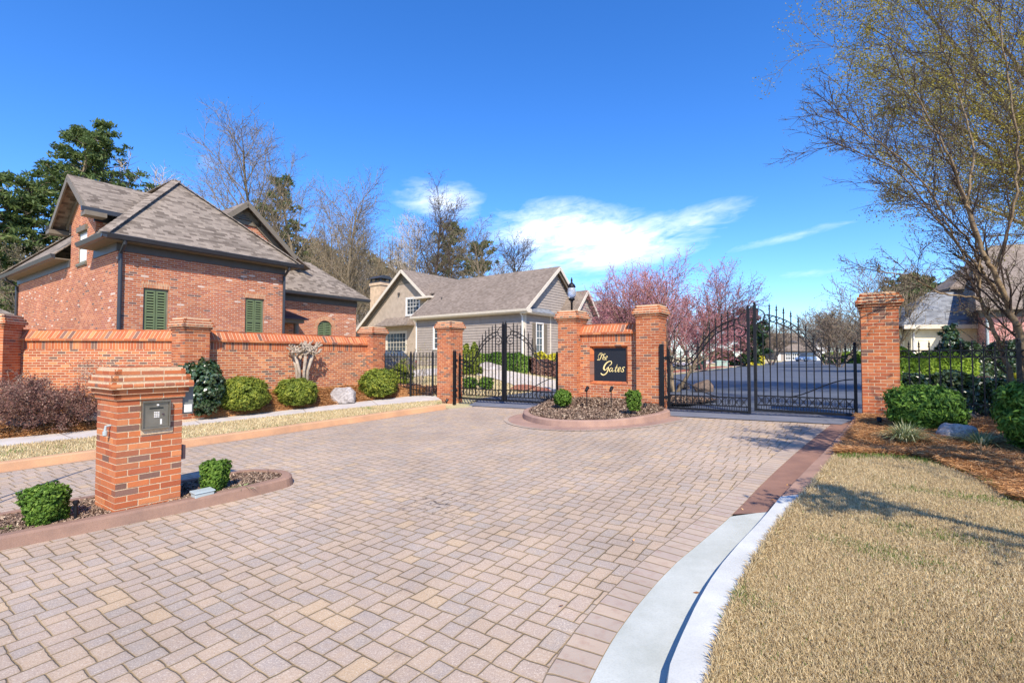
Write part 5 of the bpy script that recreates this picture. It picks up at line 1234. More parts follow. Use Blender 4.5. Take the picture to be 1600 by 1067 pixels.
sr = mb.build('stucco_gable_roof', M_shing2, gh); mb = MB()
for (la, za, lb, zb_) in ((sa, sz, lfx, lzx), (sa, sz, rt-.35, rz_-.28)):
    beam(mb, sp(la, za-.16, .46), sp(lb, zb_-.16, .46), .06, .24, f2); 
mb.box(gp_(rt+.75, SO), e1, f2, 0, 1.9, -.2, .75, rz_-.55, rz_-.38); mb.build('rake_board', M_cream, sr)
mb = MB()
for (la, za, lb, zb_) in ((sa, sz, lf, lz), (sa, sz, rt, rz_)): beam(mb, sp(la, za-.42, .03), sp(lb, zb_-.42, .03), .05, .3, f2)
mb.box(gp_(sa+.9, SO), e1, f2, 0, 1.8, -.02, .04, sz-1.25, sz-1.05); mb.face([sp(sa+.35, sz-1.0, .05), sp(sa-.35, sz-1.0, .05), sp(sa, sz-.55, .05)]); mb.build('gable_trim', M_taupe, sr)
mb = MB(); slab(mb, [sp(17.2, 4.45, .9), sp(12.9, 4.45, .9), sp(13.4, 5.15, 0), sp(16.6, 5.15, 0)], .10); slab(mb, [sp(17.2, 4.45, .9), sp(17.2, 4.45, 0), sp(16.6, 5.15, 0)], .1); slab(mb, [sp(12.9, 4.45, .9), sp(12.9, 4.45, 0), sp(13.4, 5.15, 0)], .1); mb.build('window_hood', M_shing2, gh)
for (l, z_) in ((14.9, 7.2), (11.75, 2.7)):
    mb = MB(); mb.box(gp_(l, SO), e1, f2, -.08, .08, 0, .15, z_-.1, z_+.12); mb.build('wall_lamp', M_trim, gh)
mb = MB(); slab(mb, [gp_(lf-1, SO+2.2, 4.5), gp_(lf+5.5, SO+2.2, 4.5), gp_(lf+3.5, SO+5, 6.9), gp_(lf-1, SO+5, 6.9)], .1); mb.box(gp_(lf+5, SO), e1, f2, 0, 6, -5, -2.7, .9, 4.5); mb.build('left_wing_roof', M_shing2, gh)
# rear mass whose hips show right of the small gable
mb = MB()
def hip(mb, O, a, b, L, D, z0, z1, inset=None, t=.1):
    i_ = D/2 if inset is None else inset; P = lambda x, y, z: O+a*x+b*y+Z*z
    slab(mb, [P(0, 0, z0), P(L, 0, z0), P(L-i_, D/2, z1), P(i_, D/2, z1)], t); slab(mb, [P(0, D, z0), P(L, D, z0), P(L-i_, D/2, z1), P(i_, D/2, z1)], t)
    slab(mb, [P(0, 0, z0), P(0, D, z0), P(i_, D/2, z1)], t); slab(mb, [P(L, 0, z0), P(L, D, z0), P(L-i_, D/2, z1)], t)
q0 = at(905, 500, 42); q0.z = 0; hip(mb, q0-e1*7, e1, e2, 10.5, 11, 4.5, 7.15, 3.6); q1 = at(925, 500, 39.5); q1.z = 0; hip(mb, q1-e1*.5, e1, e2, 4.6, 7, 4.0, 5.75, 2.0)
mb.build('rear_roof', M_shing3 if False else M_shing2, gh); mb = MB(); mb.box(q0, e1, e2, -6, 3.0, .6, 10.5, .9, 4.5); mb.box(q1, e1, e2, 0, 3.6, .5, 6.5, .9, 4.0); mb.build('rear_wall', M_siding, gh)
cb = at(594, 500, 47); cb.z = 0; ch = MB(); ch.box(cb, e1, e2, -.78, .78, -.6, .6, 1, 8.55); ch.box(cb, e1, e2, -.86, .86, -.68, .68, 8.55, 8.8); co_ = ch.build('chimney', M_chim, gh)
mb = MB(); mb.box(cb, e1, e2, -.8, .8, -.62, .62, 8.8, 8.95); [mb.box(cb, e1, e2, x_-.06, x_+.06, y_-.06, y_+.06, 8.95, 9.2) for x_ in (-.7, 0, .7) for y_ in (-.54, .54)]; mb.prism(cb, e1, e2, [(-.8, 9.2), (.8, 9.2), (.35, 9.5), (-.35, 9.5)], -.9, .9); mb.build('chimney_cap', M_gutter, co_)
#PART5
# ------------------------------------------------------------------ keypad pillar on its island
kc = gp(178.7, 808.5, .06); kw = .61; ka = n.copy()             # right-hand face runs along n
KC = Vector((kc.x, kc.y, 0))+ka*kw/2-g*kw/2
kp, kz = pillar('keypad_pillar', 'short brick pillar with a steel entry keypad, on the kerbed island in the foreground', KC.to_tuple()[:2], kw, 19, kc.z-.06, 31, cap=1.0, group=None, a=ka)
kp['category'] = 'keypad pillar'
KF = KC+g*kw/2-ka*kw/2          # front corner, face along ka, outward g
def kpx(x): # distance along face for pixel column
    r = (x-CX)/F; return (KF.x-r*KF.y)/(r*ka.y-ka.x)
def kpz(y, t): p = KF+ka*t; return CAMZ+(558-y)/F*p.y
x0, x1 = kpx(224), kpx(264); z0, z1 = kpz(668, x0), kpz(629, x0)
mb = MB(); mb.box(KF, ka, g, x0, x1, 0, .035, z0, z1); box_ = mb.build('keypad', M_steel, kp, bevel=.003)
mb = MB(); mb.box(KF, ka, g, x0-.012, x1+.012, 0, .06, z1, z1+.02); mb.box(KF, ka, g, x0-.012, x0, 0, .055, z0, z1); mb.box(KF, ka, g, x1, x1+.012, 0, .055, z0, z1); mb.box(KF, ka, g, x0-.012, x1+.012, 0, .05, z0-.02, z0); mb.build('hood', M_steel, box_, bevel=.002)
W_ = x1-x0; H_ = z1-z0
mb = MB(); mb.box(KF, ka, g, x0+W_*.24, x0+W_*.78, .034, .0375, z0+H_*.73, z0+H_*.79); mb.build('card_slot', M_dark, box_)
for i in range(3):
    for j in range(4): mb = MB(); mb.box(KF, ka, g, x0+W_*(.42+.075*i), x0+W_*(.47+.075*i), .034, .041, z0+H_*(.39+.062*j), z0+H_*(.43+.062*j)); mb.build('key', M_white, box_)
mb = MB(); c_ = KF+ka*(x0+W_*.77)+g*.034+Z*(z0+H_*.5); mb.tube([c_, c_+g*.012], .011, 10); mb.build('call_button', M_copper, box_)
mb = MB(); mb.box(KF, ka, g, x0+W_*.66, x0+W_*.73, .034, .037, z0+H_*.10, z0+H_*.31); mb.build('label_plate', M_white, box_)
mb = MB(); c_ = KF+ka*(x0+W_*.55)+g*.06+Z*(z1-.03); mb.tube([c_-g*.03, c_-g*.01], .01, 10); mb.build('lock', M_white, box_)
mb = MB(); mb.box(KF, ka, g, x0-.01, x1+.05, 0, .016, z0-.075, z0-.022); mb.build('ledge', M_mort, kp)
mb = MB(); q = -g*.17; mb.tube([KF+q-ka*.0+Z*(kc.z+.95), KF+q-ka*.045+Z*(kc.z+.945), KF+q-ka*.05+Z*(kc.z+.90)], .013, 8); mb.lathe(KF+q-ka*.05+Z*(kc.z+.84), [(.012, 0), (.022, .01), (.022, .05), (.01, .06)], 10); mb.build('sensor', M_gplas, kp)
KB = KF+ka*kw
mb = MB(); mb.box(KB, g, ka, -.36, -.03, .0, .13, kc.z+1.02, kc.z+1.34); mb.box(KB, g, ka, -.37, -.02, .0, .14, kc.z+1.34, kc.z+1.355); o_ = mb.build('junction_box', M_gbox, kp, bevel=.006)
mb = MB(); mb.box(KB, g, ka, -.028, -.02, .03, .11, kc.z+1.04, kc.z+1.13); mb.build('sticker', M_white, o_)
mb = MB(); mb.box(KB, g, ka, -.16, -.02, 0, .055, kc.z+.50, kc.z+.66); mb.build('switch_box', M_copper, kp, bevel=.004)
b_ = gp(118, 812, .085); t_ = thing('path_light', 'short black bollard light beside the left boxwood on the keypad island', 'path light', b_)
mb = MB(); mb.lathe(b_-Z*.03, [(.016, 0), (.016, .19), (.013, .195)], 12); mb.build('stem', M_iron, t_); mb = MB(); mb.lathe(b_+Z*.165, [(.026, 0), (.028, .015), (.028, .03), (.020, .035)], 14); mb.build('lamp_head', M_iron, t_)
b_ = gp(319, 779, .085); t_ = thing('ground_box', 'pale grey plastic utility box half sunk in the island mulch beside the boxwood', 'utility box', b_)
mb = MB(); mb.box(b_, ka, g, -.10, .10, -.10, .02, -.03, .075); mb.build('body', M_gplas, t_, bevel=.006); mb = MB(); mb.prism(b_, ka, g, [(-.115, .075), (.03, .075), (.025, .088), (-.11, .098)], -.11, .11); mb.build('lid', M_gplas, t_, bevel=.003)
# ------------------------------------------------------------------ shrubs in the foreground and along the wall
p_ = gp(70, 818, .085); shrub('boxwood', 'clipped boxwood left of the keypad pillar', p_, .165, .165, .38, L_box, 41, 20000, .017, 'taper', 'small clipped boxwoods', lump=.05, clump=14, csz=.05)
p_ = gp(335, 767, .085); shrub('boxwood', 'clipped boxwood right of the keypad pillar, above the utility box', p_, .145, .145, .36, L_box, 42, 15000, .017, 'taper', 'small clipped boxwoods', lump=.05, clump=14, csz=.05)
p_ = gp(879, 634.5, .22); shrub('boxwood', 'clipped boxwood left of the sign lettering, against the entry gate', p_, .23, .23, .43, L_box, 43, 9000, .024, 'globe', 'small clipped boxwoods', lump=.05, clump=16, csz=.05)
p_ = gp(990, 641.5, .24); shrub('boxwood', 'clipped boxwood just left of the pillar at the right end of the sign', p_, .17, .17, .45, L_box, 44, 8000, .024, 'taper', 'small clipped boxwoods', lump=.06, clump=16, csz=.05)
tuft('weed', 'low green weed near the tip of the keypad island', gp(380, 763, .085), .14, .05, L_lirio, 3, 60, .008, cat='weed'); tuft('weed', 'small green weed at the left edge of the keypad island', gp(10, 828, .085), .08, .04, L_grassg, 4, 30, .006, cat='weed')
p_ = gp(418, 752, .085); t_ = thing('marker_stake', 'thin bare stake standing near the rounded tip of the keypad island', 'stake', p_); mb = MB(); mb.tube([p_, p_+Z*.16+g*.01], .003, 5); mb.build('shaft', B_dark, t_)
def bed(px, py): q = on_bed(px, py); return q if q is not None else gp(px, py, .3)
GS = 'golden green globe shrubs along the wall'
shrub('globe_shrub', 'golden green globe shrub, leftmost of the three, beside the dark holly', bed(380, 640), .60, .52, .86, L_arb, 51, 30000, .034, 'dome', GS, lump=.05, asp=2.4)
shrub('globe_shrub', 'golden green globe shrub under the pruned bare crape myrtle', bed(463, 632), .50, .48, .74, L_arb, 52, 26000, .034, 'dome', GS, lump=.05, asp=2.4)
shrub('globe_shrub', 'golden green globe shrub beside the low side fence, right of the pale boulder', bed(591, 619), .58, .5, .90, L_arb, 53, 26000, .036, 'dome', GS, lump=.05, asp=2.4)
shrub('holly_bush', 'tall dark glossy holly behind the keypad pillar', bed(312, 648), .52, .5, 1.42, L_dark, 54, 15000, .060, 'dome', None, 'holly bush', lump=.06, asp=1.5)
p_ = bed(536, 626); rock('boulder', 'pale grey angular boulder in the straw under the garden wall', p_, (.42, .30, .38), 3)['category'] = 'boulder'
# pruned crape myrtle against the wall
def pruned():
    rng = random.Random(9); p = bed(467, 618); p.y += .25; root = thing('pruned_crape_myrtle', 'bare crape myrtle pruned to knobbly fists against the garden wall', 'tree', p); t = MB(); c = MB()
    for i in range(6):
        a = i*1.05; b0 = p+Vector((math.cos(a)*.13, math.sin(a)*.10, -.1)); m0 = p+Vector((math.cos(a)*.18+rng.gauss(0, .03), math.sin(a)*.12, .75)); e0 = p+Vector((math.cos(a)*.30, math.sin(a)*.2, 1.22+rng.gauss(0, .03)))
        t.tube([b0, m0, e0], [.05, .044, .05], 8)
        for j in range(5):
            q = e0+Vector((rng.gauss(0, .11), rng.gauss(0, .08), rng.uniform(.08, .3))); c.tube([e0-Z*.04, (e0+q)/2+Vector((rng.gauss(0, .04), 0, 0)), q], [.034, .022, .032], 6); c.lathe(q-Z*.03, [(.01, 0), (.045, .02), (.05, .05), (.02, .08)], 7)
            for _ in range(4): q2 = q+Vector((rng.gauss(0, .08), rng.gauss(0, .06), rng.uniform(-.02, .14))); c.tube([q, q2], [.018, .022], 5); c.lathe(q2-Z*.01, [(.01, 0), (.026, .012), (.024, .035), (.006, .05)], 6)
    t.build('trunk', B_cut, root, smooth=True); c.build('crown', B_cut, root, smooth=True)
pruned()
# low purple brown loropetalum and bare shrub at left
p_ = bed(75, 655); TW = dict(seg=(.2, .15, .1, .1), wob=(.12, .18, .2, .2), up=(.1, .1, .1, .0), n=(7, 5, 4, 3), start=(.15, .15, .1, .1), ang=(40, 45, 45, 40), rat=(.6, .6, .55, .5), taper=.4, rr=.55, rmin=.0035, spread=1.15)
tree('loropetalum_shrub', 'spreading wine brown twiggy shrub in the straw bed at left', 'shrub', bed(72, 660), 61, .95, .03, TW, 3, B_mauve, B_mauve, trunks=9, leaf=(L_red, .028, 3, .05, 1.5, 6000), split=1)
TW2 = dict(TW); TW2['spread'] = .8
tree('bare_shrub', 'taller bare tan shrub behind the wine brown shrub, against the wall', 'shrub', bed(168, 634)+Vector((0, .5, .1)), 62, 1.05, .028, TW2, 3, B_cut, B_cut, trunks=9, leaf=(L_red, .022, 1, .04, 1.5, 800), split=1)
tree('bare_shrub', 'leafless tan shrub at the left edge, in front of the wall', 'shrub', bed(12, 640)+Vector((-.3, .3, 0)), 63, .9, .028, TW2, 3, B_mauve, B_cut, trunks=8, leaf=(L_red, .022, 1, .04, 1.5, 1500), split=1)
o = rock('boulder', 'dark low rock in front of the wine brown shrub', bed(45, 661), (.42, .3, .18), 5, simple('dark_rock_mat', (.09, .085, .09), .85, .4, 8, bump=.5)); o['category'] = 'boulder'
o = rock('boulder', 'pale low rock just left of the keypad pillar', bed(147, 655), (.30, .22, .16), 6); o['category'] = 'boulder'
def path_light(px, py, h, label, zf=bed):
    p = zf(px, py); t = thing('path_light', label, 'path light', p, None); mb = MB(); mb.tube([p-Z*.05, p+Z*h], .012, 8); mb.build('stem', M_iron, t); mb = MB(); mb.lathe(p+Z*(h-.01), [(.03, 0), (.13, .015), (.12, .03), (.04, .05), (.01, .07)], 14); mb.build('lamp_shade', M_iron, t, smooth=True)
path_light(112, 659, .24, 'small black mushroom path light in the straw beside the pale rock')
for k, (px, lb) in enumerate(((917, 'left of two thin black spotlights pointing at the sign lettering'), (955, 'right of two thin black spotlights pointing at the sign lettering'))):
    p = gp(px, 631.5 if k == 0 else 632, .27); t = thing('sign_spotlight', lb, 'spotlight', p, 'spotlights in front of the sign'); mb = MB(); mb.tube([p-Z*.05, p+Z*.36], .013, 8); mb.build('stem', M_iron, t); mb = MB(); mb.tube([p+Z*.34-n*.05, p+Z*.43+n*.06], [.034, .045], 10); mb.build('lamp_head', M_iron, t)
for px, py, off_, lb in ((1007.5, 638, .18, 'stubby black spotlight at the foot of the pillar right of the sign'), (1374, 662, .14, 'stubby black spotlight at the foot of the large shadow-striped pillar'), (698, 629, .12, 'tiny black spotlight at the foot of the pillar beside the side fence')):
    p = gp(px, py, off_); t = thing('ground_spotlight', lb, 'spotlight', p, 'stubby ground spotlights'); mb = MB(); mb.lathe(p-Z*.03, [(.02, 0), (.02, .05)], 8); mb.build('stem', M_iron, t); mb = MB(); mb.tube([p+Z*.03-n*.03, p+Z*.10+n*.04], [.035, .045], 10); mb.build('lamp_head', M_iron, t)
b_ = Vector((-6.35, 4.9, G(-6.35, 4.9))); t_ = thing('sign_post', 'thin street sign post left of the keypad island, outside the picture', 'sign post', b_)
mb = MB(); mb.tube([b_-Z*.1, b_+Z*2.9], .022, 8); mb.build('post', M_iron, t_); mb = MB(); mb.tube([b_+Vector((.35, .05, -.1)), b_+Z*2.4], .014, 6); mb.build('brace', M_iron, t_)
# ------------------------------------------------------------------ right bed
def st(px, py, dz=.12): return gp(px, py, dz)
shrub('evergreen_shrub', 'big dark green mounded shrub in front of the fence, right of the large pillar', st(1447, 672), .47, .46, .74, L_yew, 71, 40000, .032, 'dome', 'dark mounded evergreens in the straw', lump=.05, clump=36, csz=.065, asp=2.4)
shrub('evergreen_shrub', 'dark green mounded shrub cut by the right edge of the picture', st(1652, 705), .54, .52, .90, L_yew, 72, 40000, .034, 'dome', 'dark mounded evergreens in the straw', lump=.05, clump=36, csz=.065, asp=2.4)
o = rock('boulder', 'blue grey smooth boulder between the two dark shrubs', st(1497, 686, .12), (.30, .21, .24), 8, None, .2); o['category'] = 'boulder'
o = rock('boulder', 'small brown rock at the foot of the fence behind the blue grey boulder', st(1522, 655, .12), (.15, .12, .13), 12, simple('brown_rock_mat', (.15, .11, .085), .9, .3, 8, bump=.5)); o['category'] = 'boulder'
tuft('liriope_clump', 'striped grassy clump in front of the big dark shrub', st(1415, 692), .32, .30, L_lirio, 21, 320, .0075, 'grassy clumps in the straw'); tuft('liriope_clump', 'straggly dry grassy clump in front of the blue grey boulder', st(1532, 697), .36, .24, L_lirio, 22, 170, .006, 'grassy clumps in the straw')
tuft('liriope_clump', 'dry grassy clump nearest the lawn, in the straw', st(1535, 712), .26, .14, L_needle, 23, 110, .006, 'grassy clumps in the straw')
# hedges beyond the fence
def back(px, py, Y, z=None): q = at(px, py, Y); q.z = H(q.x, q.y); return q
h0_ = us(1.0, 13.9); h1_ = us(4.8, 13.6)
for q in (h0_, h1_): q.z = .42
hedge('hedge', 'dark glossy broad leaf hedge just behind the right fence', h0_, h1_, 1.1, .86, L_dark, 81, 16000, .075, lump=.06)
hy = us(3.0, 15.2); hy.z = .6; hz_ = us(4.6, 15.0); hz_.z = .6
hedge('yellow_hedge', 'bright yellow leaved shrub row behind the dark hedge', hy, hz_, .7, .66, L_yel, 82, 5000, .06, lump=.09)
a_, b_ = us(1.3, 15.8), us(3.0, 15.4); a_.z = b_.z = .6; hedge('red_hedge', 'wine red shrub row left of the yellow shrubs', a_, b_, .7, .60, L_red, 83, 5000, .06, lump=.08)
a_, b_ = us(4.7, 15.0), us(6.4, 14.8); a_.z = b_.z = .6; hedge('red_hedge', 'wine red shrub row right of the yellow shrubs', a_, b_, .7, .58, L_red, 84, 4000, .06, lump=.08)
a_, b_ = back(1395, 555, 17.5), back(1520, 555, 16.5); a_.z = b_.z = .55; hedge('lime_hedge', 'bright green rounded hedge behind the right fence, below the cream house', a_, b_, 1.1, 1.32, L_lime, 85, 14000, .07, lump=.06)
a_, b_ = back(1500, 555, 19.5), back(1625, 555, 18.5); a_.z = b_.z = .7; hedge('holly_hedge', 'tall dark and pale mottled hedge below the pink brick house', a_, b_, 1.4, 1.55, L_dark, 86, 12000, .09, lump=.07)
# ------------------------------------------------------------------ seen through and over the entry gate
def hq(px, py): return hp(px, py)
a_, b_ = back(738, 566, 29.5), back(828, 568, 28.6); hedge('green_hedge', 'clipped green hedge along the front of the taupe house', a_, b_, 1.2, 1.05, L_box, 91, 9000, .09, lump=.05)
a_, b_ = back(829, 568, 28.6), back(872, 568, 28.8); hedge('purple_hedge', 'dark purple hedge right of the green hedge', a_, b_, 1.1, .85, L_red, 92, 5000, .09, lump=.05)
a_, b_ = back(836, 560, 29.7), back(874, 560, 30); hedge('yellow_hedge', 'golden yellow shrubs topping the purple hedge', a_, b_, .8, 1.15, L_yel, 93, 4000, .08, lump=.07)
shrub('conical_evergreen', 'narrow conical evergreen, left of the pair by the taupe house', back(729, 570, 27), .42, .42, 1.7, L_arb, 94, 6000, .09, 'cone', 'narrow conical evergreens'); shrub('conical_evergreen', 'narrow conical evergreen, right of the pair by the taupe house', back(741, 570, 27), .46, .46, 1.75, L_arb, 95, 6000, .09, 'cone', 'narrow conical evergreens')
shrub('boxwood', 'small round boxwood on the lawn, seen through the left gate leaf near its hinge', hq(734, 608), .33, .33, .55, L_box, 96, 4000, .05, 'globe', 'round boxwoods behind the entry gate'); shrub('boxwood', 'small round boxwood on the lawn, seen through the left gate leaf near its middle', hq(760, 609), .33, .33, .55, L_box, 97, 4000, .05, 'globe', 'round boxwoods behind the entry gate')
o = rock('boulder', 'pinkish pale rock on the lawn before the green hedge', hq(764, 578), (.9, .5, .4), 14); o['category'] = 'boulder'
shrub('green_shrub', 'upright green shrub before the stucco window, behind the side fence', back(628, 575, 24), .5, .5, 1.2, L_arb, 98, 5000, .07, 'dome'); tree('bare_shrub', 'bare tan shrub with thin upright branches, behind the side fence', 'shrub', back(650, 575, 24), 99, 1.7, .03, dict(TW, spread=.5, seg=(.4, .3, .2, .15)), 2, B_cut, B_cut, trunks=9, leaf=(L_oliv, .04, 2, .08), split=1)
a_, b_ = back(608, 600, 18.8), back(690, 606, 17.6); a_.z = b_.z = .35; hedge('purple_groundcover', 'low purple brown ground cover behind the side fence', a_, b_, .9, .28, L_red, 100, 7000, .05, lump=.1)
a_, b_ = us(-10.7, 13.4, .2), us(-9.0, 14.0, .2); 
# street lamp
lp_ = at(893.5, 520, 19); lp_.z = H(lp_.x, lp_.y); t_ = thing('street_lamp', 'black street lamp with a clear acorn globe rising behind the sign pillar', 'street lamp', lp_); zt = CAMZ+(558-433)/F*19
mb = MB(); mb.lathe(lp_, [(.16, 0), (.16, .3), (.09, .45), (.06, .7), (.045, 1.2), (.04, zt-lp_.z-1.0), (.06, zt-lp_.z-.98), (.045, zt-lp_.z-.93)], 14); mb.build('pole', M_iron, t_, smooth=True)
mb = MB(); mb.lathe((lp_.x, lp_.y, zt-.94), [(.05, 0), (.13, .06), (.13, .10), (.10, .12)], 14); mb.build('lamp_fitter', M_iron, t_)
mb = MB(); mb.lathe((lp_.x, lp_.y, zt-.82), [(.10, 0), (.155, .10), (.17, .24), (.15, .36), (.12, .42)], 16); mb.build('lamp_globe', mat('lamp_glass_mat', lambda q: pbr(q, (.62, .66, .72), .1, spec=.8, Transmission_Weight=.55)), t_, smooth=True)
mb = MB(); mb.lathe((lp_.x, lp_.y, zt-.40), [(.15, 0), (.165, .02), (.12, .12), (.05, .18), (.03, .24), (.045, .28), (.01, .40)], 14); mb.build('lamp_cap', M_iron, t_, smooth=True)
#PART6
# ------------------------------------------------------------------ houses on the right and at the end of the street
yh = thing('cream_house', 'cream stucco house with blue grey roof behind the right fence', 'house', back(1440, 560, 40))
yc = at(1424, 540, 33); yz = H(yc.x, yc.y); yc.z = 0; ax, ay = Vector((1, -.12, 0)).normalized(), Vector((.12, 1, 0)).normalized()
ezy = CAMZ+(558-511)/F*33
mb = MB(); mb.box(yc, ax, ay, 0, 6, 0, 2.9, yz-.3, ezy); mb.box(yc, ax, ay, -1.2, 0, .6, 2.2, yz-.3, ezy-.1); mb.build('wall', M_stuccoy, yh)
mb = MB(); hip(mb, yc-ax*.9-ay*.6+Z*0, ax, ay, 7.6, 4.1, ezy+.12, CAMZ+(558-458)/F*34.6, 3.0); mb.build('roof', M_shing3, yh)
mb = MB(); mb.box(yc, ax, ay, -.8, 7.4, -.62, -.45, ezy-.15, ezy+.12); mb.build('fascia', M_cream, yh); spout(yh, yc+ax*.12, -ay, yz, ezy, M_white, .06)
for x_ in (-1.0,): window(yh, yc+ay*.6, ax, -ay, x_, x_+.75, yz+.9, ezy-.5, .0, M_white, 2, 4)
ph = thing('pink_brick_house', 'pink brick two storey house with brown roof behind the bare trees at right', 'house', back(1560, 560, 30))
pc_ = at(1539.5, 540, 30); pz0 = H(pc_.x, pc_.y); pc_.z = 0; bx, by = Vector((1, -.35, 0)).normalized(), Vector((.35, 1, 0)).normalized(); ezp = CAMZ+(558-482)/F*30
sd = (at(1512, 540, 36)-at(1539.5, 540, 30)); sd.z = 0; Ls = sd.length; sd.normalize(); so_ = Vector((-sd.y, sd.x, 0)); so_ = so_ if so_.x < 0 else -so_
mb = MB(); hole_wall(mb, pc_, bx, -by, 9, pz0-.3, ezp, (), .1); hole_wall(mb, pc_+sd*Ls, -sd, so_, Ls, pz0-.3, ezp, [(1.7, 2.9, pz0+.9, ezp-.9)], .12); mb.build('wall', M_pink, ph, uvo=tuple(pc_))
window(ph, pc_+sd*Ls, -sd, so_, 1.8, 2.8, pz0+.9, ezp-.9, -.06, M_white, 2, 4); spout(ph, pc_+bx*.1, -by, pz0, ezp, M_gplas, .07)
mb = MB(); mb.box(pc_+bx*-.0, bx, -by, -.3, 9, .02, .05, ezp-.55, ezp-.1); mb.build('frieze', M_trim, ph)
mb = MB(); slab(mb, [pc_-by*.7-bx*.7+Z*(ezp), pc_-by*.7+bx*9+Z*ezp, pc_+bx*9+by*4.5+Z*(ezp+3.6), pc_+bx*1.5+by*4.5+Z*(ezp+3.6)], .15); slab(mb, [pc_-by*.7-bx*.7+Z*ezp, pc_+sd*(Ls+.2)-bx*.6+Z*ezp, pc_+bx*1.5+by*4.5+Z*(ezp+3.6)], .15); mb.build('lower_roof', M_shing2, ph)
tw = at(1512, 540, 36.5); tw.z = 0; et = CAMZ+(558-449)/F*36.5
mb = MB(); mb.box(tw, bx, by, -.7, 9, 0, 2.2, pz0-.3, et); mb.build('tower_wall', simple('shaded_wall_mat', (.20, .20, .24), .8, .1, 4), ph)  # dark blue-grey colour holds the shade of the house's shadow side
window(ph, tw, bx, -by, -.5, .0, et-2.2, et-.5, .0, M_white, 2, 4); window(ph, tw, bx, -by, .45, .95, et-2.2, et-.5, .0, M_white, 2, 4); window(ph, tw, bx, -by, -.45, .3, pz0+1.2, pz0+3.2, .0, M_white, 2, 4)
mb = MB(); slab(mb, [tw-bx*1.2-by*.6+Z*et, tw+bx*11-by*.6+Z*et, tw+bx*11+by*3+Z*(et+3.6), tw+bx*3.0+by*3+Z*(et+3.6)], .15); slab(mb, [tw-bx*1.2-by*.6+Z*et, tw-bx*1.2+by*2.8+Z*et, tw+bx*3.0+by*3+Z*(et+3.6)], .15); mb.build('upper_roof', M_shing2, ph)
gr = thing('garage_house', 'low tan house with a white garage door at the far end of the street', 'house', back(1235, 564, 108))
gc = at(1213, 560, 108); gz0 = H(gc.x, gc.y); gc.z = 0; px_ = F/108.
mb = MB(); X = Vector((1, 0, 0)); Yv = Vector((0, 1, 0)); mb.box(gc, X, Yv, 0, 8.5, 0, 8, gz0-.5, gz0+2.3); mb.build('wall', M_siding, gr)
mb = MB(); mb.box(gc, X, -Yv, 2.0, 5.0, 0, .08, gz0, gz0+1.75); gd = mb.build('garage_door', M_white, gr); mb = MB()
for i in range(6):
    for j in range(2): mb.box(gc, X, -Yv, 2.12+i*.48, 2.48+i*.48, .08, .1, gz0+.25+j*.75, gz0+.85+j*.75)
mb.build('pane', M_glass, gd)
mb = MB(); mb.box(gc, X, -Yv, .2, .9, 0, .06, gz0, gz0+1.9); mb.build('side_door', M_white, gr)
mb = MB(); zr_ = CAMZ+(558-520)/F*112; slab(mb, [gc-X*9-Yv*.8+Z*(gz0+2.3), gc+X*10-Yv*.8+Z*(gz0+2.3), gc+X*8.5+Yv*6+Z*zr_, gc-X*4+Yv*6+Z*zr_], .2); slab(mb, [gc+X*10-Yv*.8+Z*(gz0+2.3), gc+X*10+Yv*10+Z*(gz0+2.3), gc+X*8.5+Yv*6+Z*zr_], .2); mb.build('roof', M_shing2, gr)
mb = MB(); mb.prism(gc+X*4.2, X, -Yv, [(-2.6, gz0+3.7), (-1.6, gz0+3.75), (-1.5, gz0+4.1), (-2.6, gz0+4.5)], -1.5, 1.5); mb.build('dormer', M_trim, gr)
mb = MB(); gg = gc+X*8.6+Yv*-.5; mb.mesh([gg-X*.2+Z*(gz0+2.3), gg+X*3.0+Z*(gz0+2.3), gg+X*1.6+Z*(gz0+6.2), gg-X*.2+Yv*2+Z*(gz0+2.3), gg+X*3.0+Yv*2+Z*(gz0+2.3), gg+X*1.6+Yv*2+Z*(gz0+6.2)], [(0, 1, 2), (5, 4, 3), (0, 3, 4, 1), (1, 4, 5, 2), (2, 5, 3, 0)]); mb.box(gg, X, Yv, 0, 2.8, .05, 2, gz0-.3, gz0+2.28); mb.build('side_gable', M_white, gr)
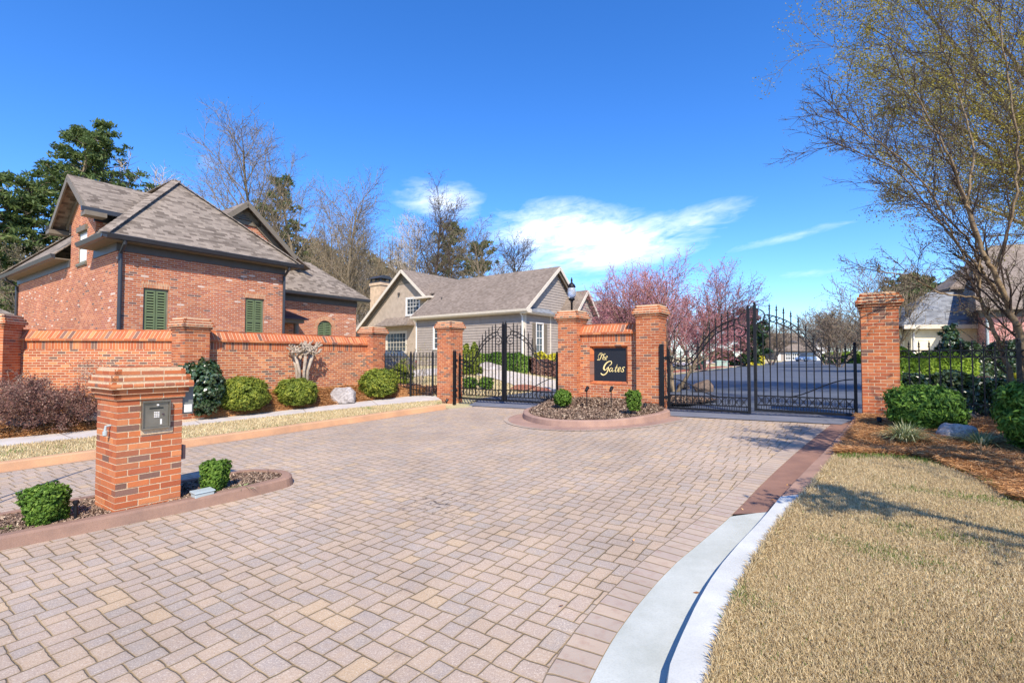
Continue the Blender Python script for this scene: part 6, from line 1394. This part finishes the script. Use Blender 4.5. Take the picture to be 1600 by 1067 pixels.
# cars
def car(label, c, rz, col, L=4.5, W_=1.8, Hh=1.45):
    c = Vector(c); root = thing('parked_car', label, 'car', c, None, 0); a = Vector((math.cos(rz), math.sin(rz), 0)); b = Vector((-a.y, a.x, 0)); M_ = simple('car_paint_%s' % ('blue' if col[2] > .1 else 'dark'), col, .25, .04, 3, spec=.6)
    def loft(mb, secs):
        vs = []; k = len(secs[0][1])
        for x_, sec in secs: vs += [c+a*x_+b*p+Z*q for p, q in sec]
        N = len(secs); fs = [(i*k+j, i*k+(j+1) % k, (i+1)*k+(j+1) % k, (i+1)*k+j) for i in range(N-1) for j in range(k)]+[tuple(range(k))[::-1], tuple((N-1)*k+j for j in range(k))]; mb.mesh(vs, fs, .5)
    def sec(w_, z0, z1): return [(-w_, z0+.05), (-w_*.92, z0), (w_*.92, z0), (w_, z0+.05), (w_*1.0, (z0+z1)/2), (w_*.93, z1-.04), (w_*.8, z1), (-w_*.8, z1), (-w_*.93, z1-.04), (-w_, (z0+z1)/2)]
    h = W_/2; mb = MB(); loft(mb, [(-L/2, sec(h*.8, .35, .75)), (-L/2+.12, sec(h*.95, .25, .9)), (-L/2+.9, sec(h, .2, .95)), (0, sec(h, .2, .95)), (L/2-1.0, sec(h, .2, .9)), (L/2-.15, sec(h*.94, .25, .72)), (L/2, sec(h*.8, .35, .62))]); body = mb.build('body', M_, root, smooth=False)
    mb = MB(); loft(mb, [(-L/2+.35, sec(h*.86, .85, .92)), (-L/2+.85, sec(h*.80, .85, Hh-.04)), (-.2, sec(h*.80, .85, Hh)), (.45, sec(h*.80, .85, Hh-.06)), (L/2-1.15, sec(h*.86, .82, .9))]); mb.build('window', M_glass, root)
    mb = MB(); mb.box(c, a, b, -L/2+.95, .4, -h*.68, h*.68, Hh-.03, Hh+.02); mb.build('roof', M_, root, bevel=.02)
    for x_ in (-L/2+.85, L/2-.9):
        for s_ in (-1, 1):
            p = c+a*x_+b*(s_*(h-.10))+Z*.32; mb = MB(); mb.tube([p-b*.11*s_, p+b*.11*s_], .32, 18); wl = mb.build('wheel', M_dark, root); mb = MB(); mb.tube([p+b*.10*s_, p+b*.12*s_], .19, 14); mb.build('rim', M_gplas, wl)
    for s_ in (-1, 1):
        mb = MB(); mb.box(c, a, b, L/2-.12, L/2-.02, s_*h*.62-.16, s_*h*.62+.16, .55, .68); mb.build('headlight', M_white, root); mb = MB(); mb.box(c, a, b, -L/2-.01, -L/2+.1, s_*h*.66-.13, s_*h*.66+.13, .65, .85); mb.build('tail_light', simple('tail_light_mat', (.45, .02, .02), .3, .05, 3), root)
    return root
cp_ = hp(1259, 564.5, .05); car('pale blue car parked beside the garage at the end of the street', (cp_.x, cp_.y, cp_.z), R(205), (.16, .24, .38), 4.6, 1.85, 1.6)
cq = back(593, 575, 31); car('dark car mostly hidden behind the last garden wall pillar', (cq.x, cq.y, cq.z), R(215), (.02, .022, .03), 4.4, 1.8, 1.5)
# wheeled bin and utility boxes across the street
q = at(1095, 560, 47); q.z = H(q.x, q.y); t_ = thing('wheeled_bin', 'dark green wheeled rubbish bin by the kerb beyond the exit gate', 'rubbish bin', q); s_ = 1.25
mb = MB(); mb.prism(q, X, -Yv, [(-.27*s_, .1), (.24*s_, .1), (.32*s_, .95*s_), (-.32*s_, .95*s_)], -.29*s_, .29*s_); Mg = simple('bin_green_mat', (.012, .06, .045), .45, .1, 5); bd_ = mb.build('body', Mg, t_)
for v in bd_.data.vertices: v.co.z += 0
mb = MB(); mb.prism(q, X, -Yv, [(-.36*s_, .96*s_), (.37*s_, .96*s_), (.34*s_, 1.03*s_), (-.36*s_, 1.08*s_)], -.34*s_, .34*s_); mb.build('lid', Mg, t_)
for k in (-1, 1): mb = MB(); mb.tube([q+X*(k*.3*s_)+Yv*.25*s_+Z*.14, q+X*(k*.36*s_)+Yv*.25*s_+Z*.14], .14, 12); mb.build('wheel', M_dark, t_)
for v_ in bd_.data.vertices: pass
bd_.data.transform(Matrix.Translation((0, 0, 0)))
for k, (px, lb) in enumerate(((1123, 'pale green utility box, left one of two beyond the exit gate'), (1132, 'pale green utility box, right one of two beyond the exit gate'))):
    q = at(px, 560, 60); q.z = H(q.x, q.y); t_ = thing('utility_box', lb, 'utility box', q, 'pale green utility boxes'); mb = MB(); mb.box(q, X, Yv, -.33, .33, -.3, .3, -.05, .62); Mu = simple('utility_green_mat', (.30, .42, .36), .6, .1, 5); mb.build('body', Mu, t_, bevel=.02); mb = MB(); mb.prism(q, X, Yv, [(-.36, .62), (.36, .62), (.3, .72), (-.3, .72)], -.38, .38); mb.build('lid', Mu, t_)
for k, (px, py, d_, lb) in enumerate(((1069, 606, (.28, .2, .2), 'low dark rock lying left in the mulch behind the exit gate'), (1098, 610, (.42, .28, .36), 'larger grey brown rock in the mulch behind the exit gate'))):
    q = hp(px, py, .1); o = rock('boulder', lb, q, d_, 20+k, simple('brown_rock_mat', (.15, .11, .085), .9, .3, 8, bump=.5), 0, 'rocks behind the exit gate'); o['category'] = 'boulder'
a_, b_ = back(1112, 560, 66), back(1146, 560, 66); hedge('yellow_hedge', 'yellow green shrubs behind the utility boxes', a_, b_, 1.5, 1.7, L_lime, 110, 5000, .22, lump=.1); a_, b_ = back(1157, 560, 68), back(1190, 560, 68); hedge('yellow_hedge', 'yellow shrubs below the dark magnolia beyond the exit gate', a_, b_, 1.5, 1.6, L_yel, 111, 5000, .22, lump=.1)
a_, b_ = back(1290, 560, 75), back(1400, 560, 60); hedge('green_hedge', 'bright green hedge below the bare crape myrtles at the end of the street', a_, b_, 1.6, 1.5, L_lime, 112, 9000, .2, lump=.07)
# ------------------------------------------------------------------ trees
def tb(px, Y): q = at(px, 556, Y); q.z = H(q.x, q.y); return q
def th(py, Y, z): return CAMZ+(558-py)/F*Y-z
# left pines
for k, (px, Y, py, cr, lb) in enumerate(((98, 42, 207, 5.6, 'tall dark pine behind the brick house, leftmost of the two tallest'), (175, 46, 214, 5.4, 'tall pine with an open rounded crown behind the brick house ridge'), (14, 36, 282, 5.4, 'lower broad pine at the left edge of the picture'), (55, 40, 300, 5.0, 'broad low pine tucked between the left edge pine and the tallest pine'), (425, 60, 285, 5.0, 'pine among bare trees behind the rear gable of the brick house'), (702, 66, 352, 4.2, 'pine above the left part of the taupe roof'), (748, 62, 385, 3.6, 'small pine low behind the ridge of the taupe roof'))):
    b_ = tb(px, Y); pine('pine_tree', lb, b_, 200+k, th(py, Y, b_.z)*1.03, .26, (.42, .5, .25, .2, .35, .5, .4)[k], cr, 'pines behind the houses', None, 32 if k < 4 else 30, .16)
FAR = dict(seg=(1.6, 1.0, .7, .5), wob=(.05, .09, .13, .17), up=(.01, .06, .06, .05), n=(22, 11, 7, 4), start=(.22, .15, .12, .1), ang=(38, 36, 38, 38), rat=(.36, .50, .52, .5), taper=.25, rr=.45, rmin=.019)
far_list = [(238, 48, 232, B_pale, 'pale leafless tree, white twigs above the hip of the brick roof'), (345, 62, 300, B_grey, 'small faint bare tree right of the brick roof peak'), (412, 50, 198, B_grey, 'tallest bare tree, rising beside the rear gable'), (455, 58, 250, B_grey, 'bare tree right of the tallest bare tree'),
            (492, 64, 320, B_grey, 'low bare tree behind the low brick wing'), (548, 52, 283, B_grey, 'broad bare tree standing left of the stucco chimney'), (590, 66, 375, B_grey, 'bare tree directly behind the chimney'), (640, 58, 335, B_pale, 'pale forked bare tree above the stucco gable'), (672, 52, 312, B_dark, 'dark slender bare tree above the stucco gable'), (688, 62, 330, B_grey, 'bare tree behind the dark slender one'),
            (762, 54, 335, B_grey, 'bare tree over the middle of the taupe roof'), (795, 58, 365, B_dark, 'rightmost bare tree over the taupe roof, fanning outward'), (520, 70, 360, B_grey, 'bare tree in the thicket left of the chimney, rear row'), (565, 74, 385, B_pale, 'pale bare tree in the thicket left of the chimney'), (615, 72, 390, B_grey, 'bare tree in the thicket right of the chimney'), (35, 33, 360, B_grey, 'low bare tree in front of the left pines')]
for k, (px, Y, py, bk, lb) in enumerate(far_list):
    b_ = tb(px, Y); h_ = th(py, Y, b_.z)
    o = dict(FAR)
    if k == 0: o['rmin'] = .03
    if k == 15: o['n'] = (9, 5, 4, 3)
    tree('bare_tree', lb, 'tree', b_, 300+k, h_*(.90 if k else .85), .16+h_*.006, o, 3, bk, bk, 'bare trees behind the houses', leaf=(L_brown, .07, 1, .15, 1.6, 3500 if k != 0 else 300))
# low far thicket one cannot count
rg = np.random.RandomState(5); N = 90000; X_ = rg.uniform(0, 1, N)
c0, c1 = tb(-150, 78), tb(815, 88); P = np.array(c0)[None]*(1-X_)[:, None]+np.array(c1)[None]*X_[:, None]; P[:, 1] += rg.normal(0, 3, N); top = 19+2.0*np.sin(X_*23)+1.6*np.sin(X_*51+1)+1.2*np.sin(X_*97); top *= np.clip((1-X_)*4.6, .2, 1); P[:, 2] += rg.rand(N)**.8*top
mb = MB(); mb.add_np(*leaves_np(P, np.tile([[0, -.5, .5]], (N, 1)), .42, np.clip(rg.rand(N)*.7+.3*np.sin(X_*60)**2, 0, 1), 2.0, .9, 5)); o = mb.build('woodland_thicket', L_brown); o['kind'] = 'stuff'
SS = []
for i in range(1500):
    f = rg.rand(); p = c0.lerp(c1, f); p.y += rg.normal(0, 4); hh = rg.uniform(9, 23)*min(1, max(.2, (1-f)*4.6)); SS.append((*p, p.x+rg.normal(0, 1.2), p.y, p.z+hh, .10, .03))
mb = MB(); mb.add_np(*segs_np(np.array(SS), 4)); o = mb.build('woodland_stems', B_grey); o['kind'] = 'stuff'
# redbud behind the exit gate
RB = dict(seg=(.6, .4, .3, .2), wob=(.06, .10, .13, .16), up=(.10, .10, .07, .04), n=(11, 8, 7, 4), start=(.2, .2, .15, .1), ang=(30, 32, 34, 36), rat=(.60, .55, .55, .5), taper=.35, rr=.5, rmin=.008, spread=.75)
b_ = hp(1052, 610, .1); tree('redbud_tree', 'pink budding multi-stemmed tree between the sign and the exit gate', 'tree', b_, 401, 3.9, .12, dict(RB, spread=.62), 3, B_grey, B_red, trunks=7, leaf=(L_bud, .028, 2, .05, 1.5, 16000))
b_ = tb(1098, 46); tree('redbud_tree', 'reddish budding tree further down the left side of the street', 'tree', b_, 402, 5.0, .15, RB, 3, B_red, B_red, trunks=5, leaf=(L_bud, .09, 2, .08, 1.5, 4000))
b_ = tb(965, 40); tree('redbud_tree', 'small pink blossoming tree behind the sign wall coping', 'tree', b_, 403, 4.3, .12, RB, 3, B_red, B_red, trunks=5, leaf=(L_bud, .08, 2, .08, 1.5, 4000))
b_ = tb(1162, 62); pine('magnolia_tree', 'dark dense evergreen magnolia left of the garage beyond the exit gate', b_, 410, th(487, 62, b_.z), .2, .06, 3.6, None, L_dark, 40, .30)['category'] = 'magnolia tree'
for k, (px, Y, py, lb) in enumerate(((1205, 70, 505, 'bare crape myrtle left of the garage'), (1290, 62, 495, 'bare crape myrtle right of the pale blue car'), (1312, 50, 478, 'bare crape myrtle just left of the large pillar'), (1388, 34, 420, 'fan shaped bare tree right behind the large pillar'), (1330, 88, 505, 'dark bare tree in the gap left of the large pillar'))):
    b_ = tb(px, Y); hh = th(py, Y, b_.z); tree('bare_crape_myrtle', lb, 'tree', b_, 420+k, hh*.80, .12, dict(RB, rmin=.018, spread=.6 if k != 3 else .38, n=(11, 8, 7, 4) if k != 3 else (8, 6, 4, 3)), 3, B_mauve if k != 3 else B_grey, B_mauve if k != 3 else B_grey, 'bare multi-stemmed trees along the street', trunks=6, leaf=(L_brown, .08, 1, .05, 1.4, 1200 if k != 3 else 50))
b_ = tb(1425, 70); pine('pine_tree', 'dark evergreen behind the fan shaped bare tree, left of the cream house', b_, 431, th(440, 70, b_.z), .25, .25, 5.5, None, None, 26, .4)
b_ = tb(1479, 66); shrub('conifer_spire', 'small conifer tip above the ridge of the cream house', b_, 2.2, 2.2, th(446, 66, b_.z), L_pine, 432, 5000, .4, 'cone', cat='tree')
b_ = tb(1483, 27); shrub('weeping_evergreen', 'dark weeping evergreen in front of the cream house', b_, .95, .9, 2.5, L_dark, 433, 6000, .13, 'cone', lump=.35, cat='tree')
# big crape myrtle: limbs traced in depth from the photograph's own stems, then grown
def limb_tree(name, label, base, limbs, seed, bark_, twig_, leaf=None, o=None, r0=.075, maxl=3, n0=9):
    rng = random.Random(seed); np.random.seed(seed); root = thing(name, label, 'tree', base); S = []; tips = []
    oo = dict(seg=(.5, .35, .25, .2), wob=(.05, .10, .12, .15), up=(.0, .03, .02, .0), n=(9, 6, 5, 4), start=(.2, .15, .12, .1), ang=(30, 28, 30, 34), rat=(.5, .55, .5, .5), taper=.3, rr=.5, rmin=.0055); oo.update(o or {})
    for li, (pts, ra, rb) in enumerate(limbs):
        P = [Vector(p) for p in pts]; P = catmull([tuple(p) for p in P], 5); P = [Vector(p) for p in P]; M_ = len(P); L = sum((P[i+1]-P[i]).length for i in range(M_-1))
        P = [p+Vector((rng.gauss(0, .012), rng.gauss(0, .012), rng.gauss(0, .012))) for p in P]
        for i in range(M_-1): S.append((*P[i], *P[i+1], ra+(rb-ra)*i/(M_-1), ra+(rb-ra)*(i+1)/(M_-1), 0))
        ph = rng.uniform(0, 6)
        nb = max(3, int(L*n0/3.))
        for k in range(nb):
            f = .22+.78*(k+rng.random())/nb; i = min(M_-2, int(f*(M_-1))); q = P[i].lerp(P[i+1], f*(M_-1)-i); dd = (P[i+1]-P[i]).normalized(); ph += 2.4
            axv = dd.cross(Z).normalized(); axv = Matrix.Rotation(ph, 3, dd) @ axv; nd = Matrix.Rotation(R(rng.uniform(16, 36)), 3, axv) @ dd
            grow(rng, S, tips, q, nd, L*.34*rng.uniform(.6, 1.3)*(1.15-.6*f), max(.009, (ra+(rb-ra)*f)*.5), 1, maxl, oo)
        grow(rng, S, tips, P[-1], (P[-1]-P[-2]).normalized(), .7, rb, 1, maxl, oo)
    A = np.array(S); t = MB(); t.add_np(*segs_np(A[A[:, 8] < 1][:, :8], 9)); t.build('trunk', bark_, root, smooth=True); c = MB(); c.add_np(*segs_np(A[A[:, 8] >= 1][:, :8], 4)); c.build('crown', twig_, root)
    if leaf:
        lm, size, per, rad, extra = leaf; T = np.array([tuple(p) for p, d in tips]); tw = A[A[:, 8] >= 2]; ii = np.random.randint(0, len(tw), extra); f = np.random.rand(extra, 1); T2 = tw[ii, 0:3]*(1-f)+tw[ii, 3:6]*f; C = np.concatenate([np.repeat(T, per, 0), T2]); C = C+np.random.normal(0, rad, C.shape)
        m_ = MB(); m_.add_np(*leaves_np(C, np.random.normal(0, 1, C.shape), size, np.random.rand(len(C)), 1.5, .4, seed)); m_.build('foliage' if size > .03 else 'seed_pods', lm, root)
    return root
def PL(*pts): return [at(px, py, Y) for px, py, Y in pts]
bz = at(1590, 630, 9.6)
L1_ = [(PL((1591, 640, 9.6), (1575, 575, 9.6), (1557, 530, 9.6), (1531, 466, 9.6)), .046, .032), (PL((1531, 466, 9.6), (1495, 462, 9.4), (1462, 455, 9.3), (1420, 430, 9.2), (1370, 425, 9.1)), .020, .008), (PL((1531, 466, 9.6), (1525, 430, 9.7), (1505, 400, 9.8), (1480, 350, 9.9), (1440, 320, 10.), (1390, 300, 10.)), .022, .008),
       (PL((1531, 466, 9.6), (1530, 420, 9.6), (1522, 360, 9.5), (1500, 290, 9.4), (1475, 240, 9.3), (1440, 170, 9.3)), .022, .009)]
L2_ = [(PL((1606, 640, 9.9), (1593, 545, 9.9), (1582, 492, 9.9), (1552, 448, 9.9), (1535, 425, 9.9)), .050, .034), (PL((1535, 425, 9.9), (1500, 385, 10.1), (1455, 330, 10.3), (1400, 265, 10.5), (1345, 240, 10.6), (1300, 222, 10.6)), .024, .008), (PL((1535, 425, 9.9), (1515, 380, 9.7), (1480, 340, 9.5), (1420, 260, 9.3), (1360, 215, 9.2), (1310, 180, 9.2)), .022, .008)]
L3_ = [(PL((1618, 650, 9.3), (1600, 545, 9.3), (1580, 490, 9.3), (1552, 427, 9.3), (1535, 392, 9.3), (1510, 320, 9.3)), .058, .034), (PL((1510, 320, 9.3), (1490, 260, 9.2), (1455, 190, 9.1), (1410, 120, 9.)), .024, .009), (PL((1510, 320, 9.3), (1520, 240, 9.5), (1500, 150, 9.6), (1470, 60, 9.7)), .024, .009), (PL((1552, 427, 9.3), (1580, 340, 9.0), (1590, 240, 8.9), (1575, 120, 8.8), (1560, 20, 8.8)), .026, .010)]
limb_tree('crape_myrtle', 'bare crape myrtle behind the right fence whose low limbs reach furthest left over the pillar', bz, L1_, 501, B_crape, B_dark, (L_brown, .016, 3, .03, 3000), n0=9)
limb_tree('crape_myrtle', 'bare crape myrtle stem with a long limb stretching up left across the sky', at(1606, 640, 9.9), L2_, 502, B_crape, B_dark, (L_brown, .016, 3, .03, 3000), n0=9)
limb_tree('crape_myrtle', 'thickest leaning crape myrtle stem behind the right fence, limbs filling the upper right', at(1618, 650, 9.3), L3_, 503, B_crape, B_dark, (L_brown, .016, 3, .03, 3000), n0=9)
# olive leafed tree standing out of frame at right, its limbs reach in
L4_ = []
Yq = 13.5
for (a1, b1, a2, b2, a3, b3) in ((1700, 330, 1560, 190, 1390, 60), (1700, 300, 1600, 120, 1500, -20), (1710, 360, 1560, 240, 1385, 130), (1710, 400, 1590, 280, 1430, 190), (1700, 280, 1640, 100, 1580, -60), (1720, 420, 1600, 350, 1440, 290), (1700, 320, 1540, 130, 1430, 0)):
    L4_.append((PL((1760, 470, Yq), (a1, b1, Yq), (a2, b2, Yq-.3), (a3, b3, Yq-.6)), .085, .018))
L4_.append((PL((1775, 700, Yq), (1770, 580, Yq), (1760, 470, Yq)), .16, .11))
limb_tree('willow_oak', 'tall tree at the right edge with fine olive yellow new leaves above the crape myrtles', at(1775, 690, Yq), L4_, 505, B_grey, B_grey, (L_oliv, .033, 22, .11, 5000), dict(rmin=.007), n0=8)
# tree beside the camera, out of frame: throws the branch shadows over the bed, lawn and pillar
SH = dict(seg=(.6, .5, .35, .25), wob=(.05, .1, .13, .15), up=(.05, .06, .04, .0), n=(10, 6, 5, 3), start=(.35, .2, .15, .1), ang=(42, 40, 38, 38), rat=(.55, .55, .5, .5), taper=.35, rr=.5, rmin=.010, spread=.35)
tree('crape_myrtle', 'crape myrtle beside the lawn right of the camera, outside the picture', 'tree', (8.8, 3.2, .3), 510, 5.0, .10, dict(SH, n=(11, 7, 5, 4), rmin=.011), 3, B_crape, B_crape, None, trunks=5, leaf=(L_oliv, .06, 2, .14, 1.6, 2600))
tree('crape_myrtle', 'second crape myrtle further right of the camera, outside the picture', 'tree', (11.6, 4.6, .4), 511, 5.6, .10, SH, 3, B_crape, B_crape, None, trunks=4, leaf=(L_oliv, .05, 2, .14, 1.6, 1200))
LB = [([(6.6, -1.8, .2), (6.4, -1.6, 1.6), (5.9, -1.2, 2.6), (5.2, -.6, 3.2)], .10, .085), ([(5.2, -.6, 3.2), (4.65, .1, 3.6), (4.2, 1.0, 3.55), (3.85, 1.9, 3.25)], .08, .03), ([(5.9, -1.2, 2.6), (6.3, -.3, 3.8), (6.4, 1.2, 4.6), (5.9, 3.0, 4.9)], .07, .02), ([(6.3, -.3, 3.8), (7.0, 1.5, 4.4), (7.6, 3.0, 4.5)], .05, .015), ([(6.4, 1.2, 4.6), (5.9, 2.2, 5.0), (5.3, 3.0, 5.1)], .04, .015), ([(6.0, 2.0, 4.9), (6.2, 3.4, 5.0), (6.3, 4.3, 4.9)], .03, .012)]
limb_tree('crape_myrtle', 'leaning crape myrtle just behind the camera at right, outside the picture', (6.6, -1.8, .2), LB, 512, B_crape, B_crape, (L_oliv, .055, 3, .08, 1500), dict(n=(7, 6, 5, 3), rmin=.012), maxl=3, n0=6)
#PART7
# ------------------------------------------------------------------ grass blades, pine straw, bark chips
def pip(P, X_, Y_):
    c = np.zeros(len(X_), bool); j = len(P)-1
    for i in range(len(P)):
        xi, yi, xj, yj = P[i].x, P[i].y, P[j].x, P[j].y
        if abs(yi-yj) > 1e-9: c ^= ((yi > Y_) != (yj > Y_)) & (X_ < (xj-xi)*(Y_-yi)/(yj-yi)+xi)
        j = i
    return c
def scatter(P, N, rg, near=None):
    """N plan points in polygon P, density falling with distance from the street corner when near is set"""
    xs = [p.x for p in P]; ys = [p.y for p in P]; out = []; tot = 0
    while tot < N:
        X_ = rg.uniform(min(xs), max(xs), N*2); Y_ = rg.uniform(min(ys), max(ys), N*2); k = pip(P, X_, Y_)
        if near is not None: d2 = X_**2+Y_**2; k &= rg.rand(N*2) < np.clip(near**2/np.maximum(d2, .1), 0, 1)
        k &= (np.abs(X_) < np.maximum(Y_, 0)*1.2+1.2) if near is not None else k
        out.append(np.stack([X_[k], Y_[k]], 1)); tot += k.sum()
        if len(out) > 60: break
    return np.concatenate(out)[:N]
def blades(name, P, N, zf, mt, L, w_, rg, near=None, lean=.7, patch=True):
    Q = scatter(P, N, rg, near); N = len(Q); z = np.array([zf(x, y) for x, y in Q]); a = rg.uniform(0, 6.283, N); ln = L*rg.uniform(.5, 1.35, N); b = np.stack([Q[:, 0], Q[:, 1], z-.004], 1)
    le = rg.uniform(.15, 1, N)*lean; tip = b+np.stack([np.cos(a)*ln*le, np.sin(a)*ln*le, ln*np.sqrt(np.maximum(.05, 1-le**2))], 1); mid_ = b*.5+tip*.5; mid_[:, 2] += ln*.12
    sd_ = np.stack([-np.sin(a+rg.normal(0, .5, N)), np.cos(a), np.zeros(N)], 1); wd = (w_*rg.uniform(.6, 1.4, N))[:, None]
    V = np.stack([b-sd_*wd*.5, b+sd_*wd*.5, mid_+sd_*wd*.45, tip, mid_-sd_*wd*.45], 1).reshape(-1, 3); Fc = np.arange(N*5).reshape(-1, 5)
    r = rg.rand(N)*.955
    if patch:
        f = np.sin(Q[:, 0]*1.9+1.3*np.sin(Q[:, 1]*1.1))*np.sin(Q[:, 1]*2.3+Q[:, 0]*.7)+.5*np.sin(Q[:, 0]*7.1+Q[:, 1]*5.3); gr_ = rg.rand(N) < np.clip((f-.6)*.55, .015, .5); big_ = .5+.5*np.sin(Q[:, 0]*1.1+2*np.sin(Q[:, 1]*.8))*np.sin(Q[:, 1]*1.4+np.sin(Q[:, 0]*2.1)); r = np.where(gr_, .97+.03*rg.rand(N), r*(.72+.28*big_))
    mb = MB(); mb.add_np(V, Fc, np.clip(r, 0, 1)); o = mb.build(name, mt); o['kind'] = 'stuff'; return o
def litter(name, P, N, zf, mt, L, w_, rg, near=None, up=.15, aspect=None, lift_=.012):
    Q = scatter(P, N, rg, near); N = len(Q); z = np.array([zf(x, y) for x, y in Q])+rg.rand(N)*lift_*2; a = rg.uniform(0, 6.283, N); ln = L*rg.uniform(.5, 1.3, N)/2; wd = w_*rg.uniform(.6, 1.4, N)/2; c = np.stack([Q[:, 0], Q[:, 1], z+lift_*.5], 1)
    d = np.stack([np.cos(a), np.sin(a), rg.normal(0, up, N)], 1)*ln[:, None]; s_ = np.stack([-np.sin(a), np.cos(a), rg.normal(0, .5, N)], 1)*wd[:, None]
    V = np.stack([c-d-s_, c+d-s_*.7, c+d+s_*.7, c-d+s_], 1).reshape(-1, 3); mb = MB(); mb.add_np(V, np.arange(N*4).reshape(-1, 4), rg.rand(N)); o = mb.build(name, mt); o['kind'] = 'stuff'; return o
rg = np.random.RandomState(77)
blades('lawn_grass', poly_in, 300000, LZ, L_grass, .036, .0034, rg, 3.2, .97)
fringe = [Vector((p.x+.0, p.y, 0)) for p in bedE[:40]]
ed = bedE[:60]; fr_poly = ed+[Vector((p.x-.05, p.y-.28, 0)) for p in ed[::-1]]
blades('green_grass_fringe', fr_poly, 9000, LZ, L_grassg, .055, .005, rg, None, .7, False)
kerb_fr = [Vector((p.x, p.y, 0)) for p in lawnA]; kerb_fr = kerb_fr+[Vector((p.x+.05, p.y, 0)) for p in kerb_fr[::-1]]
blades('kerb_edge_grass', kerb_fr, 9000, lambda x, y: G(x, y)+.095, L_grass, .055, .004, rg, 3.2, .95)
vgp = resample(kT, 60)+resample(swA, 60)[::-1]; blades('verge_grass', vgp, 45000, lambda x, y: G(x, y)+.133, L_grass, .055, .009, rg, None, .8)
litter('right_pine_straw', straw_poly, 90000, SZ, L_needle, .15, .0045, rg, 9.0, .18, None, .03)
bp = resample(swB, 80)+resample(wbase, 80)[::-1]
def bed_z_fn():
    # plan lookup of the bed height
    pts = np.array([[p.x, p.y, p.z] for row in rows for p in row])
    def f(x, y):
        d = (pts[:, 0]-x)**2+(pts[:, 1]-y)**2; k = np.argpartition(d, 4)[:4]; w__ = 1/(d[k]+1e-4); return float((pts[k, 2]*w__).sum()/w__.sum())
    return f
bz_f = bed_z_fn()
litter('left_pine_straw', bp, 60000, bz_f, L_needle, .17, .008, rg, None, .2, None, .035)
litter('sign_island_chips', isl_poly, 16000, ISZ, L_chip, .055, .016, rg, None, .45, None, .022)
litter('keypad_island_chips', off(kf, .14), 16000, KZ, L_chip, .035, .010, rg, None, .4, None, .010)
litter('median_chips', [us(-8.6, 14.0), us(-6.0, 17.0), us(-3.2, 15.2), us(-3.6, 13.6), us(-8.2, 13.6)], 7000, lambda x, y: H(x, y)+.13, L_chip, .06, .02, rg, None, .4, None, .02)
# far lawns beyond the gate: coarser tufts
blades('far_lawn_grass', [us(-20, 14.5), us(-11.3, 14.5), us(-11.3, 34), us(-20, 34)], 40000, H, L_grass, .08, .018, rg, None, .7)
# fallen leaves on the gutter
lv = MB(); rr = random.Random(8)
for px, py in ((1160, 795), (1230, 757), (1262, 740), (1088, 925), (877, 945), (1148, 893), (990, 843), (1270, 700), (1207, 780), (1290, 672)):
    p = gp(px, py, .012); A_ = rr.uniform(0, 6); d = Vector((math.cos(A_), math.sin(A_), .15))*.018; s_ = Vector((-d.y, d.x, .004)); lv.face([p-d*1.3, p+s_*.6, p+d*1.3, p-s_*.6], rr.random())
o = lv.build('fallen_leaves', L_needle); o['kind'] = 'stuff'

# ------------------------------------------------------------------ one object for each loose board, gutter length and post
def split_loose(o):
    bm = bmesh.new(); bm.from_mesh(o.data); bm.verts.ensure_lookup_table(); seen = set(); groups = []
    bmesh.ops.remove_doubles(bm, verts=bm.verts[:], dist=1e-5)
    for v in bm.verts:
        if v in seen: continue
        st_ = [v]; comp = set()
        while st_:
            q = st_.pop()
            if q in comp: continue
            comp.add(q); st_ += [e.other_vert(q) for e in q.link_edges]
        seen |= comp; groups.append(comp)
    if len(groups) < 2: bm.free(); return
    idx = [sorted(v.index for v in gr_) for gr_ in groups]; bm.free()
    bm = bmesh.new(); bm.from_mesh(o.data); bmesh.ops.remove_doubles(bm, verts=bm.verts[:], dist=1e-5); bm.verts.index_update(); bm.verts.ensure_lookup_table()
    base_me = o.data; nm = o.name.split('.')[0]
    for k, ids in enumerate(idx):
        b2 = bm.copy(); b2.verts.ensure_lookup_table(); keep = set(ids); bmesh.ops.delete(b2, geom=[v for v in b2.verts if v.index not in keep], context='VERTS')
        me = bpy.data.meshes.new(nm); b2.to_mesh(me); b2.free()
        for m__ in base_me.materials: me.materials.append(m__)
        if k == 0: o.data = me
        else: c = bpy.data.objects.new(nm, me); COL.objects.link(c); c.parent = o.parent; c.location = o.location
    bm.free()
for o in [o for o in bpy.data.objects if o.type == 'MESH' and o.name.split('.')[0] in ('corner_board', 'gable_gutter', 'rake_board', 'soffit', 'frieze', 'window_head')]: split_loose(o)
